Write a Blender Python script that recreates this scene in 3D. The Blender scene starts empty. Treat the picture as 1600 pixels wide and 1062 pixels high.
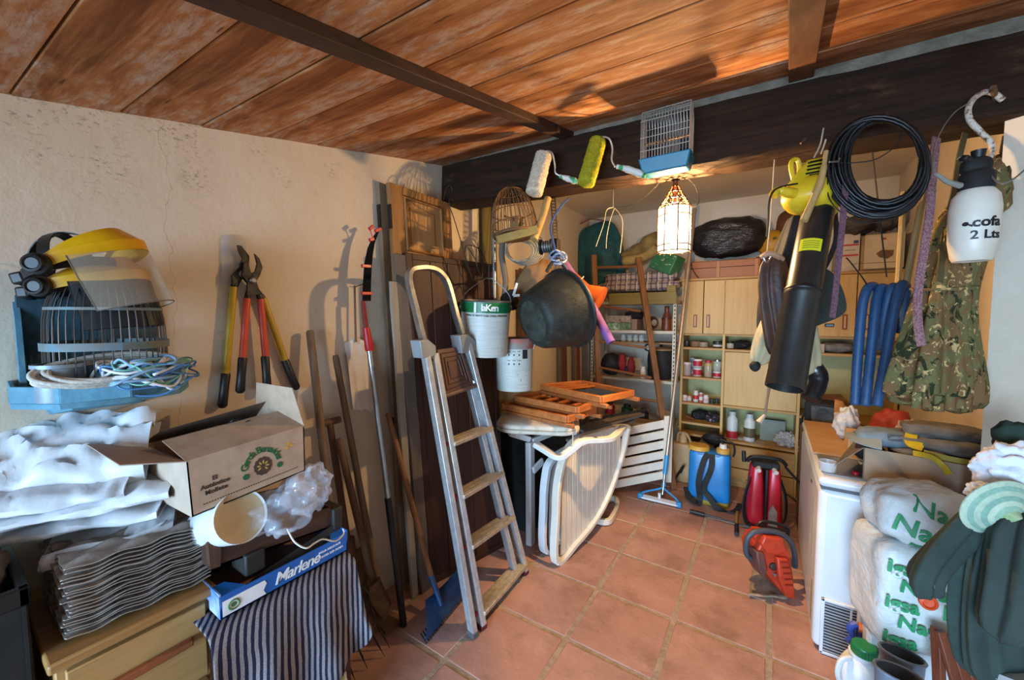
import bpy, math, random
from mathutils import Vector, Matrix, Euler, noise
V = Vector
random.seed(7)
scn = bpy.context.scene
COL = scn.collection
# ------------------------------------------------------------------ camera
F, CX, CY, H = 616.0, 800.0, 531.0, 1.6
YAW, PIT = math.radians(33.2), math.radians(-3.5)
fw = V((-math.sin(YAW) * math.cos(PIT), math.cos(YAW) * math.cos(PIT), math.sin(PIT)))
rt = V((math.cos(YAW), math.sin(YAW), 0.0))
up = rt.cross(fw)
EYE = V((0, 0, H))
cd = bpy.data.cameras.new('camera')
cam = bpy.data.objects.new('camera', cd)
COL.objects.link(cam)
cd.sensor_width = 36.0
cd.lens = F / 1600.0 * 36.0
cd.clip_start = 0.05
cam.matrix_world = Matrix(((rt.x, up.x, -fw.x, 0), (rt.y, up.y, -fw.y, 0), (rt.z, up.z, -fw.z, H), (0, 0, 0, 1)))
scn.camera = cam
# ------------------------------------------------------------------ world, daylight, exposure
w = bpy.data.worlds.new('sky')
scn.world = w
w.use_nodes = True
bg = w.node_tree.nodes['Background']
bg.inputs['Color'].default_value = (0.55, 0.72, 1.0, 1)
bg.inputs['Strength'].default_value = 0.5
ad = bpy.data.lights.new('doorway_daylight', 'AREA')
ad.shape = 'RECTANGLE'
ad.size, ad.size_y = 3.0, 2.2
ad.energy = 620
ad.color = (0.47, 0.72, 1.0)
ao = bpy.data.objects.new('doorway_daylight', ad)
COL.objects.link(ao)
ao.location = (-0.35, -4.5, 1.25)
ao.rotation_euler = (math.radians(90), 0, 0)
scn.view_settings.view_transform = 'Standard'
scn.view_settings.look = 'None'
scn.view_settings.gamma = 1.0
scn.view_settings.use_curve_mapping = False
scn.view_settings.exposure = 0.34
LAMP_POS = V((-0.433, 2.2, 2.07))
LAMP_W = 320.0


# ------------------------------------------------------------------ points from the photograph's rays
def ray(u, v):
    return fw + rt * ((u - CX) / F) - up * ((v - CY) / F)


def DP(u, v, d):
    return EYE + ray(u, v) * d


def PX(u, v, x):
    r = ray(u, v)
    return EYE + r * (x / r.x)


def PY(u, v, y):
    r = ray(u, v)
    return EYE + r * (y / r.y)


def PZ(u, v, z=0.0):
    r = ray(u, v)
    return EYE + r * ((z - H) / r.z)


def dp(pts):
    return [DP(*p) for p in pts]


def dep(p):
    return (V(p) - EYE).dot(fw)


# ------------------------------------------------------------------ materials
def lin(c):
    if isinstance(c, str):
        c = c.lstrip('#')
        c = [int(c[i:i + 2], 16) / 255 for i in (0, 2, 4)]
    return tuple((x / 12.92 if x <= 0.04045 else ((x + 0.055) / 1.055) ** 2.4) for x in c) + (1.0,)


class NT:
    def __init__(s, name):
        s.m = bpy.data.materials.new(name)
        s.m.use_nodes = True
        s.t = s.m.node_tree
        s.n = s.t.nodes
        s.l = s.t.links
        s.b = s.n['Principled BSDF']
        s.out = s.n['Material Output']
        s.tc = s.n.new('ShaderNodeTexCoord')

    def map(s, sc=(1, 1, 1), rot=(0, 0, 0), src='Object'):
        mp = s.n.new('ShaderNodeMapping')
        mp.inputs['Scale'].default_value = sc
        mp.inputs['Rotation'].default_value = rot
        s.l.new(s.tc.outputs[src], mp.inputs['Vector'])
        return mp.outputs['Vector']

    def noise(s, vec, scale, detail=4, rough=0.6, dist=0.0):
        n = s.n.new('ShaderNodeTexNoise')
        n.inputs['Scale'].default_value = scale
        n.inputs['Detail'].default_value = detail
        n.inputs['Roughness'].default_value = rough
        n.inputs['Distortion'].default_value = dist
        s.l.new(vec, n.inputs['Vector'])
        return n.outputs['Fac']

    def ramp(s, fac, stops, const=False):
        r = s.n.new('ShaderNodeValToRGB')
        e = r.color_ramp.elements
        while len(e) < len(stops):
            e.new(0.5)
        for i, (p, c) in enumerate(stops):
            e[i].position = p
            e[i].color = lin(c) if not (isinstance(c, tuple) and len(c) == 4) else c
        if const:
            r.color_ramp.interpolation = 'CONSTANT'
        s.l.new(fac, r.inputs['Fac'])
        return r.outputs['Color']

    def mix(s, fac, a, b, mode='MIX'):
        m = s.n.new('ShaderNodeMix')
        m.data_type = 'RGBA'
        m.blend_type = mode
        for sock, val in ((m.inputs[0], fac), (m.inputs[6], a), (m.inputs[7], b)):
            if isinstance(val, (int, float)):
                sock.default_value = val
            elif isinstance(val, (str, tuple)):
                sock.default_value = lin(val) if isinstance(val, str) else val
            else:
                s.l.new(val, sock)
        return m.outputs[2]

    def math(s, op, a, b=0.0):
        m = s.n.new('ShaderNodeMath')
        m.operation = op
        for sock, val in ((m.inputs[0], a), (m.inputs[1], b)):
            if isinstance(val, (int, float)):
                sock.default_value = val
            else:
                s.l.new(val, sock)
        return m.outputs[0]

    def sep(s, vec):
        n = s.n.new('ShaderNodeSeparateXYZ')
        s.l.new(vec, n.inputs[0])
        return n.outputs

    def rnd(s):
        n = s.n.new('ShaderNodeObjectInfo')
        return n.outputs['Random']

    def col(s, c):
        s.l.new(c, s.b.inputs['Base Color'])

    def bump(s, h, st=0.3, dist=0.01):
        b = s.n.new('ShaderNodeBump')
        b.inputs['Strength'].default_value = st
        b.inputs['Distance'].default_value = dist
        s.l.new(h, b.inputs['Height'])
        s.l.new(b.outputs[0], s.b.inputs['Normal'])

    def p(s, rough=0.6, metal=0.0, spec=0.5):
        s.b.inputs['Roughness'].default_value = rough
        s.b.inputs['Metallic'].default_value = metal
        s.b.inputs['Specular IOR Level'].default_value = spec
        return s


MATS = {}


def M(c1, rough=0.6, metal=0.0, c2=None, scale=12, st=(1, 1, 1), bump=0.0, bs=None, spec=0.5, lo=0.38, hi=0.66):
    """plain procedural material: colour, optional second colour in patches, optional fine relief"""
    key = (c1, rough, metal, c2, scale, st, bump, bs, spec, lo, hi)
    if key in MATS:
        return MATS[key]
    t = NT('surface').p(rough, metal, spec)
    vec = t.map(st)
    n = t.noise(vec, scale, 5)
    if c2 is None:
        a = lin(c1)
        c2 = tuple(max(0, x * 0.82) for x in a[:3]) + (1,)
        t.col(t.ramp(n, [(lo, c1), (hi, c2)]))
    else:
        t.col(t.ramp(n, [(lo, c1), (hi, c2)]))
    if bump:
        t.bump(t.noise(vec, bs or scale * 4, 4), bump, 0.01)
    MATS[key] = t.m
    return t.m


def wood(c1, c2, ax=2, rough=0.6, fine=60, bump=0.15, key=''):
    k = ('w', c1, c2, ax, rough, fine)
    if k in MATS:
        return MATS[k]
    t = NT('wood_grain').p(rough)
    sc = [1.0, 1.0, 1.0]
    sc[ax] = 0.06
    vec = t.map(tuple(sc))
    g = t.noise(vec, fine, 6, 0.65, 0.4)
    c = t.ramp(g, [(0.3, c1), (0.7, c2)])
    big = t.noise(t.map(), 5, 3)
    c = t.mix(t.ramp(big, [(0.4, (0, 0, 0, 1)), (0.7, (0.35, 0.35, 0.35, 1))]), c, c2)
    t.col(c)
    t.bump(g, bump, 0.004)
    MATS[k] = t.m
    return t.m


def clear(tint='#e8eef2', op=0.25, rough=0.15):
    k = ('clear', tint, op, rough)
    if k in MATS:
        return MATS[k]
    t = NT('clear_film').p(rough)
    t.b.inputs['Base Color'].default_value = lin(tint)
    tr = t.n.new('ShaderNodeBsdfTransparent')
    mx = t.n.new('ShaderNodeMixShader')
    mx.inputs[0].default_value = op
    t.l.new(tr.outputs[0], mx.inputs[1])
    t.l.new(t.b.outputs[0], mx.inputs[2])
    t.l.new(mx.outputs[0], t.out.inputs['Surface'])
    MATS[k] = t.m
    return t.m


# ------------------------------------------------------------------ geometry
def axis(p, q=None, d=None):
    p = V(p)
    z = (V(q) - p if d is None else V(d)).normalized()
    a = V((0, 0, 1)) if abs(z.z) < 0.95 else V((1, 0, 0))
    x = a.cross(z).normalized()
    y = z.cross(x)
    return Matrix(((x.x, y.x, z.x, p.x), (x.y, y.y, z.y, p.y), (x.z, y.z, z.z, p.z), (0, 0, 0, 1)))


def frame(o, x, y):
    """matrix with origin o, local x along x, local y along y"""
    x = V(x).normalized()
    z = x.cross(V(y)).normalized()
    y = z.cross(x)
    return Matrix(((x.x, y.x, z.x, o[0]), (x.y, y.y, z.y, o[1]), (x.z, y.z, z.z, o[2]), (0, 0, 0, 1)))


def RZ(deg, o=(0, 0, 0)):
    return Matrix.Translation(V(o)) @ Matrix.Rotation(math.radians(deg), 4, 'Z')


def smo(pts, k=6, closed=False):
    pts = [V(p) for p in pts]
    n = len(pts)
    if n < 3:
        return pts
    out = []
    for i in range(n if closed else n - 1):
        if closed:
            a, b, c, d = pts[i - 1], pts[i], pts[(i + 1) % n], pts[(i + 2) % n]
        else:
            a, b, c, d = pts[max(i - 1, 0)], pts[i], pts[i + 1], pts[min(i + 2, n - 1)]
        for j in range(k):
            t = j / k
            out.append(0.5 * ((2 * b) + (c - a) * t + (2 * a - 5 * b + 4 * c - d) * t * t + (3 * b - a - 3 * c + d) * t ** 3))
    if not closed:
        out.append(pts[-1])
    return out


class G:
    def __init__(s):
        s.v = []
        s.f = []

    def add(s, vs, fs):
        n = len(s.v)
        s.v += [V(p) for p in vs]
        s.f += [tuple(n + i for i in q) for q in fs]
        return s

    def hexa(s, p):
        return s.add(p, [(3, 2, 1, 0), (4, 5, 6, 7), (0, 1, 5, 4), (1, 2, 6, 5), (2, 3, 7, 6), (3, 0, 4, 7)])

    def box(s, c, d, R=None, tp=(1, 1)):
        x, y, z = d[0] / 2, d[1] / 2, d[2] / 2
        p = [(-x, -y, -z), (x, -y, -z), (x, y, -z), (-x, y, -z)]
        p += [(a * tp[0], b * tp[1], z) for a, b, _ in p]
        c = V(c)
        return s.hexa([(R @ V(q) if R else V(q)) + c for q in p])

    def bx(s, x0, x1, y0, y1, z0, z1, Mx=None):
        p = [(x0, y0, z0), (x1, y0, z0), (x1, y1, z0), (x0, y1, z0), (x0, y0, z1), (x1, y0, z1), (x1, y1, z1), (x0, y1, z1)]
        return s.hexa([Mx @ V(q) for q in p] if Mx else p)

    def slab(s, quad, ext):
        """a board: four corners of one face and the thickness vector"""
        a = [V(q) for q in quad]
        e = V(ext)
        if (a[1] - a[0]).cross(a[2] - a[1]).dot(e) < 0:
            a.reverse()
        return s.hexa(a + [q + e for q in a])

    def prism(s, poly, ext):
        a = [V(q) for q in poly]
        e = V(ext)
        n = len(a)
        nn = V((0, 0, 0))
        for i in range(n):
            nn += a[i].cross(a[(i + 1) % n])
        if nn.dot(e) < 0:
            a.reverse()
        return s.add(a + [q + e for q in a], [tuple(range(n - 1, -1, -1)), tuple(range(n, 2 * n))] + [(i, (i + 1) % n, n + (i + 1) % n, n + i) for i in range(n)])

    def beam(s, p, q, wd, side, th):
        """a rectangular bar from p to q: width wd along side, thickness th"""
        p, q = V(p), V(q)
        d = (q - p).normalized()
        sd = V(side)
        sd = (sd - d * sd.dot(d)).normalized()
        n = d.cross(sd)
        a, b = sd * wd / 2, n * th / 2
        return s.hexa([p - a - b, p + a - b, p + a + b, p - a + b, q - a - b, q + a - b, q + a + b, q - a + b])

    def loft(s, rings, caps=True, closed=True):
        n = len(rings[0])
        vs = [p for r in rings for p in r]
        fs = []
        for i in range(len(rings) - 1):
            for j in range(n if closed else n - 1):
                k = (j + 1) % n
                fs.append((i * n + j, i * n + k, (i + 1) * n + k, (i + 1) * n + j))
        if caps and closed:
            fs.append(tuple(range(n - 1, -1, -1)))
            fs.append(tuple((len(rings) - 1) * n + j for j in range(n)))
        return s.add(vs, fs)

    def tube(s, pts, r, n=8, closed=False, flat=1.0):
        pts = [V(p) for p in pts]
        m = len(pts)
        rs = r if isinstance(r, (list, tuple)) else [r] * m
        if len(rs) != m:
            rs = [rs[0] + (rs[-1] - rs[0]) * i / (m - 1) for i in range(m)] if len(rs) == 2 else [rs[min(int(i * len(rs) / m), len(rs) - 1)] for i in range(m)]
        rings = []
        x = None
        for i in range(m):
            if closed:
                t = pts[(i + 1) % m] - pts[i - 1]
            else:
                t = pts[min(i + 1, m - 1)] - pts[max(i - 1, 0)]
            if t.length < 1e-9:
                t = V((0, 0, 1))
            t.normalize()
            if x is None:
                a = V((0, 0, 1)) if abs(t.z) < 0.9 else V((1, 0, 0))
                x = a.cross(t).normalized()
            else:
                x = x - t * x.dot(t)
                x = x.normalized() if x.length > 1e-6 else V((1, 0, 0))
            y = t.cross(x)
            rings.append([pts[i] + (x * math.cos(2 * math.pi * j / n) + y * math.sin(2 * math.pi * j / n) * flat) * rs[i] for j in range(n)])
        if closed:
            rings.append(rings[0])
            return s.loft(rings, caps=False)
        return s.loft(rings)

    def lathe(s, prof, Mx=None, n=24, ry=1.0):
        Mx = Mx or Matrix()
        rings = [[Mx @ V((r * math.cos(2 * math.pi * j / n), ry * r * math.sin(2 * math.pi * j / n), z)) for j in range(n)] for r, z in prof]
        return s.loft(rings)

    def blob(s, c, r, n=20, m=12, amp=0.1, freq=4.0, seed=0, R=None, sq=1.0, flatb=None):
        c = V(c)
        rings = []

        def pw(a):
            return math.copysign(abs(a) ** sq, a)
        for i in range(m + 1):
            ph = math.pi * (i / m) - math.pi / 2
            ph = max(min(ph, 1.55), -1.55)
            rg = []
            for j in range(n):
                th = 2 * math.pi * j / n
                d = V((pw(math.cos(ph)) * pw(math.cos(th)), pw(math.cos(ph)) * pw(math.sin(th)), pw(math.sin(ph))))
                n1 = noise.noise(d * freq * 0.45 + V((seed * 7.3, seed * 3.1, seed)))
                n2 = abs(noise.noise(d * freq * 0.62 + V((seed, seed * 5.7, 3))))
                k = 1 + amp * (0.8 * n1 + 0.7 * n2 - 0.12)
                q = V((d.x * r[0] * k, d.y * r[1] * k, d.z * r[2] * k))
                if flatb is not None:
                    q.z = max(q.z, -flatb)
                rg.append((R @ q if R else q) + c)
            rings.append(rg)
        return s.loft(rings)

    def hang(s, pts, rx, ry, right, n=36, folds=6, amp=0.12, seed=0, cap=True):
        """hanging cloth: elliptical rings along pts, with folds that deepen downwards"""
        pts = [V(p) for p in pts]
        m = len(pts)
        right = V(right).normalized()
        rings = []
        rnd = random.Random(seed)
        ph = rnd.random() * 6
        ph2 = rnd.random() * 6
        for i in range(m):
            t = (pts[min(i + 1, m - 1)] - pts[max(i - 1, 0)]).normalized()
            x = (right - t * right.dot(t)).normalized()
            y = t.cross(x)
            a = amp[i] if isinstance(amp, (list, tuple)) else amp
            rg = []
            for j in range(n):
                th = 2 * math.pi * j / n
                k = 1 + a * math.sin(folds * th + ph + 0.5 * math.sin(i * 0.5)) + 0.6 * a * math.sin((folds * 2 + 1) * th + ph2 + i * 0.25) + 0.4 * a * noise.noise(V((math.cos(th) * 2, math.sin(th) * 2, i * 0.4 + seed))) - 2.2 * a * max(0, .16 - abs(noise.noise(V((math.cos(th) * 1.7 + i * .22, math.sin(th) * 1.7, i * .5 + seed * 3)))))
                rg.append(pts[i] + x * (rx[i] * k * math.cos(th)) + y * (ry[i] * k * math.sin(th)))
            rings.append(rg)
        return s.loft(rings, caps=cap)

    def belt(s, pts, side, wd, th):
        pts = [V(p) for p in pts]
        m = len(pts)
        rings = []
        for i in range(m):
            t = (pts[min(i + 1, m - 1)] - pts[max(i - 1, 0)]).normalized()
            sd = V(side[i]) if isinstance(side, list) else V(side)
            sd = (sd - t * sd.dot(t)).normalized()
            nn = t.cross(sd)
            a = sd * (wd[i] if isinstance(wd, list) else wd) / 2
            b = nn * th / 2
            rings.append([pts[i] - a - b, pts[i] + a - b, pts[i] + a + b, pts[i] - a + b])
        return s.loft(rings)

    def sheet(s, rows, th=0.002):
        """cloth or film from a grid of points, given a real thickness"""
        nr, nc = len(rows), len(rows[0])
        top, bot = [], []
        for i in range(nr):
            for j in range(nc):
                a = V(rows[min(i + 1, nr - 1)][j]) - V(rows[max(i - 1, 0)][j])
                b = V(rows[i][min(j + 1, nc - 1)]) - V(rows[i][max(j - 1, 0)])
                nn = b.cross(a)
                nn = nn.normalized() if nn.length > 1e-9 else V((0, 0, 1))
                top.append(V(rows[i][j]) + nn * th / 2)
                bot.append(V(rows[i][j]) - nn * th / 2)
        fs = []
        o = nr * nc
        for i in range(nr - 1):
            for j in range(nc - 1):
                a, b, c, d = i * nc + j, i * nc + j + 1, (i + 1) * nc + j + 1, (i + 1) * nc + j
                fs.append((a, b, c, d))
                fs.append((o + d, o + c, o + b, o + a))
        ring = [j for j in range(nc)] + [i * nc + nc - 1 for i in range(1, nr)] + [(nr - 1) * nc + j for j in range(nc - 2, -1, -1)] + [i * nc for i in range(nr - 2, 0, -1)]
        k = len(ring)
        for i in range(k):
            a, b = ring[i], ring[(i + 1) % k]
            fs.append((b, a, o + a, o + b))
        return s.add(top + bot, fs)


INV = {}


def mesh(name, g, m, ang=40):
    me = bpy.data.meshes.new(name)
    me.from_pydata([tuple(p) for p in g.v], [], g.f)
    me.materials.append(m)
    if ang:
        me.polygons.foreach_set('use_smooth', [True] * len(me.polygons))
        me.set_sharp_from_angle(angle=math.radians(ang))
    me.update()
    return me


def mk(name, g, m, par=None, ang=40, bev=0.0, sub=0, local=False, kind=None, label=None, seg=2):
    gg = g
    if par is not None and not local and par.name in INV:
        gg = G()
        mi = INV[par.name]
        gg.v = [mi @ p for p in g.v]
        gg.f = g.f
    me = mesh(name, gg, m, ang)
    o = bpy.data.objects.new(name, me)
    COL.objects.link(o)
    if par is not None:
        o.parent = par
        if par.name in INV:
            INV[o.name] = INV[par.name]
    if bev:
        b = o.modifiers.new('bevel', 'BEVEL')
        b.width = bev
        b.segments = seg
        b.limit_method = 'ANGLE'
        b.angle_limit = math.radians(50)
        b.use_clamp_overlap = True
    if sub:
        b = o.modifiers.new('subdivision', 'SUBSURF')
        b.levels = sub
        b.render_levels = sub
    if kind:
        o['kind'] = kind
    if label:
        o['label'] = label
    return o


def tag(o, label, cat, group=None, kind=None):
    o['label'] = label
    o['category'] = cat
    if group:
        o['group'] = group
    if kind:
        o['kind'] = kind
    return o


def thing(name, label, cat, loc, rot=None, group=None):
    o = bpy.data.objects.new(name, None)
    COL.objects.link(o)
    o.empty_display_size = 0.05
    mw = rot.copy() if rot is not None else Matrix()
    mw.translation = V(loc)
    o.matrix_world = mw
    INV[o.name] = mw.inverted()
    return tag(o, label, cat, group)


def one(name, g, m, label, cat, group=None, ang=40, bev=0.0, sub=0, kind=None):
    xs = [p.x for p in g.v]
    ys = [p.y for p in g.v]
    zs = [p.z for p in g.v]
    c = V(((min(xs) + max(xs)) / 2, (min(ys) + max(ys)) / 2, min(zs)))
    gg = G()
    gg.v = [p - c for p in g.v]
    gg.f = g.f
    o = mk(name, gg, m, None, ang, bev, sub)
    o.location = c
    INV[o.name] = Matrix.Translation(-c)
    return tag(o, label, cat, group, kind)


def dup(root, mw, label, group=None):
    r = root.copy()
    COL.objects.link(r)
    r.matrix_world = mw
    INV[r.name] = mw.inverted()
    r['label'] = label
    if group:
        r['group'] = group
    for ch in list(root.children):
        c = ch.copy()
        COL.objects.link(c)
        c.parent = r
        for g2 in list(ch.children):
            d = g2.copy()
            COL.objects.link(d)
            d.parent = c
    return r


def text_g(s, size, fn, ext=0.001, align='CENTER', bold=0.0, sp=1.0, res=3):
    """lettering as geometry; fn maps flat letter coordinates to a point in the scene"""
    cu = bpy.data.curves.new('lettering', 'FONT')
    cu.body = s
    cu.size = size
    cu.extrude = ext
    cu.offset = bold
    cu.resolution_u = res
    cu.space_character = sp
    cu.align_x = align
    cu.align_y = 'CENTER'
    ob = bpy.data.objects.new('lettering', cu)
    COL.objects.link(ob)
    dg = bpy.context.evaluated_depsgraph_get()
    me = bpy.data.meshes.new_from_object(ob.evaluated_get(dg))
    g = G()
    g.v = [V(fn(v.co.x, v.co.y, v.co.z)) for v in me.vertices]
    g.f = [tuple(p.vertices) for p in me.polygons]
    bpy.data.objects.remove(ob)
    bpy.data.meshes.remove(me)
    bpy.data.curves.remove(cu)
    return g


def flat(Mx):
    return lambda x, y, z: Mx @ V((x, y, z))


# ================================================================== SETTING
def plaster(name, base, base2, mould):
    t = NT(name).p(0.9, 0, 0.2)
    o = t.map()
    c = t.ramp(t.noise(o, 2.2, 5, 0.6), [(0.35, base), (0.7, base2)])
    c = t.mix(t.math('MULTIPLY', t.noise(o, 38, 4), 0.10), c, '#8c8173')
    if mould:
        patch = None
        for (u, v), r_ in (((135, 182), .10), ((275, 208), .11), ((148, 258), .11), ((70, 242), .05), ((30, 172), .08), ((405, 235), .05), ((440, 275), .05), ((520, 262), .06), ((310, 280), .06)):
            q_ = PX(u, v, -1.83)
            vd = t.n.new('ShaderNodeVectorMath')
            vd.operation = 'DISTANCE'
            vd.inputs[1].default_value = q_
            t.l.new(o, vd.inputs[0])
            k = t.math('MAXIMUM', t.math('SUBTRACT', 1.25, t.math('DIVIDE', vd.outputs['Value'], r_)), 0.0)
            patch = k if patch is None else t.math('MAXIMUM', patch, k)
        patch = t.math('MINIMUM', patch, 1.0)
        dots = t.ramp(t.math('MULTIPLY', t.noise(t.map((1, 1, 1.9)), 62, 3, 0.62), t.math('ADD', 0.72, t.math('MULTIPLY', t.noise(o, 9, 3), 0.55))), [(0.55, (0, 0, 0, 1)), (0.64, (1, 1, 1, 1))])
        k = t.math('MULTIPLY', patch, dots)
        c = t.mix(t.math('MULTIPLY', k, 0.5), c, '#4f4940')
        # hairline crack running down from the ceiling
        yy = t.sep(o)[1]
        wob = t.math('MULTIPLY', t.math('SUBTRACT', t.noise(o, 7, 4), 0.5), 0.10)
        d = t.math('ABSOLUTE', t.math('SUBTRACT', t.math('ADD', yy, wob), 0.53))
        cr = t.math('LESS_THAN', d, 0.0011)
        c = t.mix(t.math('MULTIPLY', cr, 0.35), c, '#6b5f50')
        # scuffs low down
        lo = t.ramp(t.noise(o, 9, 5, 0.7), [(0.62, (0, 0, 0, 1)), (0.74, (1, 1, 1, 1))])
        c = t.mix(t.math('MULTIPLY', lo, 0.18), c, '#75695b')
    t.col(c)
    t.bump(t.noise(o, 14, 5, 0.6), 0.22, 0.02)
    return t.m


PLA = plaster('old_whitewash', '#d8cab6', '#cebea6', True)
PLB = plaster('plaster', '#d8cbb8', '#cdbda6', False)

# floor: grout bed and terracotta tiles
t = NT('grout').p(0.95)
t.col(t.ramp(t.noise(t.map(), 22, 5), [(0.35, '#a89686'), (0.7, '#8f7c6b')]))
t.bump(t.noise(t.map(), 60, 3), 0.4, 0.01)
GROUT = t.m
fl = G().bx(-1.9, 1.7, -1.9, 4.75, -0.12, -0.004)
floor = mk('floor', fl, GROUT)
floor['kind'] = 'structure'
t = NT('terracotta').p(0.55, 0, 0.35)
o = t.map()
g_ = t.n.new('ShaderNodeNewGeometry')
pos = g_.outputs['Position']
big = t.noise(pos, 1.7, 4)
c = t.ramp(t.noise(pos, 5, 6, 0.65), [(0.3, '#a27c70'), (0.55, '#b1897d'), (0.75, '#c0998e')])
c = t.mix(t.math('MULTIPLY', t.rnd(), 0.28), c, '#986b5c')
c = t.mix(t.math('MULTIPLY', t.ramp(t.noise(pos, 3.1, 6, 0.72), [(0.49, (0, 0, 0, 1)), (0.68, (1, 1, 1, 1))]), 0.5), c, '#674c35')
c = t.mix(t.math('MULTIPLY', t.ramp(t.noise(pos, 26, 4, 0.7), [(0.68, (0, 0, 0, 1)), (0.76, (1, 1, 1, 1))]), 0.6), c, '#4c3424')
t.col(c)
t.bump(t.noise(pos, 40, 5), 0.25, 0.006)
TERRA = t.m
S = 0.4225
gt = G().box((0, 0, -0.01), (S - 0.026, S - 0.026, 0.02))
tile_me = None
rt_ = random.Random(3)
for i in range(-3, 5):
    for j in range(-6, 8):
        cx, cy = -0.797 + (i + 0.5) * S, 1.706 + (j + 0.5) * S
        if cx < -1.9 or cx > 1.0 or cy > 4.7:
            continue
        if tile_me is None:
            o = mk('tile', gt, TERRA, floor, bev=0.004)
            tile_me = o
        else:
            o = tile_me.copy()
            COL.objects.link(o)
            o.parent = floor
        o.location = (cx, cy, 0.0 + rt_.uniform(-0.0012, 0.0))
        o.rotation_euler = (rt_.uniform(-.002, .002), rt_.uniform(-.002, .002), rt_.uniform(-.006, .006))

wl = G().prism([(-2.05, -1.9, -.12), (-1.83, -1.9, -.12), (-1.83, 2.33, -.12), (-1.89, 2.34, -.12), (-1.89, 4.75, -.12), (-2.05, 4.75, -.12)], (0, 0, 3.2))
o = mk('wall_left', wl, PLA, ang=0)
o['kind'] = 'structure'
wr = G().prism([(1.0, -1.9, -.12), (1.0, 1.7, -.12), (0.80, 2.03, -.12), (0.665, 2.14, -.12), (0.87, 2.16, -.12), (0.87, 4.75, -.12), (1.75, 4.75, -.12), (1.75, -1.9, -.12)], (0, 0, 3.2))
o = mk('wall_right', wr, PLB, ang=0)
o['kind'] = 'structure'
o = mk('wall_back', G().bx(-1.9, 0.9, 4.62, 4.8, -.12, 3.1), PLB, ang=0)
o['kind'] = 'structure'
g = G().bx(-2.0, -1.5, -1.95, -1.8, -.12, 2.6).bx(0.86, 1.1, -1.95, -1.8, -.12, 2.6).bx(-1.5, 0.86, -1.95, -1.8, 1.76, 2.6)
o = mk('wall_front', g, PLB, ang=0)
o['kind'] = 'structure'

# sloping boarded ceiling
CS = 0.2025


def ceil_z(y):
    return 2.186 + CS * y


TB = 0.0472          # the boards and the big beam run slightly askew


def ceil_pt(u, v):
    r = ray(u, v)
    k = (2.186 - H) / (r.z - CS * r.y)
    return EYE + r * k


t = NT('ceiling_boards').p(0.7, 0, 0.3)
o = t.map()
g1 = t.noise(t.map((0.05, 1, 1)), 38, 7, 0.68, 0.15)
g2 = t.noise(t.map((0.22, 1, 1)), 6.5, 5, 0.66, 0.7)
c = t.ramp(g1, [(0.30, '#7a4723'), (0.5, '#a86a39'), (0.72, '#c38d58')])
c = t.mix(t.ramp(g2, [(0.38, (0.75, 0.75, 0.75, 1)), (0.52, (0, 0, 0, 1))]), c, '#5a2a12')
wash = t.math('MULTIPLY', t.ramp(g2, [(0.49, (0, 0, 0, 1)), (0.60, (1, 1, 1, 1))]), t.ramp(t.noise(t.map((0.3, 1, 1)), 34, 6, 0.75), [(0.42, (0, 0, 0, 1)), (0.6, (1, 1, 1, 1))]))
c = t.mix(t.math('MULTIPLY', wash, 0.75), c, '#c4b3a3')
c = t.mix(t.math('MULTIPLY', t.rnd(), 0.25), c, '#a5582a')
ck = t.ramp(t.noise(t.map((0.12, 1, 1)), 55, 3, 0.5), [(0.27, (1, 1, 1, 1)), (0.31, (0, 0, 0, 1))])
c = t.mix(t.math('MULTIPLY', ck, 0.7), c, '#2a140a')
t.col(c)
t.bump(g1, 0.3, 0.006)
BOARD = t.m
ceil = bpy.data.objects.new('ceiling', mesh('ceiling', G().bx(-2.0, 1.7, 2.25, 4.75, 2.78, 2.86), PLB))
COL.objects.link(ceil)
ceil['kind'] = 'structure'
rc = random.Random(5)
y0, wid = 0.19, 0.2285
PSI = math.atan(TB)
SL = math.atan(CS)
for k in range(-9, 9):
    ya, yb = y0 + wid * k + 0.002, y0 + wid * (k + 1) - 0.002
    if yb > 2.15:
        yb = 2.15
    if yb - ya < 0.03:
        continue
    dz = rc.uniform(-0.003, 0.003)
    a = [(-1.86, ya - TB * .03), (1.55, ya + TB * 3.38), (1.55, yb + TB * 3.38), (-1.86, yb - TB * .03)]
    q = [V((x, y, ceil_z(y) + dz)) for x, y in a]
    g = G().hexa(q + [p + V((0, -0.003, 0.022)) for p in q])
    cc = sum(q, V((0, 0, 0))) / 4
    Ri = Matrix.Rotation(-PSI, 3, 'Z')
    g.v = [Ri @ (p - cc) for p in g.v]
    o = mk('plank', g, BOARD, ceil, bev=0.003, seg=1)
    o.location = cc
    o.rotation_euler = (0, 0, PSI)
mk('backing', G().hexa([V((x, y, ceil_z(y) + 0.03)) for x, y in ((-2.0, -1.9), (1.7, -1.9), (1.7, 2.45), (-2.0, 2.45))] + [V((x, y, ceil_z(y) + 0.06)) for x, y in ((-2.0, -1.9), (1.7, -1.9), (1.7, 2.45), (-2.0, 2.45))]), M('#3a2417', 0.9), ceil)

# the two dark battens under the boards
DARKW = wood('#1b110b', '#3a2416', 1, 0.75, 50)
for n, (pa, pb, wd) in enumerate((((372, -6), (890, 208), 0.062), ((1262, -4), (1252, 116), 0.085))):
    a, b = ceil_pt(*pa), ceil_pt(*pb)
    d = (b - a)
    a2 = a - d.normalized() * (1.6 if n == 0 else 2.4)
    dn = V((0, CS, -1)).normalized()
    g = G().beam(a2 + dn * 0.016, b + dn * 0.016, wd, V((1, 0, 0)), 0.034)
    o = mk('trim_%d' % (n + 1), g, wood('#2a180d', '#4a2c18', 1, 0.7, 50) if n == 0 else wood('#4a2b17', '#6b4226', 1, 0.7, 50), bev=0.003)
    o['kind'] = 'structure'

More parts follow.
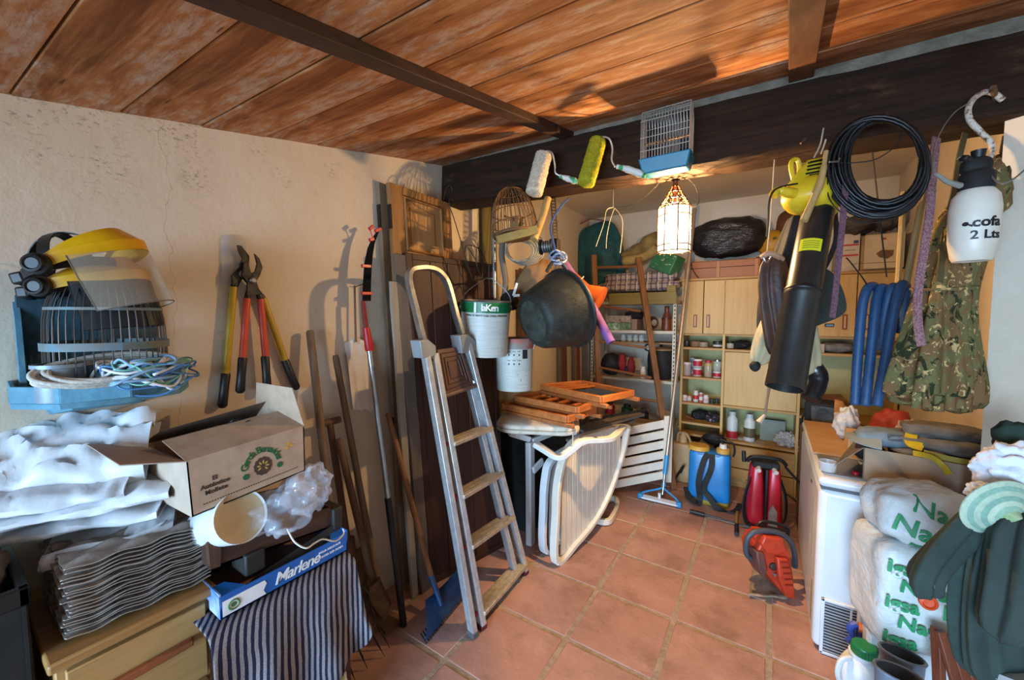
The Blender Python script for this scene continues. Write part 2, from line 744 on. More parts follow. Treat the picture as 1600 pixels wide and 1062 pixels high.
# big hewn beam
def beam_y(x):
    return 1.957 + TB * (x + 1.83)


t = NT('old_beam').p(0.8, 0, 0.25)
o = t.map()
gr = t.noise(t.map((0.08, 1, 1)), 40, 7, 0.7, 0.4)
c = t.ramp(gr, [(0.3, '#180e06'), (0.6, '#311d0e'), (0.8, '#4a2f19')])
c = t.mix(t.ramp(t.noise(t.map((0.4, 1, 1)), 9, 5, .7), [(0.6, (0, 0, 0, 1)), (0.7, (.5, .5, .5, 1))]), c, '#5f4129')
t.col(c)
t.bump(gr, 0.5, 0.012)
OLDB = t.m
rings = []
N = 60
for i in range(N + 1):
    x = -1.84 + 3.3 * i / N
    yf = beam_y(x)
    zb = 2.312 - 0.022 * (x + 1.0)
    zt = 2.585 - 0.012 * (x + 1.8)
    w1 = 0.006 * noise.noise(V((x * 5, 1, 0))) + 0.004 * noise.noise(V((x * 17, 4, 0)))
    w2 = 0.008 * noise.noise(V((x * 4, 9, 0))) + 0.004 * noise.noise(V((x * 19, 2, 0)))
    r = [(yf + 0.008 + w1, zb + 0.004 + w2), (yf - 0.004 + w2, zb + 0.02), (yf + w1, zb + 0.13), (yf + 0.004 + w2, zt - 0.01), (yf + 0.02, zt + w1), (yf + 0.21, zt), (yf + 0.205 + w2, zb + 0.02), (yf + 0.19 + w1, zb + w2)]
    rings.append([V((x, a, b)) for a, b in r])
o = mk('trim_3', G().loft(rings), OLDB, ang=50)
o['kind'] = 'structure'
rings = []
for i in range(N + 1):
    x = -1.83 + 3.3 * i / N
    yf = beam_y(x)
    zt = 2.575 - 0.012 * (x + 1.8)
    wv = 0.006 * noise.noise(V((x * 7, 3, 5)))
    rings.append([V((x, yf + 0.012 + wv, zt - 0.005)), V((x, yf + 0.03 + wv, zt + 0.05)), V((x, yf + 0.035, zt + 0.12)), V((x, yf + 0.3, zt + 0.12)), V((x, yf + 0.3, zt - 0.005))])
o = mk('trim_4', G().loft(rings), M('#8a7f70', 0.95, 0, '#6b6052', 14, bump=0.5), ang=60)
o['kind'] = 'structure'


# ================================================================== lantern
def lantern():
    L = LAMP_POS
    root = thing('lantern', 'lit octagonal pierced metal lantern with frosted glass panes hanging under the beam', 'lantern', (L.x, L.y, L.z - 0.15))
    brz = M('#6a3d22', 0.5, 0.4, '#33200f', 40)
    gl = NT('lit_frosted_glass')
    em = gl.n.new('ShaderNodeEmission')
    em.inputs[0].default_value = (1.0, 0.88, 0.66, 1)
    em.inputs[1].default_value = 2.7
    tr = gl.n.new('ShaderNodeBsdfTransparent')
    mx = gl.n.new('ShaderNodeMixShader')
    mx.inputs[0].default_value = 0.4
    gl.l.new(tr.outputs[0], mx.inputs[1])
    gl.l.new(em.outputs[0], mx.inputs[2])
    gl.l.new(mx.outputs[0], gl.out.inputs['Surface'])
    R, z0, z1 = 0.082, L.z - 0.135, L.z + 0.085
    P = [V((L.x + R * math.cos(math.pi * (k + .5) / 4), L.y + R * math.sin(math.pi * (k + .5) / 4), 0)) for k in range(8)]
    g = G()
    for k in range(8):
        a, b = P[k], P[(k + 1) % 8]
        g.tube([V((a.x, a.y, z0 - 0.008)), V((a.x, a.y, z1 + 0.006))], 0.003, 6)
        for z in (z0, z0 + 0.03, z1 - 0.04, z1):
            g.tube([V((a.x, a.y, z)), V((b.x, b.y, z))], 0.0028, 5)
    mk('frame', g, brz, root)
    for k in range(8):
        a, b = P[k], P[(k + 1) % 8]
        mid = (a + b) / 2 - V((L.x, L.y, 0))
        nn = V((mid.x, mid.y, 0)).normalized() * 0.002
        q = [V((a.x, a.y, z0)), V((b.x, b.y, z0)), V((b.x, b.y, z1)), V((a.x, a.y, z1))]
        mk('pane', G().slab(q, -nn), gl.m, root, ang=0)
    # pierced crown: rings, scrolls and a finial
    g = G()
    for r, z in ((0.074, z1 + 0.012), (0.055, z1 + 0.045), (0.034, z1 + 0.082), (0.016, z1 + 0.112)):
        g.tube([V((L.x + r * math.cos(math.pi * j / 8), L.y + r * math.sin(math.pi * j / 8), z)) for j in range(16)], 0.0032, 5, closed=True)
    for k in range(16):
        a = math.pi * k / 8
        b = a + 0.28 * (1 if k % 2 else -1)
        g.tube(smo([V((L.x + r * math.cos(t), L.y + r * math.sin(t), z)) for r, t, z in ((0.08, a, z1), (0.062, b, z1 + 0.032), (0.048, a, z1 + 0.055), (0.032, b, z1 + 0.085), (0.016, a, z1 + 0.112))], 3), 0.0034, 5)
    g.lathe([(0.0, z1 + 0.108), (0.017, z1 + 0.112), (0.011, z1 + 0.128), (0.014, z1 + 0.137), (0.006, z1 + 0.15), (0.004, z1 + 0.165), (0, z1 + 0.166)], Matrix.Translation((L.x, L.y, 0)), 12)
    mk('crown', g, brz, root)
    top = z1 + 0.160
    g = G().tube(smo([V((L.x, L.y, top - 0.002)), V((L.x + 0.012, L.y, top + 0.012)), V((L.x, L.y, top + 0.026)), V((L.x - 0.012, L.y, top + 0.012))], 4, True), 0.0022, 5, closed=True)
    mk('hanging_ring', g, brz, root)
    bp = bpy.data.lights.new('lantern_bulb', 'POINT')
    bp.energy = LAMP_W
    bp.color = (1.0, 0.62, 0.27)
    bp.shadow_soft_size = 0.014
    b = bpy.data.objects.new('lantern_bulb', bp)
    COL.objects.link(b)
    b.location = L
    # bulb
    eb = NT('bulb_glow')
    em2 = eb.n.new('ShaderNodeEmission')
    em2.inputs[0].default_value = (1, 0.72, 0.40, 1)
    em2.inputs[1].default_value = 40
    tr2 = eb.n.new('ShaderNodeBsdfTransparent')
    mx2 = eb.n.new('ShaderNodeMixShader')
    mx2.inputs[0].default_value = 0.3
    eb.l.new(tr2.outputs[0], mx2.inputs[1])
    eb.l.new(em2.outputs[0], mx2.inputs[2])
    eb.l.new(mx2.outputs[0], eb.out.inputs['Surface'])
    zl = L.z - 0.06
    g = G().lathe([(0, zl - 0.045), (0.018, zl - 0.04), (0.029, zl - 0.015), (0.029, zl + 0.005), (0.016, zl + 0.04), (0.012, zl + 0.05), (0, zl + 0.051)], Matrix.Translation((L.x, L.y, 0)), 14)
    mk('bulb', g, eb.m, root)
    g = G().tube([V((L.x, L.y, zl + 0.052)), V((L.x, L.y, z1 + 0.11))], 0.008, 8)
    mk('bulb_holder', g, brz, root)
    return root


lantern()


# ================================================================== LEFT FOREGROUND
BLACK = M('#141414', 0.45)
BLACKM = M('#1b1b1c', 0.75, 0, '#0d0d0d')
RUB = M('#161617', 0.55, 0, '#232323', 30)
CARD = M('#b39a83', 0.85, 0, '#a3886f', 16, bump=0.05)
CARDIN = M('#8d7461', 0.9)
WHITE = M('#dcdad6', 0.6, 0, '#cfccc8')
STEEL = M('#a9abad', 0.32, 0.9, '#84868a', 20)
DSTEEL = M('#4c4a48', 0.5, 0.8, '#2d2a28', 30)
WIRE = M('#3a3430', 0.5, 0.7)
WIREL = M('#8d8478', 0.4, 0.8)

# chest of drawers
root = thing('chest_of_drawers', 'low wooden chest of drawers under the grey egg trays, long reddish handle', 'chest', (-1.6, 0.3, 0))
wd = wood('#a37a46', '#bb935c', 1, 0.5, 40)
mk('carcass', G().bx(-1.81, -1.42, 0.15, 0.46, 0.0, 0.752), wd, root, bev=0.003)
mk('worktop', G().bx(-1.815, -1.385, 0.135, 0.475, 0.754, 0.781), wood('#8f6636', '#a97d48', 1, 0.45, 40), root, bev=0.006)
for k in range(3):
    z1 = 0.735 - k * 0.24
    d = mk('drawer', G().bx(-1.418, -1.40, 0.165, 0.447, z1 - 0.225, z1), wd, root, bev=0.003)
    mk('handle', G().bx(-1.399, -1.382, 0.20, 0.41, z1 - 0.10, z1 - 0.078), wood('#7d4122', '#93522f', 1, 0.5, 40), d, bev=0.004)

# egg trays, each one its own
PULP = M('#a3968a', 0.95, 0, '#8c8075', 30, bump=0.2)
rows = []
n = 31
for i in range(n):
    r = []
    for j in range(n):
        x, y = -0.15 + 0.30 * i / (n - 1), -0.15 + 0.30 * j / (n - 1)
        ed_ = min(1, min(.15 - abs(x), .15 - abs(y)) / .03)
        cz = .004 * (1 - ed_) * math.cos(2 * math.pi * (x + y) / .1) + ed_ * 0.006 * math.cos(2 * math.pi * x / 0.1) * math.cos(2 * math.pi * y / 0.1) + 0.0035 * math.cos(2 * math.pi * x / 0.05)
        r.append(V((x, y, cz)))
    rows.append(r)
tray0 = None
ORD = ('first', 'second', 'third', 'fourth', 'fifth', 'sixth', 'seventh', 'eighth', 'ninth', 'tenth', 'eleventh', 'twelfth')
re_ = random.Random(2)
lab = 'grey pulp egg tray in the tall nested stack on the wooden chest'
for k in range(20):
    z = 0.797 + k * 0.0088 + re_.uniform(-.0006, .0006)
    if tray0 is None:
        o = mk('egg_tray', G().sheet(rows, 0.0022), PULP, ang=80)
        tag(o, lab, 'egg tray', 'egg trays in the nested stack')
        tray0 = o
    else:
        o = tray0.copy()
        COL.objects.link(o)
    j_ = min(k, 19 - k)
    o['label'] = 'grey pulp egg tray, %s from the %s of the nested stack' % (ORD[j_], 'bottom' if k < 10 else 'top')
    o.location = (-1.575 + re_.uniform(-.006, .006), 0.325 + re_.uniform(-.006, .006), z)
    o.rotation_euler = (re_.uniform(-.008, .008) - 0.02, re_.uniform(-.008, .008), re_.uniform(-.03, .03))

# folded white plastic sacks
SACKW = M('#d9dbde', 0.5, 0, '#cdd0d5', 7, bump=0.2, bs=18)


def fold(A, B, th, back, seed, droop=0.0, flare=0.0):
    A, B = V(A), V(B)
    d = (B - A).normalized()
    bk = V((-d.y, d.x, 0)).normalized()
    if bk.x > 0:
        bk = -bk
    rows = []
    n = 30
    up_prof = [(1 - q / 10, 1) for q in range(10)] + [(.03 - .10 * math.sin(math.pi * q / 6), math.cos(math.pi * q / 6)) for q in range(7)] + [((q + 1) / 8, -1) for q in range(8)]
    for i in range(n + 1):
        s = i / n
        c = A + (B - A) * s + V((0, 0, 0.010 * noise.noise(V((s * 3, seed, 0)))))
        r = []
        for x, y in up_prof:
            fx = max(x, 0)
            cr = abs(noise.noise(V((s * 3.2 + fx, fx * 3.1 + seed, y * .6 + seed * 2.3))))
            k2 = abs(noise.noise(V((s * 7 + fx * 2, fx * 5 - s * 4, seed * 5.1))))
            h_ = th * .5 * y * (.75 + .5 * noise.noise(V((s * 2, seed, 7)))) * (1 - .35 * fx)
            r.append(c + bk * (back * x + .02 * noise.noise(V((s * 4, seed * 2, y)))) + V((0, 0, h_ + (.55 * cr - .35 * k2) * th * (.6 + .4 * y) - droop * (1 - fx) ** 3 + flare * fx)))
        rows.append(r)
    return G().sheet(rows, .0035)


sack_l = ['lowest white folded plastic sack, directly on the egg trays',
          'white folded plastic sack second from the bottom of the pile on the egg trays',
          'white folded plastic sack with a long rounded fold, third from the bottom of the pile',
          'thin white folded sack just under the bunched top one',
          'white plastic sack bunched up on top of the pile against the wall']
for k, (a, b, th, bk, dr, fl) in enumerate((
        ((62, 868, 1.05), (270, 806, 1.20), 0.036, 0.26, 0.035, 0.0),
        ((-40, 846, 1.00), (248, 795, 1.17), 0.034, 0.30, 0.01, 0.0),
        ((-40, 826, 0.98), (266, 762, 1.16), 0.040, 0.30, 0.012, 0.0),
        ((-50, 800, 0.97), (196, 762, 1.12), 0.045, 0.28, 0.01, 0.03),
        ((-70, 762, 1.0), (226, 722, 1.18), 0.10, 0.20, 0.02, 0.10))):
    one('folded_sack', fold(DP(*a), DP(*b), th, bk, k + 1, dr, fl), SACKW, sack_l[k], 'sack', 'white sacks folded on the egg trays', ang=45)
# hanging corner of the lowest sack
P = [[DP(66, 868, 1.04), DP(130, 850, 1.08), DP(200, 838, 1.13), DP(262, 812, 1.19)], [DP(60, 880, 1.03), DP(128, 872, 1.07), DP(196, 858, 1.12), DP(232, 838, 1.17)], [DP(66, 893, 1.03), DP(110, 882, 1.06), DP(150, 872, 1.10), DP(206, 852, 1.15)]]
one('sack_corner', G().sheet([smo(r, 5) for r in P], 0.004), SACKW, 'loose white plastic corner hanging over the front of the egg trays', 'sack', ang=180)
g = G().blob(DP(122, 1012, 1.06), (0.03, 0.025, 0.012), amp=0.3, seed=3)
one('crumpled_wrapper', g, M('#2f7a3c', 0.5), 'crumpled green wrapper at the foot of the egg trays on the chest', 'wrapper')

# black crate with a paper bag
root = thing('plastic_crate', 'tall black plastic crate at the left edge beside the wooden chest', 'crate', (-1.6, -0.05, 0))
g = G()
x0, x1, y0, y1, zt = -1.79, -1.44, -0.27, 0.125, 0.965
for z in (0.0, 0.31, 0.62, zt - 0.045):
    for a in ((x0, x1, y0, y0 + .02), (x0, x1, y1 - .02, y1), (x0, x0 + .02, y0, y1), (x1 - .02, x1, y0, y1)):
        mk('rim', G().bx(*a, z, z + 0.045), BLACK, root, bev=0.004)
for a in ((x0 + .005, x1 - .005, y0 + .008, y0 + .014), (x0 + .005, x1 - .005, y1 - .014, y1 - .008), (x0 + .008, x0 + .014, y0 + .005, y1 - .005), (x1 - .014, x1 - .008, y0 + .005, y1 - .005)):
    mk('side_panel', G().bx(*a, 0.01, zt - 0.01), BLACKM, root)
mk('floor_panel', G().bx(x0 + .01, x1 - .01, y0 + .01, y1 - .01, 0.84, 0.85), BLACKM, root)
one('paper_sack', G().blob((-1.60, 0.0, 0.955), (0.14, 0.10, 0.10), 28, 18, 0.35, 6, 4), M('#97806a', 0.9, 0, '#7d6753', 14, bump=.3), 'crumpled brown paper sack poking out of the black crate', 'sack', ang=180)

# stool under a striped cloth
root = thing('stool', 'dark wooden stool hidden under the striped cloth', 'stool', (-1.53, 0.72, 0))
dw = wood('#2d1a10', '#432818', 2, 0.6, 40)
mk('seat', G().bx(-1.77, -1.30, 0.46, 0.88, 0.655, 0.685), dw, root, bev=0.004)
for x in (-1.75, -1.35):
    for y in (0.49, 0.835):
        mk('leg', G().bx(x, x + 0.035, y, y + 0.035, 0, 0.655), dw, root, bev=0.003)
for y in (0.50, 0.845):
    mk('stretcher', G().bx(-1.72, -1.35, y, y + 0.02, 0.2, 0.235), dw, root, bev=0.002)
t = NT('striped_cloth').p(0.95, 0, 0.1)
xyz = t.sep(t.map())
ph = t.math('ADD', t.math('MULTIPLY', xyz[1], 2 * math.pi / 0.021), t.math('MULTIPLY', xyz[0], 2 * math.pi / 0.03))
ph = t.math('ADD', ph, t.math('MULTIPLY', t.noise(t.map(), 9, 2), 3.0))
c = t.ramp(t.math('ADD', t.math('MULTIPLY', t.math('SINE', ph), 0.5), 0.5), [(0.40, '#24263a'), (0.58, '#9b9496')])
c = t.mix(t.math('MULTIPLY', t.ramp(t.noise(t.map(), 260, 2), [(0.4, (0, 0, 0, 1)), (0.6, (1, 1, 1, 1))]), 0.35), c, '#3b3d50')
t.col(c)
t.bump(t.noise(t.map(), 300, 2), 0.5, 0.004)
CLOTH = t.m
rows = []
prof = [(-1.77, 0.692), (-1.6, 0.692), (-1.45, 0.692), (-1.34, 0.692), (-1.295, 0.688), (-1.278, 0.665), (-1.272, 0.62), (-1.268, 0.57), (-1.262, 0.50), (-1.254, 0.42), (-1.25, 0.36)]
prof = smo([V((a, 0, b)) for a, b in prof], 4)
for i, p in enumerate(prof):
    r = []
    hang_ = max(0, (0.69 - p.z) / 0.22)
    for j in range(54):
        y = 0.415 + 0.535 * j / 53
        wv = 0.014 * hang_ * math.sin(y * 34 + 1.0) + 0.012 * hang_ * noise.noise(V((y * 14, hang_ * 2, 0)))
        z = p.z - (0.05 * hang_ * math.sin((y - .3) * 5)) + 0.003 * noise.noise(V((p.x * 9, y * 9, 2)))
        yy = y
        if y > 0.885:                                   # right end falls over the stool's edge
            e = y - 0.885
            z -= min(e * 3.2, 0.19) * (1 - hang_ * 0.75)
            yy = 0.885 + e * 0.35 + 0.01 * math.sin(p.x * 40)
        r.append(V((p.x + wv, yy, z)))
    rows.append(r)
one('striped_cloth', G().sheet(rows, 0.005), CLOTH, 'navy and white striped cotton cloth draped over the stool', 'cloth', ang=180, sub=1)
# bag under the stool
g = G().blob((-1.42, 0.80, 0.17), (0.13, 0.10, 0.17), 26, 16, 0.4, 7, 9)
one('carrier_bag', g, M('#c9ccd0', 0.35, 0, '#8aa35a', 9, lo=0.5, hi=0.6), 'crumpled white and green plastic bag on the floor under the striped cloth', 'bag', ang=180)

# blue fruit carton
BLUE = M('#1c62b4', 0.45, 0, '#1a589f')
root = thing('fruit_carton', 'shallow blue fruit carton with white lettering on the striped cloth', 'carton', (-1.48, 0.7, 0.70))
bl, br, tr, tl = PX(345, 971, -1.325), PX(543, 867, -1.325), PX(543, 838, -1.325), PX(343, 945, -1.325)
zb = 0.705
dz = zb - bl.z
for q in (bl, br, tr, tl):
    q.z += dz
br.z, tr.z, tl.z = zb, zb + 0.068, zb + 0.066
e = V((-0.30, 0.0, 0))
mk('side_panel', G().slab([bl, br, tr, tl], V((-0.004, 0, 0))), BLUE, root)
mk('side_panel', G().slab([bl + e, br + e, tr + e, tl + e], V((0.004, 0, 0))), BLUE, root)
mk('end_panel', G().slab([bl, bl + e, tl + e + V((0, 0, .012)), tl + V((0, 0, .012))], V((0, 0.004, 0))), M('#b9cbe2', 0.5, 0, '#2a66ad', 8), root)
mk('end_panel', G().slab([br, br + e, tr + e + V((0, 0, .012)), tr + V((0, 0, .012))], V((0, -0.004, 0))), BLUE, root)
mk('base_panel', G().slab([bl, br, br + e, bl + e], V((0, 0, 0.004))), CARDIN, root)
for q, sy in ((tl, 1), (tr, -1)):
    for ex in (0, -0.30 + 0.06):
        a = q + V((ex, 0, 0))
        mk('corner_flap', G().prism([a + V((0, 0, 0)), a + V((0, sy * 0.07, 0)), a + V((-0.06, sy * 0.035, 0.006)), a + V((-0.06, 0, 0.006))], V((0, 0, 0.004))), BLUE, root)
fm = frame(bl, br - bl, tl - bl)
Lf = (br - bl).length
LW = M('#eef2f6', 0.5)
mk('label', G().prism([fm @ V((x, y, 0.0006)) for x, y in ((0.006, 0.006), (0.125, 0.006), (0.118, 0.022), (0.128, 0.04), (0.122, 0.052), (0.006, 0.052))], fm.to_3x3() @ V((0, 0, 0.0008))), LW, root, label='white label with a round green seal')
g = G().tube([fm @ V((0.035 + 0.014 * math.cos(a * .3), 0.029 + 0.014 * math.sin(a * .3), 0.0018)) for a in range(21)], 0.0028, 5, closed=True)
g.prism([fm @ V((0.035 + 0.008 * math.cos(a * .7854), 0.029 + 0.008 * math.sin(a * .7854), 0.0014)) for a in range(8)], fm.to_3x3() @ V((0, 0, 0.0006)))
mk('seal', g, M('#4f7a4a', 0.5), root)
mk('lettering', text_g('Marlene', 0.054, flat(fm @ Matrix.Translation((Lf * 0.56, 0.033, 0.001)) @ Matrix(((1, .28, 0, 0), (0, 1, 0, 0), (0, 0, 1, 0), (0, 0, 0, 1)))), bold=0.0004, sp=0.86), LW, root)
for k in range(2):
    mk('small_print', text_g(('FIGLIA DELLE ALPI', 'TOCHTER DER ALPEN')[k], 0.0105, flat(fm @ Matrix.Translation((Lf * 0.83, 0.045 - 0.018 * k, 0.001)))), LW, root)

# dark inner trays and card dividers above it
DK = M('#2b2a26', 0.6, 0, '#1e1d1a', 10)
root = thing('divider_tray', 'dark grey card fruit divider standing in the blue carton', 'divider', (-1.48, 0.7, 0.78))
p1, p2, p3, p4 = PX(356, 905, -1.36), PX(532, 812, -1.36), PX(534, 842, -1.36), PX(372, 932, -1.36)
mk('long_panel', G().slab([p4, p3, p2, PX(395, 905, -1.36)], V((-0.004, 0, 0))), DK, root)
mk('rear_panel', G().slab([p4 + V((-.2, 0, 0)), p3 + V((-.2, 0, 0)), p2 + V((-.2, 0, 0.02)), p1 + V((-.2, 0, 0.03))], V((0.004, 0, 0))), DK, root)
mk('end_tab', G().bx(-1.46, -1.355, 0.54, 0.60, 0.775, 0.845), DK, root, bev=0.006)
mk('end_tab', G().bx(-1.46, -1.355, 0.84, 0.88, 0.79, 0.87), DK, root, bev=0.006)
root = thing('wood_print_tray', 'dark brown wood print carton tray above the blue carton', 'tray', (-1.5, 0.68, 0.86))
dwp = wood('#2b1a12', '#472c1e', 1, 0.6, 40)
bl, br, tr, tl = PX(328, 889, -1.37), PX(522, 822, -1.37), PX(520, 792, -1.37), PX(325, 848, -1.37)
e = V((-0.34, 0, 0))
mk('side_panel', G().slab([bl, br, tr, tl], V((-0.008, 0, 0))), dwp, root)
mk('side_panel', G().slab([bl + e, br + e, tr + e, tl + e], V((0.008, 0, 0))), dwp, root)
mk('end_panel', G().slab([bl, bl + e, tl + e, tl], V((0, 0.008, 0))), dwp, root)
mk('end_panel', G().slab([br, br + e, tr + e, tr], V((0, -0.008, 0))), dwp, root)
mk('base_panel', G().slab([bl, br, br + e, bl + e], V((0, 0, 0.006))), dwp, root)
mk('corner_post', G().slab([PX(325, 846, -1.366), PX(329, 890, -1.366), PX(345, 884, -1.366), PX(346, 842, -1.366)], V((-0.02, 0, 0))), wood('#3a2519', '#5a3a29', 2, 0.6, 40), root)

# roll and clear bag
CREAM = M('#c6b795', 0.6, 0, '#b5a582')
g = G()
a, b = DP(378, 806, 1.20), DP(322, 824, 1.27)
ax = axis(b, a)
L = (a - b).length
root = thing('paper_roll', 'white paper roll with a cream end lying under the open cardboard box', 'roll', b)
mk('sleeve', G().lathe([(0.062, 0), (0.064, 0.01), (0.078, L), (0.074, L - 0.004), (0.058, 0.004)], ax, 32), M('#d6dade', 0.6), root)
mk('end_disc', G().lathe([(0.0, L - 0.02), (0.05, L - 0.018), (0.074, L - 0.006), (0.074, L - 0.012), (0, L - 0.03)], ax, 32), CREAM, root)
g = G().blob(DP(440, 796, 1.33), (0.085, 0.11, 0.075), 56, 36, 0.42, 5, 5)
FILM = clear('#e6ecf8', 0.26, 0.12)
FILM.node_tree.nodes['Principled BSDF'].inputs['Specular IOR Level'].default_value = 0.9
root = thing('clear_bag', 'crumpled clear plastic bag bulging out beside the paper roll', 'bag', DP(452, 820, 1.34))
mk('film', g, FILM, root, ang=70)
g = G().blob(DP(482, 764, 1.40), (0.06, 0.08, 0.08), 48, 32, 0.5, 5, 11)
mk('bunched_neck', g, FILM, root, ang=70)
one('thin_string', G().tube(smo(dp([(449, 826, 1.26), (460, 846, 1.24), (478, 856, 1.25), (492, 848, 1.28), (505, 842, 1.31), (524, 845, 1.36), (537, 834, 1.40), (536, 826, 1.42)]), 5), 0.0028, 6), WHITE, 'thin white cord trailing from the clear bag over the dark tray', 'cord')

# open cardboard box with printed front
root = thing('cardboard_box', 'open cardboard box with green lettering, tilted on the clear bag', 'box', (-1.5, 0.55, 1.04))
fbl, fbr, ftr, ftl = PX(300, 808, -1.35), PX(477, 735, -1.35), PX(475, 666, -1.35), PX(291, 722, -1.35)
e = V((-0.30, -0.02, 0))
inn = V((-0.004, 0, 0))
mk('front_panel', G().slab([fbl, fbr, ftr, ftl], inn), CARD, root)
mk('back_panel', G().slab([fbl + e, fbr + e, ftr + e, ftl + e], -inn), CARD, root)
mk('side_panel', G().slab([fbl, fbl + e, ftl + e, ftl], V((0, 0.004, 0))), M('#b4a08c', 0.85), root)
mk('side_panel', G().slab([fbr, fbr + e, ftr + e, ftr], V((0, -0.004, 0))), CARD, root)
mk('base_panel', G().slab([fbl, fbr, fbr + e, fbl + e], V((0, 0, 0.004))), CARDIN, root)
T3 = V((0, 0, 0.003))
mk('flap', G().slab([ftl, ftr, ftr + V((-.15, -.01, .035)), ftl + V((-.15, -.01, .035))], T3), CARD, root)
mk('flap', G().slab([ftl + e, ftr + e, DP(427, 624, 1.50), DP(249, 674, 1.24)], V((-.003, 0, 0))), CARDIN, root)
mk('flap', G().slab([ftr, ftr + e, DP(400, 597, 1.52), DP(456, 606, 1.38)], V((0, .003, 0))), CARD, root)
mk('flap', G().slab([ftl, ftl + e, DP(135, 695, 1.13), DP(187, 728, 1.02)], T3), M('#a48d7d', 0.85), root)
fm = frame(fbl, fbr - fbl, ftl - fbl)
W = (fbr - fbl).length
Hh = (ftl - fbl).length
INK = M('#3a2c24', 0.8)
GRN = M('#22603a', 0.7)
for k, s in enumerate(('El', 'Aut\u00e9ntico', 'Mollete')):
    mk('lettering', text_g(s, 0.0185, flat(fm @ Matrix.Translation((W * 0.20, Hh * 0.56 - 0.0185 * k, 0.0008))), 0.0006, bold=.0003), INK, root)
R0 = 0.052
cx0, cy0 = W * 0.60, Hh * 0.46


def arc(x, y, z):
    a = math.pi / 2 - x / R0
    return fm @ V((cx0 + (R0 + y) * math.cos(a), cy0 + (R0 + y) * math.sin(a), z + 0.0008))


mk('lettering', text_g('Garc\u00eda Benavides', 0.030, arc, 0.0006, bold=.0006, sp=0.80), GRN, root)
g = G()
for a in (math.radians(200), math.radians(-20)):
    g = G().prism([fm @ V((cx0 + (R0 + .002) * math.cos(a) + 0.0095 * math.cos(k * .524), cy0 + (R0 - .0) * math.sin(a) + 0.0095 * math.sin(k * .524), 0.0004)) for k in range(12)], fm.to_3x3() @ V((0, 0, 0.0008)))
    mk('printed_dot', g, GRN, root)
g = G().prism([fm @ V((cx0 + (0.026 + .0025 * (k % 2)) * math.cos(k * .2618), cy0 - 0.002 + (0.028 + .0025 * (k % 2)) * math.sin(k * .2618), 0.0004)) for k in range(24)], fm.to_3x3() @ V((0, 0, 0.0006)))
mk('printed_emblem', g, M('#4d3a30', 0.8), root)
g = G()
for k in range(7):
    a = math.radians(-50 + 260 / 6 * k)
    g.prism([fm @ V((cx0 + r * math.cos(a + q), cy0 - .002 + r * math.sin(a + q), 0.0012)) for r, q in ((0.006, 0), (0.013, .25), (0.02, 0), (0.013, -.25))], fm.to_3x3() @ V((0, 0, 0.0004)))
mk('printed_grain', g, M('#c5a24d', 0.8), root)
g = G()
for k in range(40):
    x = 0.03 + (W - 0.05) * k / 40
    g.prism([fm @ V((x + a, 0.022 + b, 0.0004)) for a, b in ((0, 0), (0.0035, 0), (0.0035, 0.003), (0, 0.003))], fm.to_3x3() @ V((0, 0, 0.0004)))
mk('fine_print', g, INK, root)
g = G()
for a, b in ((W * .86, Hh * .72), (W * .89, Hh * .66), (W * .84, Hh * .64)):
    g.prism([fm @ V((a + r * math.cos(k * .785), b + .6 * r * math.sin(k * .785), .0004)) for k, r in zip(range(8), (.01, .006, .009, .006, .011, .006, .009, .006))], fm.to_3x3() @ V((0, 0, .0004)))
mk('printed_leaf', g, M('#cf9f3e', 0.8), root)
one('dark_bag', G().blob(ftl + (ftr - ftl) * .62 + V((-0.17, 0, -0.03)), (0.09, 0.085, 0.06), 26, 16, 0.5, 7, 8), M('#23252a', 0.4, 0, '#3c4048'), 'crumpled dark plastic bag inside the open cardboard box', 'bag', ang=60)
g = G().slab([DP(352, 664, 1.44), DP(364, 660, 1.45), DP(366, 652, 1.45), DP(354, 656, 1.44)], V((0, 0, -0.003)))
one('paper_tag', g, WHITE, 'small white paper tag on the dark bag in the open box', 'tag')


# ------------------------------------------------------------------ blue bird cage shelf on the wall
root = thing('hanging_birdcage', 'old blue painted wooden birdcage with a tray front, fixed to the white wall', 'birdcage', (-1.82, 0.30, 1.36))
BP = M('#5d92a8', 0.7, 0, '#48788c', 14, bump=.15)
BPD = M('#2e5361', 0.75, 0, '#1f3a45', 12, bump=.15)
cx, cy = -1.655, 0.325
mk('back_board', G().bx(-1.828, -1.812, 0.17, 0.48, 1.36, 1.66), BPD, root, bev=.002)
pl = [(-1.828, 0.145), (-1.66, 0.135), (-1.545, 0.205), (-1.51, 0.335), (-1.56, 0.46), (-1.68, 0.52), (-1.828, 0.505)]
mk('tray_base', G().prism([V((x, y, 1.355)) for x, y in pl], V((0, 0, 0.014))), BP, root)
for a, b in zip(pl[:-1], pl[1:]):
    A, B = V((a[0], a[1], 1.369)), V((b[0], b[1], 1.369))
    nn = V((-(B - A).y, (B - A).x, 0)).normalized() * 0.010
    mk('tray_rim', G().slab([A, B, B + V((0, 0, .045)), A + V((0, 0, .045))], nn), BP, root, bev=.002)
mk('corbel', G().hexa([V((-1.828, .22, 1.30)), V((-1.70, .25, 1.325)), V((-1.70, .40, 1.325)), V((-1.828, .44, 1.30)), V((-1.828, .20, 1.355)), V((-1.62, .23, 1.355)), V((-1.62, .43, 1.355)), V((-1.828, .46, 1.355))]), BP, root)
mk('side_board', G().slab([V((-1.82, .165, 1.37)), V((-1.73, .16, 1.37)), V((-1.80, .165, 1.60)), V((-1.82, .165, 1.64))], V((0, .012, 0))), BP, root)
r0 = 0.13
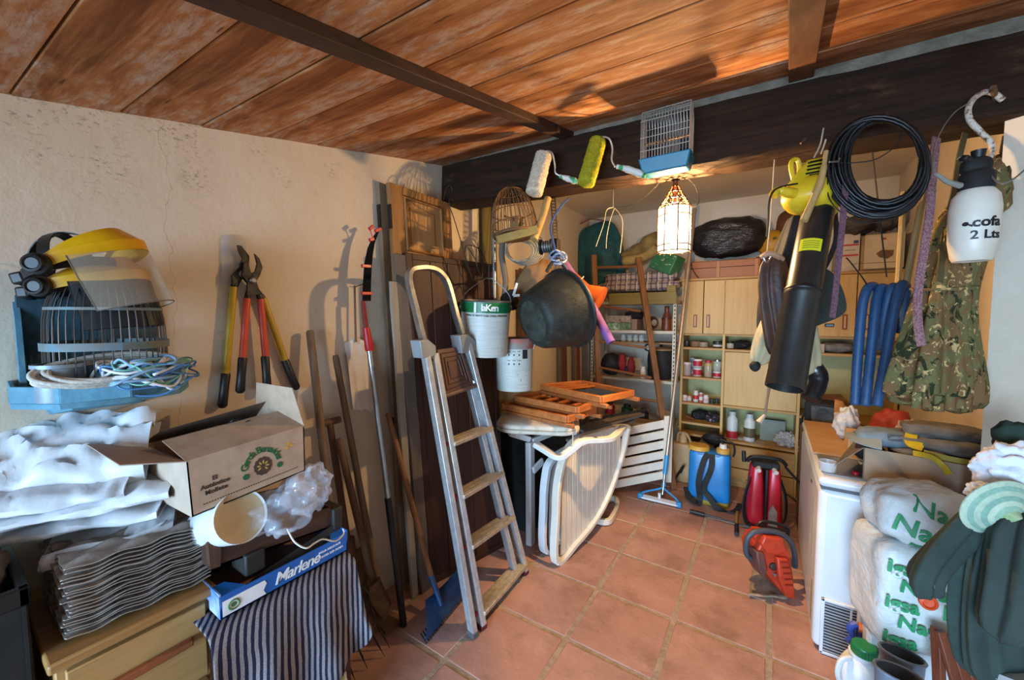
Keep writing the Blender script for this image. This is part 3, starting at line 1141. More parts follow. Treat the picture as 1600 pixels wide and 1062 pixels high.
for z, rr, h in ((1.515, r0 + 0.003, 0.011), (1.62, r0 * 0.93, 0.004), (1.385, r0, 0.005)):
    g = G()
    rg = [[V((cx + (rr + d) * math.cos(j * math.pi / 20), cy + (rr + d) * math.sin(j * math.pi / 20), z + e)) for d, e in ((0, -h), (.004, -h), (.004, h), (0, h))] for j in range(40)]
    rg.append(rg[0])
    g.loft(rg, caps=False)
    mk('hoop', g, M('#5d7f8b', .7, 0, '#6f6a60', 20), root)
WB = M('#4b5256', 0.5, 0.6, '#5c4a3e', 30)
wire0 = None
for k in range(44):
    g = G().tube(smo([V((r0, 0, 1.37)), V((r0, 0, 1.52)), V((r0 * .94, 0, 1.62)), V((r0 * .72, 0, 1.69)), V((r0 * .3, 0, 1.725)), V((0.01, 0, 1.73))], 3), 0.0017, 5) if wire0 is None else None
    if wire0 is None:
        g.v = [p - V((0, 0, 0)) for p in g.v]
        wire0 = mk('bar', g, WB, root, local=True)
        wire0.location = V((cx, cy, 0)) - root.location
        o = wire0
    else:
        o = wire0.copy()
        COL.objects.link(o)
        o.parent = root
    o.rotation_euler = (0, 0, 2 * math.pi * k / 44)
q = DP(95, 595, 1.02)
g = G().lathe([(0, 0), (.045, 0), (.046, .004), (.046, .088), (.052, .09), (.052, .10), (.045, .10), (.043, .01), (0, .01)], Matrix.Translation((-1.60, .215, 1.372)), 24)
one('tin_can', g, M('#94a4b0', .5, .3, '#7d8c97'), 'dented grey tin standing in the tray of the blue birdcage', 'can')

# coiled rope and tangled cable in its tray
pts = []
rr_ = random.Random(4)
cen = V((-1.545, 0.30, 1.450))
for k in range(170):
    a = k * 0.26
    rx, ry = 0.045 + .014 * math.sin(k * .37), 0.135 + .016 * math.sin(k * .23 + 1)
    pts.append(cen + V((rx * math.cos(a) - .01, ry * math.sin(a) + .01, 0.010 * math.sin(k * .11) - 0.030 * math.cos(a) + .008 * math.sin(a))))
one('rope_coil', G().tube(smo(pts, 2), 0.0060, 6), M('#cfcabf', .9, 0, '#b5aea2', 120, bump=.4), 'coil of white rope lying in the birdcage tray', 'rope', ang=180)
cols = [('#86aac6', 'tangled pale blue cable on the birdcage tray', (0.0042)), ('#e2e6ea', 'tangled white cable on the birdcage tray beside the blue one', (0.0042)), ('#74b8a4', 'thin green cord tangled among the cables on the birdcage tray', (0.0025)), ('#4a7fb4', 'tangled dark blue cable at the right end of the birdcage tray', 0.0028)]
for q, (cc, lab, r) in enumerate(cols):
    pts = []
    ck_ = V((-1.53, 0.37 + .02 * (q == 3), 1.425 - .004 * q))
    for k in range(40):
        a = k * 1.15 + rr_.uniform(-.4, .4)
        s = rr_.uniform(.55, 1.1)
        p = ck_ + V((0.05 * s * math.cos(a), 0.105 * s * math.sin(a), rr_.uniform(-.02, .055)))
        if p.x > -1.50 and rr_.random() < .6:
            p.z -= rr_.uniform(.01, .035)
        pts.append(p)
    one('cable', G().tube(smo(pts, 6), r, 6), M(cc, .5), lab, 'cable', 'cables in the birdcage tray', ang=180)


# ------------------------------------------------------------------ face shields on top of the cage
def shield(o, tilt, ys, name_l, mesh_v, d):
    """brow guard, visor, head harness; o = pivot in the middle of the head band"""
    Mx = Matrix.Translation(o) @ Matrix.Rotation(math.radians(ys), 4, 'Z') @ Matrix.Rotation(math.radians(tilt), 4, 'Y')
    root = thing('face_shield', name_l, 'face shield', o)
    YEL = M('#e0a90c', .4, 0, '#c8920a')
    # wedge shaped brow guard running from the head band out to the visor
    def rr(a):
        return .112 + .052 * max(0, math.cos(a)) ** 1.5
    A_ = [math.radians(-98 + 196 * j / 28) for j in range(29)]
    rows2 = [[Mx @ V((.085 * math.cos(a), .088 * math.sin(a), .026 + .055 * max(0, math.cos(a)))) for a in A_], [Mx @ V(((.5 * .085 + .5 * rr(a)) * math.cos(a), (.045 + .5 * .118) * math.sin(a), .022 + .062 * max(0, math.cos(a)))) for a in A_], [Mx @ V((rr(a) * math.cos(a), .118 * math.sin(a), .016 + .028 * max(0, math.cos(a)))) for a in A_]]
    mk('brow_guard', G().sheet(rows2, .003), YEL, root)
    mk('brow_band', G().sheet([[Mx @ V(((rr(a) + .002) * math.cos(a), .120 * math.sin(a), z + .028 * max(0, math.cos(a)))) for a in A_] for z in (-.012, .016)], .004), YEL, root)
    if mesh_v:
        t = NT('steel_gauze').p(.5)
        t.b.inputs['Base Color'].default_value = lin('#15161a')
        tr = t.n.new('ShaderNodeBsdfTransparent')
        mx = t.n.new('ShaderNodeMixShader')
        mx.inputs[0].default_value = .8
        t.l.new(tr.outputs[0], mx.inputs[1])
        t.l.new(t.b.outputs[0], mx.inputs[2])
        t.l.new(mx.outputs[0], t.out.inputs['Surface'])
        vm = t.m
    else:
        vm = clear('#b9ab98', .24, .06)
    rows = []
    for i in range(8):
        s = i / 7
        rows.append([Mx @ V(((rr(a) + .006) * math.cos(a) + .012 * s, .122 * math.sin(a) * (1 - .06 * s * s), .010 - d * s)) for a in [math.radians(-68 + 136 * j / 24) for j in range(25)]])
    mk('visor', G().sheet(rows, .0012), vm, root)
    edge = rows[-1]
    mk('visor_rim', G().tube([r[0] for r in rows] + edge[1:-1] + [r[-1] for r in reversed(rows)], .0016, 5), BLACK if mesh_v else M('#6b6355', .4), root)
    # harness
    g = G().sheet([[Mx @ V((.092 * math.cos(a) - .012, .088 * math.sin(a), z)) for a in [2 * math.pi * j / 30 for j in range(31)]] for z in (-.012, .012)], .004)
    mk('head_band', g, BLACK, root)
    g = G().belt([Mx @ V((-.01 + .0 * a, .088 * math.cos(a), .10 * math.sin(a))) for a in [math.pi * j / 14 for j in range(15)]], Mx.to_3x3() @ V((1, 0, 0)), .026, .003)
    g.belt([Mx @ V((-.012 + .09 * math.cos(a), 0, .102 * math.sin(a))) for a in [math.pi * (.1 + .9 * j / 14) for j in range(15)]], Mx.to_3x3() @ V((0, 1, 0)), .024, .003)
    mk('crown_strap', g, BLACK, root)
    for sy in (-1, 1):
        A = Mx @ V((-.005, sy * .128, 0))
        dr = Mx.to_3x3() @ V((0, sy, 0))
        mk('pivot_knob', G().lathe([(0, -.01), (.027, -.01), (.027, .004), (.021, .008), (.021, .016), (.016, .018), (.013, .014), (0, .014)], axis(A, d=dr), 20), BLACK, root)
    A = Mx @ V((-.112, 0, 0))
    mk('ratchet', G().box(A, (.03, .075, .032), Mx.to_3x3()), BLACK, root, bev=.006)
    mk('ratchet_knob', G().lathe([(0, 0), (.02, 0), (.02, .014), (.014, .018), (0, .018)], axis(A, d=Mx.to_3x3() @ V((-1, 0, 0))), 18), BLACK, root)
    return root


shield(DP(122, 420, 1.10), -16, 50, 'yellow browed face shield with a clear visor, uppermost on the blue birdcage', False, .15)
shield(DP(126, 452, 1.16), -6, 47, 'yellow browed face shield with a dark mesh visor, under the clear one', True, .135)

# ------------------------------------------------------------------ loppers on the wall
def px(pts, x):
    return [PX(a, b, x) for a, b in pts]


def lopper(lab, gc, left, right, lg, rg, head, x, blades):
    root = thing('lopper', lab, 'lopper', PX(*head, x))
    for hp, gp in ((left, lg), (right, rg)):
        h = mk('handle', G().tube(px(hp, x), .0135, 12), M(gc, .4), root)
        a = px(gp, x)
        d = (a[1] - a[0])
        mk('grip', G().tube([a[0], a[0] + d * .05, a[0] + d * .5, a[0] + d * .93, a[1]], [.0145, .0165, .0155, .0175, .010], 12), BLACK, h)
        mk('shank', G().tube(px([hp[0], head], x), [.012, .010], 10), DSTEEL, root)
    for poly in blades:
        mk('blade', G().prism(px(poly, x + .006), V((.010, 0, 0))), DSTEEL, root, bev=.0015)
    mk('pivot_bolt', G().lathe([(0, 0), (.014, 0), (.014, .008), (.008, .014), (0, .014)], axis(PX(*head, x + .012), d=(1, 0, 0)), 12), STEEL, root)
    return root


lopper('long yellow handled lopper with black grips hanging on the white wall', '#b99a16', [(365, 448), (353, 584)], [(411, 466), (446, 564)], [(353, 583), (347, 637)], [(445, 562), (464, 608)], (378, 428), -1.806,
       [[(369, 383), (376, 384), (388, 400), (388, 412), (380, 418), (374, 437), (362, 447), (361, 430), (372, 418), (377, 404), (371, 392)]])
lopper('red handled lopper with black grips hanging in front of the yellow one', '#cf4a2e', [(386, 466), (379, 559)], [(407, 467), (415, 557)], [(379, 558), (375, 614)], [(414, 556), (418, 612)], (394, 438), -1.786,
       [[(396, 396), (404, 404), (409, 418), (405, 430), (396, 444), (388, 440), (391, 428), (397, 424), (400, 412)], [(380, 410), (386, 408), (390, 424), (398, 436), (406, 460), (384, 462), (385, 440), (376, 430)]])
# clear hanging pack behind the blades
rows = [[PX(345, 372, -1.824), PX(358, 366, -1.82), PX(372, 368, -1.82), PX(388, 378, -1.824)], [PX(346, 410, -1.824), PX(356, 410, -1.812), PX(368, 412, -1.812), PX(386, 408, -1.824)], [PX(345, 444, -1.824), PX(354, 446, -1.816), PX(364, 440, -1.816), PX(372, 438, -1.824)]]
one('blister_pack', G().sheet([smo(r, 4) for r in rows], .0015), clear('#d9d4cc', .3, .1), 'empty clear plastic pack nailed to the wall behind the lopper blades', 'pack', ang=180)


# ================================================================== TOOLS AND BOARDS LEANING ON THE LEFT WALL
OLDW = wood('#5a4632', '#7d6650', 2, 0.7, 70)
OLDW2 = wood('#4a3323', '#6a4c35', 2, 0.7, 70)
RUST = M('#5a3d29', 0.75, 0.3, '#7a5a3c', 16, bump=.3)
IRON = M('#24201d', 0.6, 0.6, '#3c332b', 20)


def stick(g, a, b, r, n=10):
    a, b = V(a), V(b)
    return g.tube([a, a + (b - a) * .008, a + (b - a) * .5, b - (b - a) * .008, b], [r * .7, r, r * 1.06, r, r * .8], n)


# hay fork
root = thing('hay_fork', 'hay fork with long thin black tines on the floor, tall wooden handle on the wall', 'fork', (-1.6, 1.05, 0))
hd = V((-1.63, 1.03, 0.30))
mk('handle', stick(G(), PX(484, 516, -1.785), hd, 0.017), OLDW, root)
tips = [PZ(609, 1012, .006), PZ(601, 1025, .006), PZ(574, 1044, .006), PZ(556, 1066, .006)]
for k, tp in enumerate(tips):
    b0 = hd + V((.02 * (k - 1), -.055 * (k - 1.2), .0))
    mid = b0 + (tp - b0) * .28 + V((.02, .02, .06))
    mk('tine', G().tube(smo([hd, b0, mid, b0 + (tp - b0) * .62 + V((.0, .0, .035)), tp], 5), [.006, .006, .006, .0055, .005, .0045, .004, .0015], 7), IRON, root)
mk('ferrule', G().tube([hd + V((-.004, 0, .10)), hd + V((0, 0, -.01))], [.021, .017], 10), IRON, root)
# shovel with T handle
root = thing('shovel', 'rusty shovel with a wooden T handle leaning behind the hay fork', 'shovel', (-1.72, 1.15, 0))
a, b = PX(515, 659, -1.775), V((-1.745, 1.17, 0.34))
mk('shaft', stick(G(), a, b, .0155), OLDW2, root)
mk('grip', stick(G(), a + V((0, -.055, .0)), a + V((0, .055, 0)), .016), OLDW2, root)
rows = []
for i in range(9):
    s = i / 8
    wd = .10 * (1 - .15 * s) if s < .7 else .10 * math.sqrt(max(0.02, 1 - ((s - .7) / .31) ** 2)) * .9
    c = b + V((.05 * s, .02 + .02 * s, .06 - .37 * s))
    rows.append([c + V((.022 * math.cos(q * 1.4) - .02 + .012 * math.sin(s * 3), wd * q, 0)) for q in (-1, -.66, -.33, 0, .33, .66, 1)])
mk('blade', G().sheet(rows, .004), RUST, root)
mk('socket', G().tube([b + V((0, 0, .14)), b + V((.006, .005, .0))], [.019, .022], 10), RUST, root)
# hoe
root = thing('hoe', 'hoe with a grey wooden handle, worn end and rusty head on the floor', 'hoe', (-1.7, 1.3, 0))
a, b = PX(524, 555, -1.785), PZ(596, 945, .05)
mk('handle', G().tube([a, a + (b - a) * .01, a + (b - a) * .5, a + (b - a) * .85, b], [.012, .0155, .0165, .02, .025], 12), OLDW, root)
g = G().lathe([(.018, 0), (.03, 0), (.034, .03), (.03, .062), (.018, .062)], axis(b + V((-.02, -.02, -.02)), d=(.6, .6, .5)), 16)
mk('eye', g, RUST, root)
rows = [[b + V((.03 + .12 * s, -.05 + .03 * s + q * (.035 + .03 * s), .01 - .05 * s)) for q in (-1, 0, 1)] for s in (0, .25, .5, .75, 1)]
mk('blade', G().sheet(rows, .004), RUST, root)
# short handled mattock
root = thing('mattock', 'dark handled mattock, its short handle ending below the shovel grip', 'mattock', (-1.7, 1.2, 0))
a, b = PX(529, 686, -1.72), PX(584, 915, -1.66)
mk('handle', stick(G(), a, b, .0165), OLDW2, root)
mk('head', G().prism([b + V((0, -.02, .03)), b + V((.02, .02, .05)), b + V((.06, .06, -.10)), b + V((.055, .03, -.155)), b + V((.03, .0, -.10)), b + V((.01, -.03, -.02))], V((.03, -.03, .0))), RUST, root, bev=.004)

# white pleated cloth hanging from a nail
root = thing('white_cloth', 'white pleated cloth hanging from a thin stick on the wall', 'cloth', PX(560, 640, -1.80))
rows = []
for i, (u0, u1, v) in enumerate(((552, 560, 528), (538, 577, 536), (542, 580, 560), (546, 584, 590), (549, 588, 618), (552, 590, 640))):
    rows.append([PX(u0 + (u1 - u0) * j / 16, v + (5 if j in (5, 11) else 0), -1.808 + (.0035 if j in (4, 5, 10, 11) else 0) + .006 * j / 16) for j in range(17)])
mk('fabric', G().sheet(rows, .002), M('#dcd6cd', .85, 0, '#d0c9bf'), root, ang=60)
mk('stick', G().tube([PX(554, 446, -1.80), PX(556, 534, -1.795)], .006, 6), OLDW, root)
mk('nail', G().tube([PX(553, 449, -1.83), PX(568, 443, -1.77)], .0025, 5), IRON, root)

# pole saw
root = thing('pole_saw', 'pole saw with a red scabbard and red socket on a silver and black pole', 'saw', PZ(631, 978))
A, B = PX(577, 545, -1.71), PZ(631, 978, .004)
Mid = A + (B - A) * .545
RED = M('#b3141c', .4)
ALU = M('#b9bcc0', .28, .85, '#a2a5aa', 20)
mk('pole', G().tube([A, Mid], .0145, 12), ALU, root)
mk('lower_pole', G().tube([Mid - (Mid - A) * .02, Mid, B + (A - B).normalized() * .012, B], [.0165, .0172, .0172, .013], 12), BLACK, root)
S2 = PX(572, 512, -1.72)
mk('socket', G().tube([A + (A - S2) * -.0 + (B - A).normalized() * .01, A, S2], [.019, .022, .018], 12), RED, root)
mk('tang', G().tube([S2, PX(567, 470, -1.73)], [.013, .011], 8), M('#7d2019', .6), root)
bl = [PX(u, v, -1.735) for u, v in ((566, 470), (567, 440), (569, 412), (574, 388), (581, 372), (590, 360), (583, 380), (580, 398), (578, 420), (577, 445), (577, 470))]
mk('scabbard', G().prism(bl, V((.014, 0, 0))), M('#121213', .9, 0, '#0c0c0c', 12, spec=.1), root, ang=0)
mk('spine', G().tube(smo([PX(u, v, -1.728) for u, v in ((579, 465), (577, 440), (580, 405), (584, 380), (578, 358))], 4), .0035, 6), RED, root)
for (u0, v0), (u1, v1) in (((565, 415), (579, 416)), ((565, 458), (581, 458)), ((577, 358), (583, 353)), ((586, 361), (595, 357)), ((577, 375), (584, 373))):
    mk('clip', G().beam(PX(u0, v0, -1.722), PX(u1, v1, -1.722), .016, (0, 0, 1), .014), RED, root, bev=.002)
fm = axis(A, B)


# two pine door leaves
def quad_pt(q, s, t):
    """bilinear point of a quad TL, TR, BR, BL"""
    tl, tr, br, bl = q
    return (tl * (1 - s) + tr * s) * (1 - t) + (bl * (1 - s) + br * s) * t


def panel_door(lab, q, n, th, w, w2, hinge):
    root = thing('panel_door', lab, 'door', (q[3] + q[2]) / 2)
    e = n * th
    W = (q[1] - q[0]).length
    Hh = (q[3] - q[0]).length
    sx, sy = .085 / W, .085 / Hh

    def sl(s0, s1, t0, t1, off=0, k=1.0):
        return G().slab([quad_pt(q, a, b) + n * off for a, b in ((s0, t0), (s1, t0), (s1, t1), (s0, t1))], e * k)
    for s0, s1 in ((0, sx), (1 - sx, 1)):
        mk('stile', sl(s0, s1, 0, 1), w, root, bev=.002)
    for t0 in (0, .155, .60, 1 - sy * 1.3):
        mk('rail', sl(sx, 1 - sx, t0, t0 + sy * (.5 if t0 == 0 else 1.15) if t0 < .9 else 1), w, root, bev=.002)
    for t0, t1 in ((sy * .5, .155), (.155 + sy * 1.15, .60), (.60 + sy * 1.15, 1 - sy * 1.3)):
        p = mk('panel', sl(sx, 1 - sx, t0, t1, -.016, .4), w2, root)
        cs_ = [quad_pt(q, a, b) + n * .002 for a, b in ((sx + .02, t0 + .006), (1 - sx - .02, t0 + .006), (1 - sx - .02, t1 - .006), (sx + .02, t1 - .006))]
        mk('moulding', G().tube(cs_, .008, 6, closed=True), w, p)
        mk('raised_field', sl(sx + .12, 1 - sx - .12, t0 + .024, t1 - .024, -.010, .25), w2, p, bev=.004)
    for t in hinge:
        mk('hinge', G().slab([quad_pt(q, -.012, t), quad_pt(q, .0, t), quad_pt(q, .0, t + .055), quad_pt(q, -.012, t + .055)], e * .8), IRON, root)
    return root


PINE = wood('#85592e', '#a67842', 2, .6, 45)
PINE2 = wood('#a4774a', '#bd9058', 2, .6, 45)
GREYP = wood('#75614a', '#8e7a60', 2, .7, 50)
NX = V((1, .02, .05)).normalized()
q = [PX(609, 284, -1.745), PX(704, 318, -1.735), PZ(716, 895), PZ(648, 922)]
q[2] = V((-1.69, 2.02, 0.0))
q[3] = V((-1.70, 1.56, 0.0))
panel_door('pine panelled door leaf in front, its upper panel catching the cage shadow', q, NX, -.032, PINE, PINE2, (.05, .56))
q2 = [p + V((-.052, -.030, 0)) for p in q]
q2[3] = q[3] + V((-.062, -.03, 0))
q2[2] = q[2] + V((-.062, -.03, 0))
panel_door('second pine door leaf stacked behind the front one against the wall', q2, NX, -.03, GREYP, GREYP, (.05, .56))
# grey weathered planks in front of the leaves
for (ut, vt, ub, vb, wd, xt, xb, lab, mt) in ((622, 398, 668, 915, .075, -1.705, -1.64, 'grey weathered plank with torn edges leaning on the pine door', wood('#57514b', '#6d6660', 2, .8, 60)), (612, 440, 652, 925, .045, -1.70, -1.66, 'pale narrow batten with nail stains leaning beside the grey plank', wood('#877f73', '#9e9687', 2, .8, 60))):
    a = PX(ut, vt, xt)
    b = PZ(ub, vb, 0.003)
    b = V((xb, a.y + (.10 if wd > .06 else .08), .003))
    g = G()
    rg = []
    for i in range(15):
        s = i / 14
        c = a + (b - a) * s
        w1, w2 = wd / 2 + .006 * noise.noise(V((i * .9, wd * 99, 0))), wd / 2 + .006 * noise.noise(V((i * .9, wd * 99, 5)))
        rg.append([c + V((0, -w1, 0)), c + V((0, w2, 0)), c + V((.018, w2, 0)), c + V((.018, -w1, 0))])
    one('plank', g.loft(rg), mt, lab, 'plank', ang=30)

# dark board door
DKB = wood('#26110a', '#3f1f12', 2, .6, 40)
DKB2 = wood('#2f160c', '#4a2414', 2, .6, 40)
q = [PX(632, 394, -1.69), PX(772, 413, -1.625), V((-1.50, 2.19, 0.0)), V((-1.635, 1.62, 0.0))]
nd = ((q[1] - q[0]).cross(q[3] - q[0])).normalized()
if nd.x < 0:
    nd = -nd
root = thing('board_door', 'dark red brown boarded door with a framed edge leaning behind the ladder', 'door', (q[2] + q[3]) / 2)
nb = 5
for k in range(nb):
    s0, s1 = .06 + .88 * k / nb + .003, .06 + .88 * (k + 1) / nb - .003
    mk('board', G().slab([quad_pt(q, a, b) for a, b in ((s0, .015), (s1, .015), (s1, .985), (s0, .985))], -nd * .02), DKB2 if k % 2 else DKB, root, bev=.003)
for s0, s1, t0, t1 in ((0, .06, 0, 1), (.94, 1, 0, 1), (0.06, .94, 0, .018), (.06, .94, .982, 1)):
    mk('frame_bar', G().slab([quad_pt(q, a, b) + nd * .006 for a, b in ((s0, t0), (s1, t0), (s1, t1), (s0, t1))], -nd * .032), DKB, root, bev=.003)
one('small_label', G().slab([quad_pt(q, a, b) + nd * .004 for a, b in ((.53, .148), (.64, .142), (.645, .155), (.535, .16))], nd * .0015), M('#cfc6b5', .7), 'small white paper label stuck on the dark boarded door', 'label')
g = G().tube(smo([quad_pt(q, a, b) + nd * .02 for a, b in ((.60, .082), (.60, .095), (.63, .10), (.67, .098), (.69, .106))], 4), .004, 6)
one('door_hook', g, IRON, 'short black bent hook on the dark boarded door', 'hook')

# leaf rake
root = thing('leaf_rake', 'blue plastic leaf rake with a worn brown handle standing by the ladder', 'rake', PZ(690, 960))
BLU = M('#1d4370', .5, 0, '#17375d')
bl_, br_ = PZ(662, 998, .012), PZ(724, 925, .012)
tl_, tr_ = PX(664, 938, bl_.x - .10), PX(716, 888, br_.x - .05)
rows = []
for i in range(6):
    s = i / 5
    rows.append([(tl_ + (tr_ - tl_) * j / 10) * (1 - s) + (bl_ + (br_ - bl_) * j / 10) * s + V((.02 * math.sin(s * 2.2), 0, .015 * math.sin(s * 3) - .012 * (math.sin(j / 10 * math.pi)) * (s < .1))) for j in range(11)])
mk('head', G().sheet(rows, .004), BLU, root)
for j in range(22):
    p = bl_ + (br_ - bl_) * (j / 21)
    mk('tine', G().beam(p + V((-.02, 0, .02)), p + V((.028, -.006, -.006)), .006, (br_ - bl_), .004), M('#10233b', .5), root)
so = DP(690, 946, dep(bl_) + .14)
st = DP(672, 896, dep(bl_) + .22)
mk('socket', G().tube([so, st], [.012, .019], 10), BLU, root)
mk('handle', stick(G(), PX(606, 645, -1.69), st + (so - st) * .1, .0145), wood('#6a4326', '#8a5f3a', 2, .6, 60), root)

# aluminium step ladder
root = thing('step_ladder', 'aluminium step ladder with hoop handle and brown platform, folded against the dark door', 'ladder', PZ(745, 985))
LAD = M('#c6cacd', .36, .55, '#aeb2b6', 26)
HOOP = M('#aaa79f', .35, .8, '#8c8a85', 26)
Bf, Cf, Af, Df = PZ(752, 980), PZ(819, 895), PZ(739, 993), PZ(806, 907)
Bt, Ct, At, Dt = PX(677, 552, -1.44), PX(729, 536, -1.44), PX(664, 548, -1.44), PX(722, 552, -1.485)
side = V((.2, 1, 0))
for nm, a, b in (('stile', Bt, Bf), ('stile', Ct, Cf), ('rear_leg', At, Af), ('rear_leg', Dt, Df)):
    l = mk(nm, G().beam(a, b + V((0, 0, .02)), .032, side, .055 if nm == 'stile' else .045), LAD, root, bev=.004)
    mk('foot', G().beam(b + V((0, 0, .03)), b + V((0, 0, .001)), .038, side, .05), M('#5b1f22', .6) if nm == 'stile' else M('#55575a', .6), l, bev=.004)


def online(a, b, v):
    lo_, hi_ = 0.0, 1.0
    for _ in range(30):
        m_ = (lo_ + hi_) / 2
        p = a + (b - a) * m_
        d = p - EYE
        vv = CY - F * d.dot(up) / d.dot(fw)
        if vv < v:
            lo_ = m_
        else:
            hi_ = m_
    return a + (b - a) * lo_


TRD = M('#bdb2a0', .45, .4, '#a09684', 30)
lean = (Bt - Bf).normalized()
for vb, vc in ((692, 668), (774, 738), (852, 806), (955, 880)):
    a, b = online(Bt, Bf, vb), online(Ct, Cf, vc)
    ax_ = (b - a).normalized()
    out = V((ax_.y, -ax_.x, 0)).normalized()
    tr_o = mk('tread', G().beam(a, b, .085, out, .022), TRD, root, bev=.003)
    for k in range(3):
        mk('ridge', G().beam(a + out * (-.026 + .026 * k) + V((0, 0, .0125)), b + out * (-.026 + .026 * k) + V((0, 0, .0125)), .008, out, .005), TRD, tr_o)
    for p, sg in ((a, -1), (b, 1)):
        mk('plug', G().lathe([(0, -.008), (.011, -.006), (.011, .006), (0, .008)], axis(p + ax_ * .022 * sg, d=ax_), 10), M('#b02c38', .5), root)
a, b = online(At, Af, 962), online(Dt, Df, 884)
mk('cross_tube', G().tube([a + V((0, 0, -.03)), b + V((0, 0, -.03))], .013, 10), TRD, root)
hp = smo([Bt + (Bt - Bf) * -.03, PX(664, 540, -1.445), PX(648, 478, -1.47), PX(639, 440, -1.49), PX(641, 424, -1.50), PX(652, 419, -1.50), PX(672, 419, -1.50), PX(688, 427, -1.50), PX(700, 446, -1.495), PX(713, 494, -1.47), PX(727, 540, -1.445), Ct + (Cf - Ct) * .03], 5)
mk('hoop_handle', G().belt(hp, V((1, -.25, .1)), .045, .02), HOOP, root, bev=.003)
for u, v in ((667, 545), (729, 537)):
    c_ = PX(u, v, -1.425)
    mk('hinge_plate', G().prism([PX(u + a, v + b, -1.412) for a, b in ((-11, -13), (2, -15), (14, -5), (15, 10), (-6, 15))], V((-.07, 0, 0))), M('#9aa0a2', .5, .3), root, bev=.003)
pq = [PX(683, 546, -1.45), PX(720, 541, -1.45), PX(741, 601, -1.40), PX(694, 618, -1.40)]
nd2 = ((pq[1] - pq[0]).cross(pq[3] - pq[0])).normalized()
nd2 = nd2 if nd2.x > 0 else -nd2
BRN = M('#5e4238', .5, 0, '#523a31')
pl_ = mk('platform', G().slab(pq, -nd2 * .012), BRN, root, bev=.003)
for ins in (.10, .20, .30):
    cs = [quad_pt(pq, a, b) + nd2 * .002 for a, b in ((ins, ins), (1 - ins, ins), (1 - ins, 1 - ins), (ins, 1 - ins))]
    mk('ridge', G().tube(cs, .0035, 4, closed=True), BRN, pl_)
mk('platform_bar', G().tube([pq[3] + V((0, -.03, -.005)), pq[2] + V((.0, .03, -.005))], .012, 10), M('#6d5346', .5), root)
mk('brace', G().beam(PX(722, 585, -1.46), PX(741, 598, -1.40), .014, (0, 0, 1), .004), LAD, root)

# hanging wire trap and hooks
root = thing('wire_hanger', 'bent wire rack with long hooks hanging below the beam by the pier', 'rack', PX(745, 436, -1.50))
for pts in (((693, 312), (697, 294), (704, 290), (706, 300), (702, 318), (712, 350), (738, 437)), ((713, 300), (706, 318), (701, 320)), ((738, 437), (727, 410), (727, 388), (733, 383), (747, 388), (752, 404), (760, 432)), ((731, 386), (740, 400), (746, 412)), ((745, 386), (744, 410), (752, 432), (758, 426), (753, 405)), ((747, 385), (760, 410), (764, 432))):
    mk('wire', G().tube(smo([PX(a, b, -1.53) for a, b in pts], 5), .0028, 6), WIRE, root)
mk('bar', G().tube([PX(738, 437, -1.53), PX(765, 435, -1.53)], .006, 8), IRON, root)


# ================================================================== MIDDLE: HANGING BUCKETS, CHAIRS, LOUNGERS
# boards and pipe standing in the recess
for (ut, vt, xt, vb, wd, th, lab, m) in (
        (762, 322, -1.86, 800, .16, .02, 'olive stained board standing in the recess behind the metal pipe', wood('#5d5226', '#7a6b34', 2, .7, 40)),
        (815, 420, -1.84, 780, .10, .02, 'brown plank standing in the recess behind the grey hoses', wood('#5a3c22', '#755030', 2, .7, 40)),
        (878, 470, -1.80, 700, .11, .02, 'brown plank standing behind the rubber tub, left one of the group', wood('#4a2c18', '#6a4228', 2, .7, 40)),
        (900, 480, -1.78, 690, .08, .02, 'reddish plank standing behind the rubber tub, middle one of the group', wood('#5d2f1a', '#7c452a', 2, .7, 40)),
        (922, 478, -1.74, 690, .09, .02, 'dark plank standing behind the rubber tub, next to the trestle ladder', wood('#3c2415', '#5a3822', 2, .7, 40))):
    a = PX(ut, vt, xt)
    b = V((a.x + .05, a.y, .0))
    one('plank', G().hexa([b + V((0, -wd / 2, 0)), b + V((th, -wd / 2, 0)), b + V((th, wd / 2, 0)), b + V((0, wd / 2, 0)), a + V((0, -wd / 2, 0)), a + V((th, -wd / 2, 0)), a + V((th, wd / 2, 0)), a + V((0, wd / 2, 0))]), m, lab, 'plank', bev=.002)
a = PX(771, 312, -1.62)
root = thing('metal_pipe', 'tall bright metal pipe standing at the edge of the recess', 'pipe', (a.x + .02, a.y, 0))
mk('tube', G().tube([a, V((a.x + .02, a.y, .0))], .017, 12), STEEL, root)
mk('end_cap', G().tube([a + V((0, 0, -.03)), a + V((0, 0, .004))], .0185, 12), BLACKM, root)
# bundle of grey hoses
root = thing('hose_bundle', 'loops of pale grey hose hanging in the recess under the cone cage', 'hose', DP(815, 420, 2.55))
for k in range(6):
    c_ = (812 + 2 * k, 392 - 1 * k)
    pts = [DP(c_[0] + (22 + 1.6 * k) * math.cos(a_ * .42 + .2 * k), c_[1] + (16 + 2.2 * k) * math.sin(a_ * .42 + .2 * k), 2.55 + .012 * k) for a_ in range(15)]
    mk('loop', G().tube(pts, .0075, 7, closed=True), M('#8a8478', .6, 0, '#76705f'), root)
mk('hanging_length', G().tube(smo(dp([(786, 372, 2.6), (784, 400, 2.6), (790, 440, 2.6), (786, 475, 2.6)]), 5), .02, 8), M('#6f6658', .8), root)
g = G().hang(dp([(846, 405, 2.75), (842, 425, 2.75), (830, 450, 2.75), (822, 478, 2.75)]), [.05, .11, .13, .10], [.03, .05, .06, .05], rt, 30, 5, .14, 3)
one('canvas_bag', g, M('#8a6a42', .85, 0, '#77583a'), 'tan canvas bag hanging in the recess beside the rubber tub', 'bag', ang=180)
g = G().blob(DP(795, 470, 2.62), (.06, .06, .07), amp=.5, seed=5)
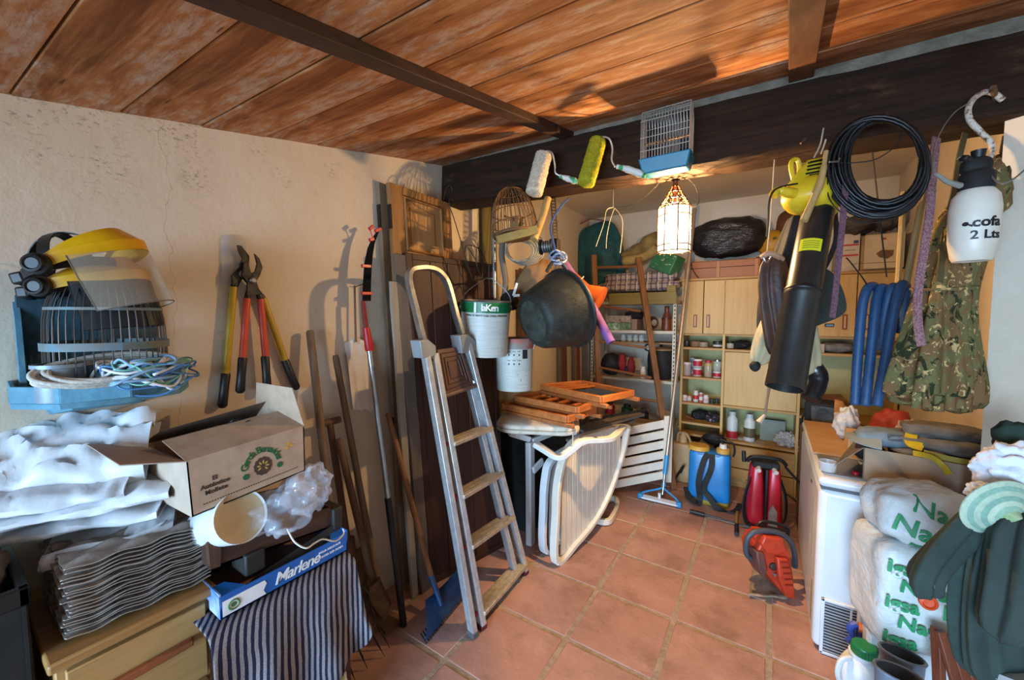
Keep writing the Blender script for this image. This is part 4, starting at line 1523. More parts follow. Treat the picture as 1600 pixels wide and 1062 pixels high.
one('black_bag', g, BLACKM, 'crumpled black bag hanging under the grey hoses', 'bag', ang=180)
g = G().beam(DP(802, 462, 2.55), DP(808, 442, 2.55), .016, rt, .004)
g.beam(DP(802, 462, 2.55), DP(812, 461, 2.55), .016, up, .004)
one('bracket', g, WHITE, 'small white metal bracket below the tan canvas bag', 'bracket')
one('tan_panel', G().slab(dp([(775, 612, 2.85), (833, 606, 2.95), (836, 640, 2.95), (780, 645, 2.85)]), fw * .02), M('#b29a6c', .7), 'pale tan panel standing behind the second paint bucket', 'panel')

# rimmed bench top; its solid black body stands in for the shade beneath
root = thing('shade_box_bench', 'silver rimmed bench top under the cushion, on a black box in place of shade', 'bench', (-1.60, 2.75, 0))
mk('body', G().bx(-1.86, -1.42, 2.42, 3.15, 0, .80), BLACKM, root, bev=.01)
mk('rim', G().bx(-1.865, -1.405, 2.40, 3.17, .80, .835), M('#7e8a99', .35, .7), root, bev=.008)

# cushion
t = NT('cushion_stripe').p(.9)
xx = t.sep(t.map())[1]
sw = t.math('SINE', t.math('MULTIPLY', xx, 150))
t.col(t.mix(t.math('MULTIPLY', t.ramp(sw, [(.55, (0, 0, 0, 1)), (.8, (1, 1, 1, 1))]), .5), '#cfc6b4', '#b7a98e'))
root = thing('seat_cushion', 'cream striped seat cushion with cord piping under the folded wooden chairs', 'cushion', DP(840, 652, 2.68))
cc = DP(842, 652, 2.70) - V((0, 0, .02))
Mr = RZ(25)
mk('cover', G().blob(cc, (.27, .25, .042), 36, 16, .05, 3, 2, Mr.to_3x3(), .45), t.m, root, ang=180)
pts = [cc + Mr.to_3x3() @ V((.268 * math.copysign(abs(math.cos(a)) ** .45, math.cos(a)), .248 * math.copysign(abs(math.sin(a)) ** .45, math.sin(a)), 0)) for a in [2 * math.pi * j / 48 for j in range(48)]]
mk('piping', G().tube(pts, .006, 6, closed=True), M('#aa9d86', .9), root)
one('tie_cord', G().tube(smo(dp([(893, 655, 2.50), (896, 662, 2.48), (895, 690, 2.45), (897, 712, 2.44)]), 5), .004, 6), M('#c9bda3', .9), 'white cord hanging from the cushion down to the lounger', 'cord')

# folded wooden chairs
ORW = wood('#9a5020', '#c07236', 1, .5, 40)
BLUF = M('#2e4766', .85)


def flat_frame(lab, cs, z, slats, cloth, dz=0.0):
    root = thing('folding_chair', lab, 'chair', sum((PZ(u, v, z) for u, v in cs), V((0, 0, 0))) / 4, None, 'folded wooden chairs in a stack')
    P = [PZ(u, v, z) for u, v in cs]
    for i in range(4):
        a, b = P[i], P[(i + 1) % 4]
        mk('rail', G().beam(a, b, .042, (0, 0, 1), .028), ORW, root, bev=.004)
    for s in slats:
        a = P[0] + (P[3] - P[0]) * s
        b = P[1] + (P[2] - P[1]) * s
        mk('slat', G().beam(a, b, .03, (P[3] - P[0]), .014), ORW, root, bev=.003)
    if cloth:
        a, b = cloth
        q = [P[0] + (P[3] - P[0]) * a, P[1] + (P[2] - P[1]) * a, P[1] + (P[2] - P[1]) * b, P[0] + (P[3] - P[0]) * b]
        mk('canvas', G().slab([p + V((0, 0, -.012)) for p in q], V((0, 0, -.004))), BLUF, root)
    # legs folded alongside
    for k in (0, 1):
        a = P[k] + V((0, 0, -.036))
        b = P[3 - k] + (P[3 - k] - P[k]).normalized() * .05 + V((0, 0, -.036))
        mk('leg', G().beam(a, b, .026, (0, 0, 1), .026), wood('#8d4c22', '#b06a37', 1, .5, 40), root, bev=.004)
    return root


flat_frame('folded wooden chair with blue canvas on top of the chair stack', [(846, 604), (908, 598), (989, 614), (940, 624)], 1.075, (.16, .3, .92), (.34, .86))
flat_frame('folded wooden chair second in the stack, brown slats below the blue canvas one', [(806, 622), (862, 611), (946, 626), (902, 640)], 1.02, (.15, .4, .62, .84), None)
flat_frame('folded wooden chair at the bottom of the stack, resting on the cream cushion', [(786, 634), (842, 622), (930, 640), (886, 655)], .972, (.2, .5, .8), (.25, .45))
g = G()
for k in range(4):
    g.tube([DP(896 + k * 6, 612 + k, 2.75), DP(897 + k * 6, 620 + k, 2.72)], .006, 6)
one('cord_binding', g, M('#d8cba8', .9), 'cream cord lashing wound round the chair rails', 'cord', kind='stuff')
g = G().tube(dp([(888, 668, 2.62), (950, 650, 2.95), (1010, 640, 3.2)]), .011, 8)
one('metal_rod', g, DSTEEL, 'dark metal rod lying under the wooden chairs', 'rod')
for k, (a, b, lab) in enumerate((((892, 690, 2.75), (985, 655, 3.25), 'grey plank lying under the wooden chairs, nearest the loungers'), ((905, 672, 2.85), (1000, 646, 3.3), 'grey brown plank lying under the wooden chairs, farther one'))):
    one('plank', G().beam(DP(*a), DP(*b), .09, V((1, 1, 0)), .02), wood('#5a5048', '#77695c', 1, .8, 40), lab, 'plank')

# white plastic loungers
PLW = M('#d8d0c0', .45, 0, '#cec5b4', 8)
PLW2 = M('#d3d6d8', .45, 0, '#c6cacd', 8)


def lounger_panel(root, P0, P1, outline, th, m, nsl, z0=.06, z1=.70, bow=0.0):
    """one folded lounger half standing on edge: bent tube frame with upright slats"""
    d = P1 - P0
    nn = V((d.y, -d.x, 0)).normalized()

    def q(s, z):
        return P0 + d * s + V((0, 0, z)) + nn * bow * math.sin(min(max(s, 0), 1) * math.pi)
    pts = smo([q(s, z) for s, z in outline], 5, True)
    mk('frame', G().belt(pts + [pts[0]], nn, .052, .030), m, root, bev=.004)
    for k in range(nsl):
        s0 = .07 + .86 * k / nsl
        s1 = s0 + .86 / nsl - .006
        sm_ = (s0 + s1) / 2
        zz_ = []
        for (sa, za), (sb, zb_) in zip(outline, outline[1:] + outline[:1]):
            if (sa - sm_) * (sb - sm_) <= 0 and abs(sa - sb) > 1e-6:
                zz_.append(za + (zb_ - za) * (sm_ - sa) / (sb - sa))
        zt, z0 = max(zz_), min(zz_)
        mk('slat', G().slab([q(s0, z0), q(s1, z0), q(s1, zt), q(s0, zt)], -nn * .012), m, root, bev=.002, seg=1)
    return q


P0, P1 = PZ(868, 884), V((-.93, 3.05, 0))
root = thing('sun_lounger', 'folded white plastic sun lounger standing on edge, slatted side lit by the lantern', 'sun lounger', (P0 + P1) / 2, None, 'white plastic loungers')
q_ = lounger_panel(root, P0, P1, [(0.0, .03), (.0, .35), (.02, .55), (.10, .70), (.26, .775), (.6, .765), (1.0, .735), (1.02, .66), (.92, .48), (.72, .26), (.5, .13), (.25, .06)], .04, PLW, 13, .05)
nn = V(((P1 - P0).y, -(P1 - P0).x, 0)).normalized()
b0, b1 = P0 - nn * .12 + V((0, .04, 0)), P1 - nn * .14
q2_ = lounger_panel(root, b0, b1, [(0.0, .03), (-.01, .35), (.01, .52), (.07, .62), (.3, .66), (.6, .66), (1.0, .64), (1.0, .58), (.9, .44), (.7, .25), (.5, .13), (.25, .06)], .04, PLW2, 9, .05)
mk('armrest', G().belt(smo(dp([(905, 692, 2.47), (918, 688, 2.50), (950, 686, 2.56), (962, 680, 2.66), (974, 667, 2.86)]), 6), (0, 0, 1), .03, .05), PLW2, root, bev=.004)
mk('armrest', G().belt(smo(dp([(836, 693, 2.50), (850, 702, 2.46), (872, 714, 2.42), (888, 706, 2.44), (906, 691, 2.47)]), 6), (0, 0, 1), .03, .05), PLW2, root, bev=.004)
lp = smo([PZ(u, v, z) for u, v, z in ((928, 812, .03), (948, 815, .03), (958, 806, .03), (965, 786, .03), (955, 778, .03), (930, 790, .03))], 5)
mk('leg_loop', G().belt(lp, (0, 0, 1), .045, .03), PLW, root, bev=.004)
P0b, P1b = PZ(829, 850), V((-1.30, 2.95, 0))
root = thing('sun_lounger', 'second folded white lounger behind, only its upright legs and rail showing', 'sun lounger', (P0b + P1b) / 2, None, 'white plastic loungers')
mk('leg', G().beam(P0b, DP(828, 690, dep(P0b)), .045, (1, 0, 0), .06), PLW2, root, bev=.006)
tp = DP(828, 690, dep(P0b))
mk('rail', G().beam(tp + V((.0, .0, .02)), DP(796, 676, 2.72), .04, (0, 0, 1), .05), PLW2, root, bev=.006)
mk('rail', G().beam(tp + V((0, .02, .0)), tp + V((.10, .55, .02)), .04, (0, 0, 1), .04), PLW2, root, bev=.006)
mk('leg', G().beam(P0b + V((.12, .55, 0)), tp + V((.10, .55, .0)), .045, (1, 0, 0), .05), PLW2, root, bev=.006)
mk('stretcher', G().beam(DP(833, 735, 2.70), DP(848, 720, 2.78), .05, (0, 0, 1), .02), PLW2, root, bev=.004)
# slatted lounger back facing the room
P0, P1 = PZ(943, 770, .01), DP(1047, 752, 3.52)
root = thing('lounger_back', 'white lounger back with five long gaps between flat slats, by the pool brush', 'sun lounger', (P0 + P1) / 2, None, 'white plastic loungers')
d = P1 - P0
nb_ = V((d.y, -d.x, 0)).normalized()
for k in range(6):
    z0, z1 = .02 + .093 * k, .02 + .093 * k + .072
    mk('slat', G().slab([P0 + d * .02 + V((0, 0, z0)), P1 - d * .1 + V((0, 0, z0 + .012)), P1 - d * .1 + V((0, 0, z1 + .012)), P0 + d * .02 + V((0, 0, z1))], -nb_ * .018), PLW, root, bev=.004)
for s in (0.03, .95):
    mk('stile', G().beam(P0 + d * s + V((0, 0, 0)) + nb_ * .002, P0 + d * s + V((0, 0, .60)) + nb_ * .002, .075 if s > .5 else .05, d, .03), PLW, root, bev=.006)

# hanging paint buckets
def bucket(name, lab, c, r, hgt, mats, tiltx=0, tilty=0):
    Mx = Matrix.Translation(c) @ Matrix.Rotation(math.radians(tilty), 4, 'Y') @ Matrix.Rotation(math.radians(tiltx), 4, 'X')
    root = thing(name, lab, 'bucket', c)
    return root, Mx


t = NT('bucket_white').p(.45)
o = t.map()
c = t.ramp(t.noise(t.map((1, 1, 14)), 9, 5, .7), [(.35, '#ccd0c8'), (.6, '#b9beb6'), (.75, '#a5a89f')])
c = t.mix(t.ramp(t.noise(o, 19, 4, .7), [(.66, (0, 0, 0, 1)), (.72, (1, 1, 1, 1))]), c, '#55503f')
t.col(c)
BW = t.m
c0 = DP(757, 553, 2.42)
root, Mx = bucket('paint_bucket', 'hanging white metal paint bucket with a green lettered band', c0, 0, 0, None, 2, 4)
r1, hh = .150, .325
mk('body', G().lathe([(0, .004), (.132, .004), (.138, 0), (.139, .006), (r1 - .002, hh * .78), (r1 - .002, hh), (r1 - .008, hh), (.130, .02), (0, .02)], Mx, 40), BW, root)
mk('green_band', G().lathe([(r1 - .0045, hh * .80), (r1, hh * .80), (r1 + .001, hh * .985), (r1 - .004, hh * .985)], Mx, 40), M('#0f6b3c', .4), root)
mk('rim', G().tube([Mx @ V((r1 * math.cos(a), r1 * math.sin(a), hh)) for a in [2 * math.pi * j / 40 for j in range(40)]], .0045, 6, closed=True), STEEL, root)
cdir = math.atan2(*reversed(((Mx.inverted() @ EYE).xy)))


def wrap(Mx, r, zc, a0):
    return lambda x, y, z: Mx @ V(((r + z) * math.cos(a0 + x / r), (r + z) * math.sin(a0 + x / r), zc + y))


LW2 = M('#e8ece4', .5)
mk('lettering', text_g('laKen', .055, wrap(Mx, r1 + .0015, hh * .89, cdir + .16), .0008, bold=.0012, sp=.82), LW2, root)
g = G()
for j in range(4):
    aa = [cdir - .52 + .035 * i for i in range(4)]
rows = [[Mx @ V(((r1 + .002) * math.cos(cdir - .46 + .03 * i), (r1 + .002) * math.sin(cdir - .46 + .03 * i), z)) for i in range(4)] for z in (hh * .805, hh * .98)]
mk('band_stripe', G().sheet(rows, .001), LW2, root)
mk('small_print', text_g('ESMALTE SINT\u00c9TICO PARA PINTURAS', .0165, wrap(Mx, r1 + .0005, hh * .752, cdir + .05), .0006), M('#3a4038', .6), root)
for s in (-1, 1):
    aa = cdir + math.pi / 2 * s
    mk('ear', G().lathe([(0, 0), (.016, 0), (.012, .008), (0, .009)], axis(Mx @ V((r1 * math.cos(aa), r1 * math.sin(aa), hh * .88)), d=Mx.to_3x3() @ V((math.cos(aa), math.sin(aa), 0))), 14), STEEL, root)
e1, e2 = [Mx @ V(((r1 + .006) * math.cos(cdir + math.pi / 2 * s), (r1 + .006) * math.sin(cdir + math.pi / 2 * s), hh * .88)) for s in (-1, 1)]
topc = DP(764, 436, 2.42)
mk('wire_handle', G().tube(smo([e1, e1 + (topc - e1) * .5 + (e1 - e2) * .16, topc + (e1 - e2) * .08, topc, topc + (e2 - e1) * .08, e2 + (topc - e2) * .5 + (e2 - e1) * .16, e2], 6), .0028, 6), STEEL, root)
hook_top = V((topc.x, beam_y(topc.x) + .02, 2.33))
one('hanging_wire', G().tube([topc + V((0, 0, -.002)), V((topc.x, topc.y, topc.z + .05)), hook_top], .0022, 6), WIRE, 'thin wire from the beam holding the green banded bucket', 'wire')
# second bucket
c0 = DP(804, 607, 2.58)
root, Mx = bucket('paint_bucket', 'white paint bucket with printed pictograms and a red stained grey lid, standing on the chairs', c0, 0, 0, None, 0, 0)
r2, h2 = .120, .335
mk('body', G().lathe([(0, .004), (.108, .004), (.115, 0), (.117, .006), (r2, h2 * .82), (r2 - .004, h2 * .82), (0, h2 * .8)], Mx, 40), BW, root)
t = NT('lid_grey').p(.5)
t.col(t.ramp(t.noise(t.map(), 5, 2), [(.42, '#8a8b84'), (.55, '#b5533f'), (.66, '#8f8f88')]))
mk('lid', G().lathe([(r2 - .006, h2 * .80), (r2 + .006, h2 * .80), (r2 + .008, h2 * .99), (r2 + .002, h2), (r2 - .01, h2), (r2 - .012, h2 * .96), (0, h2 * .95)], Mx, 40), t.m, root)
cdir = math.atan2(*reversed(((Mx.inverted() @ EYE).xy)))
rows = [[Mx @ V(((r2 + .0012) * math.cos(cdir + .42 + .05 * i), (r2 + .0012) * math.sin(cdir + .42 + .05 * i), z)) for i in range(7)] for z in (h2 * .62, h2 * .79)]
mk('dark_label', G().sheet(rows, .001), M('#20232c', .5), root)
g = G()
for i in range(3):
    for j in range(2):
        a0, z0 = cdir - .30 + .27 * i, h2 * (.70 - .17 * j)
        for w_, h_, z_ in ((.085, .003, .02),):
            rows = [[Mx @ V(((r2 + .001) * math.cos(a0 + w_ * k), (r2 + .001) * math.sin(a0 + w_ * k), z0 + z_ + e_)) for k in (-1, 0, 1)] for e_ in (-h_ / 2, h_ / 2)]
            g.sheet(rows, .001)
        rows = [[Mx @ V(((r2 + .001) * math.cos(a0 + .035 * k), (r2 + .001) * math.sin(a0 + .035 * k), z0 - .002 + .007 * l * (.3 if k else 1))) for k in (-1, 0, 1)] for l in (-1, 1)]
        g.sheet(rows, .001)
mk('pictogram', g, M('#2a2d30', .6), root, kind='stuff')
hn = smo(dp([(826, 535, 2.50), (832, 528, 2.50), (842, 515, 2.50), (846, 528, 2.48), (849, 544, 2.47)]), 5)
mk('wire_handle', G().tube(smo(dp([(833, 545, 2.50), (838, 522, 2.49), (828, 508, 2.5), (842, 516, 2.48), (850, 535, 2.46)]), 5), .0026, 6), STEEL, root)
mk('handle_grip', G().tube(dp([(843, 520, 2.478), (851, 539, 2.46)]), .009, 8), WHITE, root)

# rubber tub hanging with its base to the room
t = NT('black_rubber').p(.5, 0, .4)
t.col(t.ramp(t.noise(t.map(), 16, 5, .7), [(.35, '#1a1b18'), (.6, '#2c2e28'), (.75, '#454840')]))
t.bump(t.noise(t.map((1, 1, 5)), 40, 4), .4, .008)
bc, rcn = DP(832, 502, 2.24), DP(886, 482, 2.36)
root = thing('rubber_tub', 'black rubber builder tub hanging on its side by a blue rope', 'tub', DP(866, 560, 2.3))
ax = axis(bc, rcn)
L = (rcn - bc).length
mk('shell', G().lathe([(0, .0), (.135, .0), (.155, .008), (.172, .03), (.205, L * .55), (.232, L * .97), (.226, L), (.205, L * .6), (.165, .045), (0, .03)], ax, 48), t.m, root)
mk('rim', G().tube([ax @ V((.234 * math.cos(a), .234 * math.sin(a), L)) for a in [2 * math.pi * j / 48 for j in range(48)]], .011, 8, closed=True), RUB, root)
mk('base_patch', G().lathe([(.0, -.004), (.11, -.004), (.12, 0), (0, 0)], ax, 36), M('#3b4038', .7, 0, '#23261f', 14, bump=.3), root)
hp_ = [ax @ V((.236 * math.cos(a), .236 * math.sin(a), L + .0)) for a in (1.9, 1.2)]
rim_top = max((ax @ V((.234 * math.cos(a), .234 * math.sin(a), L)) for a in [2 * math.pi * j / 48 for j in range(48)]), key=lambda p: p.z)
mk('rope_handle', G().tube(smo([rim_top + rt * -.07 + V((0, 0, -.01)), rim_top + V((0, 0, .05)) + rt * -.03, rim_top + V((0, 0, .06)) + rt * .01, rim_top + rt * .06 + V((0, 0, -.01))], 5), .010, 8), RUB, root)
kn = rim_top + V((0, 0, .062))
root = thing('blue_rope', 'blue and white rope knotted round the tub handle and the steel strip', 'rope', kn)
for k, off in enumerate(((0, 0), (.015, .01), (-.015, .02))):
    mk('loop', G().tube(smo([kn + rt * (.035 * math.cos(a) + off[0]) + V((0, 0, .03 * math.sin(a) + off[1])) + fw * .015 * math.cos(a * 2) for a in [j * .7 for j in range(9)]], 3, True), .006, 6, closed=True), M('#3a5f8f', .8, 0, '#b9c0c8', 60), root)
mk('length', G().tube(smo([kn, kn + V((0, 0, .10)) + rt * -.03, kn + V((0, 0, .20)) + rt * -.045, kn + V((0, 0, .30)) + rt * .01, V((kn.x + .02, beam_y(kn.x) + .2, 2.30))], 5), .006, 6), M('#27457c', .8), root)
# perforated steel strip with a winch
root = thing('perforated_strip', 'dark perforated steel strip hanging from the beam beside the tub', 'strip', DP(866, 440, 2.42))
a, b = DP(864, 309, 2.42), DP(872, 432, 2.42)
sd = (rt * .9 + fw * .3).normalized()
for s in (-1, 1):
    mk('edge_strip', G().beam(a + sd * .014 * s, b + sd * .014 * s, .008, sd, .004), IRON, root)
for k in range(26):
    p = a + (b - a) * (k / 25)
    mk('bridge', G().beam(p - sd * .014, p + sd * .014, .008, b - a, .003), IRON, root)
root = thing('hand_winch', 'small steel hand winch with a wound cable hanging on the perforated strip', 'winch', DP(858, 395, 2.33))
c_ = DP(857, 385, 2.33)
mk('drum', G().lathe([(0, -.05), (.045, -.05), (.045, -.042), (.03, -.04), (.034, -.01), (.03, .02), (.045, .022), (.045, .03), (0, .03)], axis(c_, d=rt - fw * .4), 22), DSTEEL, root)
mk('cable', G().tube([axis(c_, d=rt - fw * .4) @ V((.033 * math.cos(j * .5), .033 * math.sin(j * .5), -.036 + j * .0011)) for j in range(48)], .004, 6), M('#8b8a82', .5, .6), root)
mk('housing', G().box(c_ + rt * .04 + fw * .03, (.06, .05, .10)), IRON, root, bev=.008)
mk('crank', G().beam(c_ + rt * .05 + V((0, 0, -.02)), c_ + rt * .045 + V((0, 0, -.12)), .018, rt, .006), STEEL, root)
# purple foam tube, orange cone, yellow sheet
a, b = DP(878, 405, 2.50), DP(955, 535, 2.30)
root = thing('foam_tube', 'purple foam tube sticking out behind the rubber tub', 'tube', b)
pts = smo([a, DP(915, 462, 2.42), DP(938, 503, 2.35), b], 6)
g = G().tube(pts, .026, 18)
mk('foam', g, M('#7b4f8e', .8, 0, '#6d4380'), root)
d_ = (pts[-1] - pts[-2]).normalized()
mk('bore', G().lathe([(0, 0), (.010, 0), (.010, .001), (0, .001)], axis(pts[-1], d=d_), 12), M('#2c1a35', .9), root)
mk('tie', G().tube([DP(902, 452, 2.42), DP(908, 436, 2.38), DP(912, 432, 2.41)], .003, 6), WHITE, root)
g = G().tube(dp([(884, 420, 2.6), (912, 455, 2.55), (938, 468, 2.5)]), [.03, .055, .085], 20)
one('traffic_cone', g, M('#c65d20', .55), 'orange plastic cone wedged behind the purple foam tube', 'cone')
g = G().prism(dp([(903, 462, 2.37), (914, 470, 2.40), (934, 505, 2.42), (926, 506, 2.42), (908, 488, 2.38)]), fw * .06)
one('yellow_strip', g, M('#b8a21c', .6), 'bright yellow plastic strip below the orange cone', 'strip')
one('white_knot', G().blob(DP(915, 489, 2.4), (.022, .018, .02), 14, 8, .5, 6, 2), WHITE, 'white knotted tie hanging at the rim of the rubber tub', 'tie')
one('wooden_stick', G().tube(dp([(856, 310, 2.30), (848, 340, 2.26), (834, 374, 2.22)]), [.022, .020, .024], 10), wood('#a07a45', '#bd975d', 2, .6, 40), 'short thick wooden stick hanging beside the cone cage', 'stick')

# cone shaped wicker cage
root = thing('cone_cage', 'cone shaped brown wicker cage with a wooden base bar hanging from the beam', 'cage', DP(808, 378, 2.26))
cb = DP(806, 366, 2.27)
ct = DP(799, 290, 2.27)
CW = wood('#5a3a1d', '#7d562e', 2, .7, 50)
upv = (ct - cb)
hgt = upv.length
axc = axis(cb, d=(rt * -.12 + V((0, 0, 1)) + fw * .1))
for k in range(30):
    a_ = 2 * math.pi * k / 30
    pr = [(.131, 0), (.125, hgt * .35), (.106, hgt * .65), (.066, hgt * .88), (.02, hgt * .99)]
    mk('rib', G().tube(smo([axc @ V((r * math.cos(a_), r * math.sin(a_), z)) for r, z in pr], 3), .0024, 5), CW, root)
for r, z in ((.131, 0), (.120, hgt * .45), (.069, hgt * .87), (.128, hgt * .2)):
    mk('hoop', G().tube([axc @ V((r * math.cos(a_), r * math.sin(a_), z)) for a_ in [2 * math.pi * j / 28 for j in range(28)]], .003, 5, closed=True), CW, root)
mk('base_bar', G().beam(DP(776, 375, 2.15), DP(840, 358, 2.18), .045, V((0, 0, 1)), .022), wood('#6b6030', '#8a7c46', 1, .7, 40), root, bev=.003)
mk('base_disc', G().lathe([(0, -.012), (.128, -.012), (.128, 0), (0, 0)], axc, 28), CW, root)
mk('perch', G().tube([axc @ V((-.1, 0, hgt * .3)), axc @ V((.1, 0, hgt * .3))], .006, 6), CW, root)
mk('inner_block', G().box(axc @ V((-.02, 0, hgt * .22)), (.06, .05, .09)), wood('#7d5a34', '#96703f', 2, .7, 40), root, bev=.004)
mk('hanging_loop', G().tube([axc @ V((0, 0, hgt * .97)), V(((axc @ V((0, 0, hgt))).x, beam_y(-1.1) + .03, 2.33))], .003, 5), WIRE, root)

# paint rollers
def roller(lab, a, b, m, wire, handle, hm, rad):
    root = thing('paint_roller', lab, 'paint roller', DP(*b))
    A, B = DP(*a), DP(*b)
    ax = axis(A, B)
    L = (B - A).length
    g = G()
    rg = []
    for i in range(34):
        s = i / 33
        rr = rad * (min(1, 12 * min(s, 1 - s) + .72))
        rg.append([ax @ V((rr * (1 + .10 * noise.noise(V((math.cos(t_) * 6, math.sin(t_) * 6, s * 24)))) * math.cos(t_), rr * (1 + .10 * noise.noise(V((math.cos(t_) * 6, math.sin(t_) * 6, s * 24)))) * math.sin(t_), L * s)) for t_ in [2 * math.pi * j / 44 for j in range(44)]])
    mk('nap', g.loft(rg), m, root, ang=180)
    mk('frame', G().tube(smo([A + (B - A) * .5, A, ] + dp(wire), 6), .0042, 7), M('#c9c4b8', .4, .3), root)
    h = dp(handle)
    mk('handle', G().tube(smo(h, 4), [.010, .013, .016, .015, .017, .012], 10), hm, root)
    mk('end_cap', G().tube([h[-1], h[-1] + (h[-1] - h[-2]).normalized() * .012], [.013, .009], 10), M('#2f8f5a', .5), root)
    return root


t = NT('fleece_white').p(.95, 0, .1)
t.col(t.ramp(t.noise(t.map(), 90, 3), [(.35, '#d8cbb4'), (.7, '#b9a98d')]))
t.bump(t.noise(t.map(), 150, 3), 1.0, .006)
t2 = NT('fleece_yellow').p(.95, 0, .1)
t2.col(t2.ramp(t2.noise(t2.map(), 90, 3), [(.35, '#a8a52a'), (.7, '#8a8a20')]))
t2.bump(t2.noise(t2.map(), 150, 3), 1.0, .006)
t3 = NT('roller_grip').p(.5)
t3.col(t3.ramp(t3.noise(t3.map(), 22, 1), [(.56, '#cfd0c8'), (.60, '#3d9a66')]))
roller('cream fleece paint roller hanging on the beam, left of the yellow one', (850, 241, 2.06), (834, 303, 2.02), t.m, [(854, 236, 2.06), (863, 240, 2.05), (867, 258, 2.05), (868, 270, 2.05), (876, 275, 2.05)], [(874, 275, 2.05), (884, 278, 2.05), (893, 281, 2.05), (902, 284, 2.05)], t3.m, .044)
roller('yellow green fleece paint roller hanging on the beam beside the small birdcage', (935, 219, 1.97), (915, 288, 1.92), t2.m, [(941, 214, 1.95), (952, 217, 1.92), (957, 232, 1.92), (956, 250, 1.90), (961, 260, 1.88)], [(964, 260, 1.88), (976, 263, 1.86), (992, 268, 1.84), (1005, 274, 1.82)], t3.m, .042)

# small wire birdcage with a blue tray
root = thing('small_birdcage', 'small white wire birdcage with a bright blue plastic tray hung on the beam', 'birdcage', (-.425, 1.95, 2.26))
x0, x1, y0_, y1_ = -.535, -.318, 1.90, 2.008
zb, zt_, zc = 2.325, 2.525, 2.555
CW2 = M('#cfc9bb', .4, .4)
nx = 17
for k in range(nx):
    x = x0 + .004 + (x1 - x0 - .008) * k / (nx - 1)
    mk('bar', G().tube([V((x, y0_ + .004, zb - .01)), V((x, y0_ + .004, zt_ - .03)), V((x, y0_ + .03, zc - .01)), V((x, (y0_ + y1_) / 2, zc)), V((x, y1_ - .03, zc - .01)), V((x, y1_ - .004, zt_ - .03)), V((x, y1_ - .004, zb - .01))], .0013, 5), CW2, root)
for k in range(10):
    y = y0_ + .02 + (y1_ - y0_ - .04) * k / 9
    for x in (x0 + .004, x1 - .004):
        mk('bar', G().tube([V((x, y, zb - .01)), V((x, y, zc - .012))], .0013, 5), CW2, root)
for z, in_ in ((zb, 0), (2.36, 0), (2.42, 0), (zt_ - .03, 0), (zc - .008, .028)):
    mk('hoop', G().tube([V((x0 + .003, y0_ + .003 + in_, z)), V((x1 - .003, y0_ + .003 + in_, z)), V((x1 - .003, y1_ - .003 - in_, z)), V((x0 + .003, y1_ - .003 - in_, z))], .0018, 5, closed=True), CW2, root)
mk('tray', G().hexa([V((x0 + .012, y0_ + .012, 2.26)), V((x1 - .012, y0_ + .012, 2.26)), V((x1 - .012, y1_ - .012, 2.26)), V((x0 + .012, y1_ - .012, 2.26)), V((x0 - .006, y0_ - .006, 2.327)), V((x1 + .006, y0_ - .006, 2.327)), V((x1 + .006, y1_ + .004, 2.327)), V((x0 - .006, y1_ + .004, 2.327))]), M('#0f6f8c', .4, 0, '#0d6480'), root, bev=.006)
mk('perch', G().tube([V((x0 + .01, 1.955, 2.41)), V((x1 - .01, 1.955, 2.41))], .005, 6), CW, root)
mk('feeder', G().bx(x1 - .05, x1 - .012, 1.93, 1.96, 2.345, 2.39), BLACKM, root, bev=.003)
mk('hook', G().tube(smo([V(((x0 + x1) / 2, 1.95, zc)), V(((x0 + x1) / 2, 1.96, zc + .008)), V(((x0 + x1) / 2, 2.0, zc + .004)), V(((x0 + x1) / 2, 2.05, zc - .005))], 4), .0024, 5), CW2, root)

# wires near the lantern
root = thing('three_prong_wire', 'thin wire with three curved prongs hanging from the beam left of the lantern', 'wire', DP(955, 395, 2.3))
kn = DP(958, 324, 2.3)
WG = M('#b5a88e', .4, .7)
mk('stem', G().tube([V((kn.x, kn.y, 2.33)), kn], .0018, 5), WG, root)
for pr in (((958, 324), (948, 328), (943, 350), (931, 385)), ((960, 325), (953, 345), (948, 370), (947, 388)), ((960, 325), (968, 334), (973, 350), (969, 395))):
    mk('prong', G().tube(smo([DP(a, b, 2.3) for a, b in pr], 5), .0022, 5), WG, root)
one('slack_wire', G().tube(smo([kn, DP(985, 320, 2.25), DP(1010, 305, 2.2), DP(1032, 283, 2.12), DP(1044, 262, 2.06)], 6), .0018, 5), WIRE, 'slack thin wire running from the pronged wire up to the small birdcage', 'wire')
Lt = LAMP_POS
one('lamp_cable', G().tube(smo([V((Lt.x, Lt.y, Lt.z + .262)), V((Lt.x + .03, Lt.y, Lt.z + .25)), V((Lt.x + .09, Lt.y + .02, Lt.z + .19)), V((Lt.x + .11, Lt.y + .02, Lt.z + .10)), V((Lt.x + .06, Lt.y + .01, Lt.z + .085))], 5), .0025, 5), WIRE, 'thin cable looping at the right side of the lit lantern', 'cable')

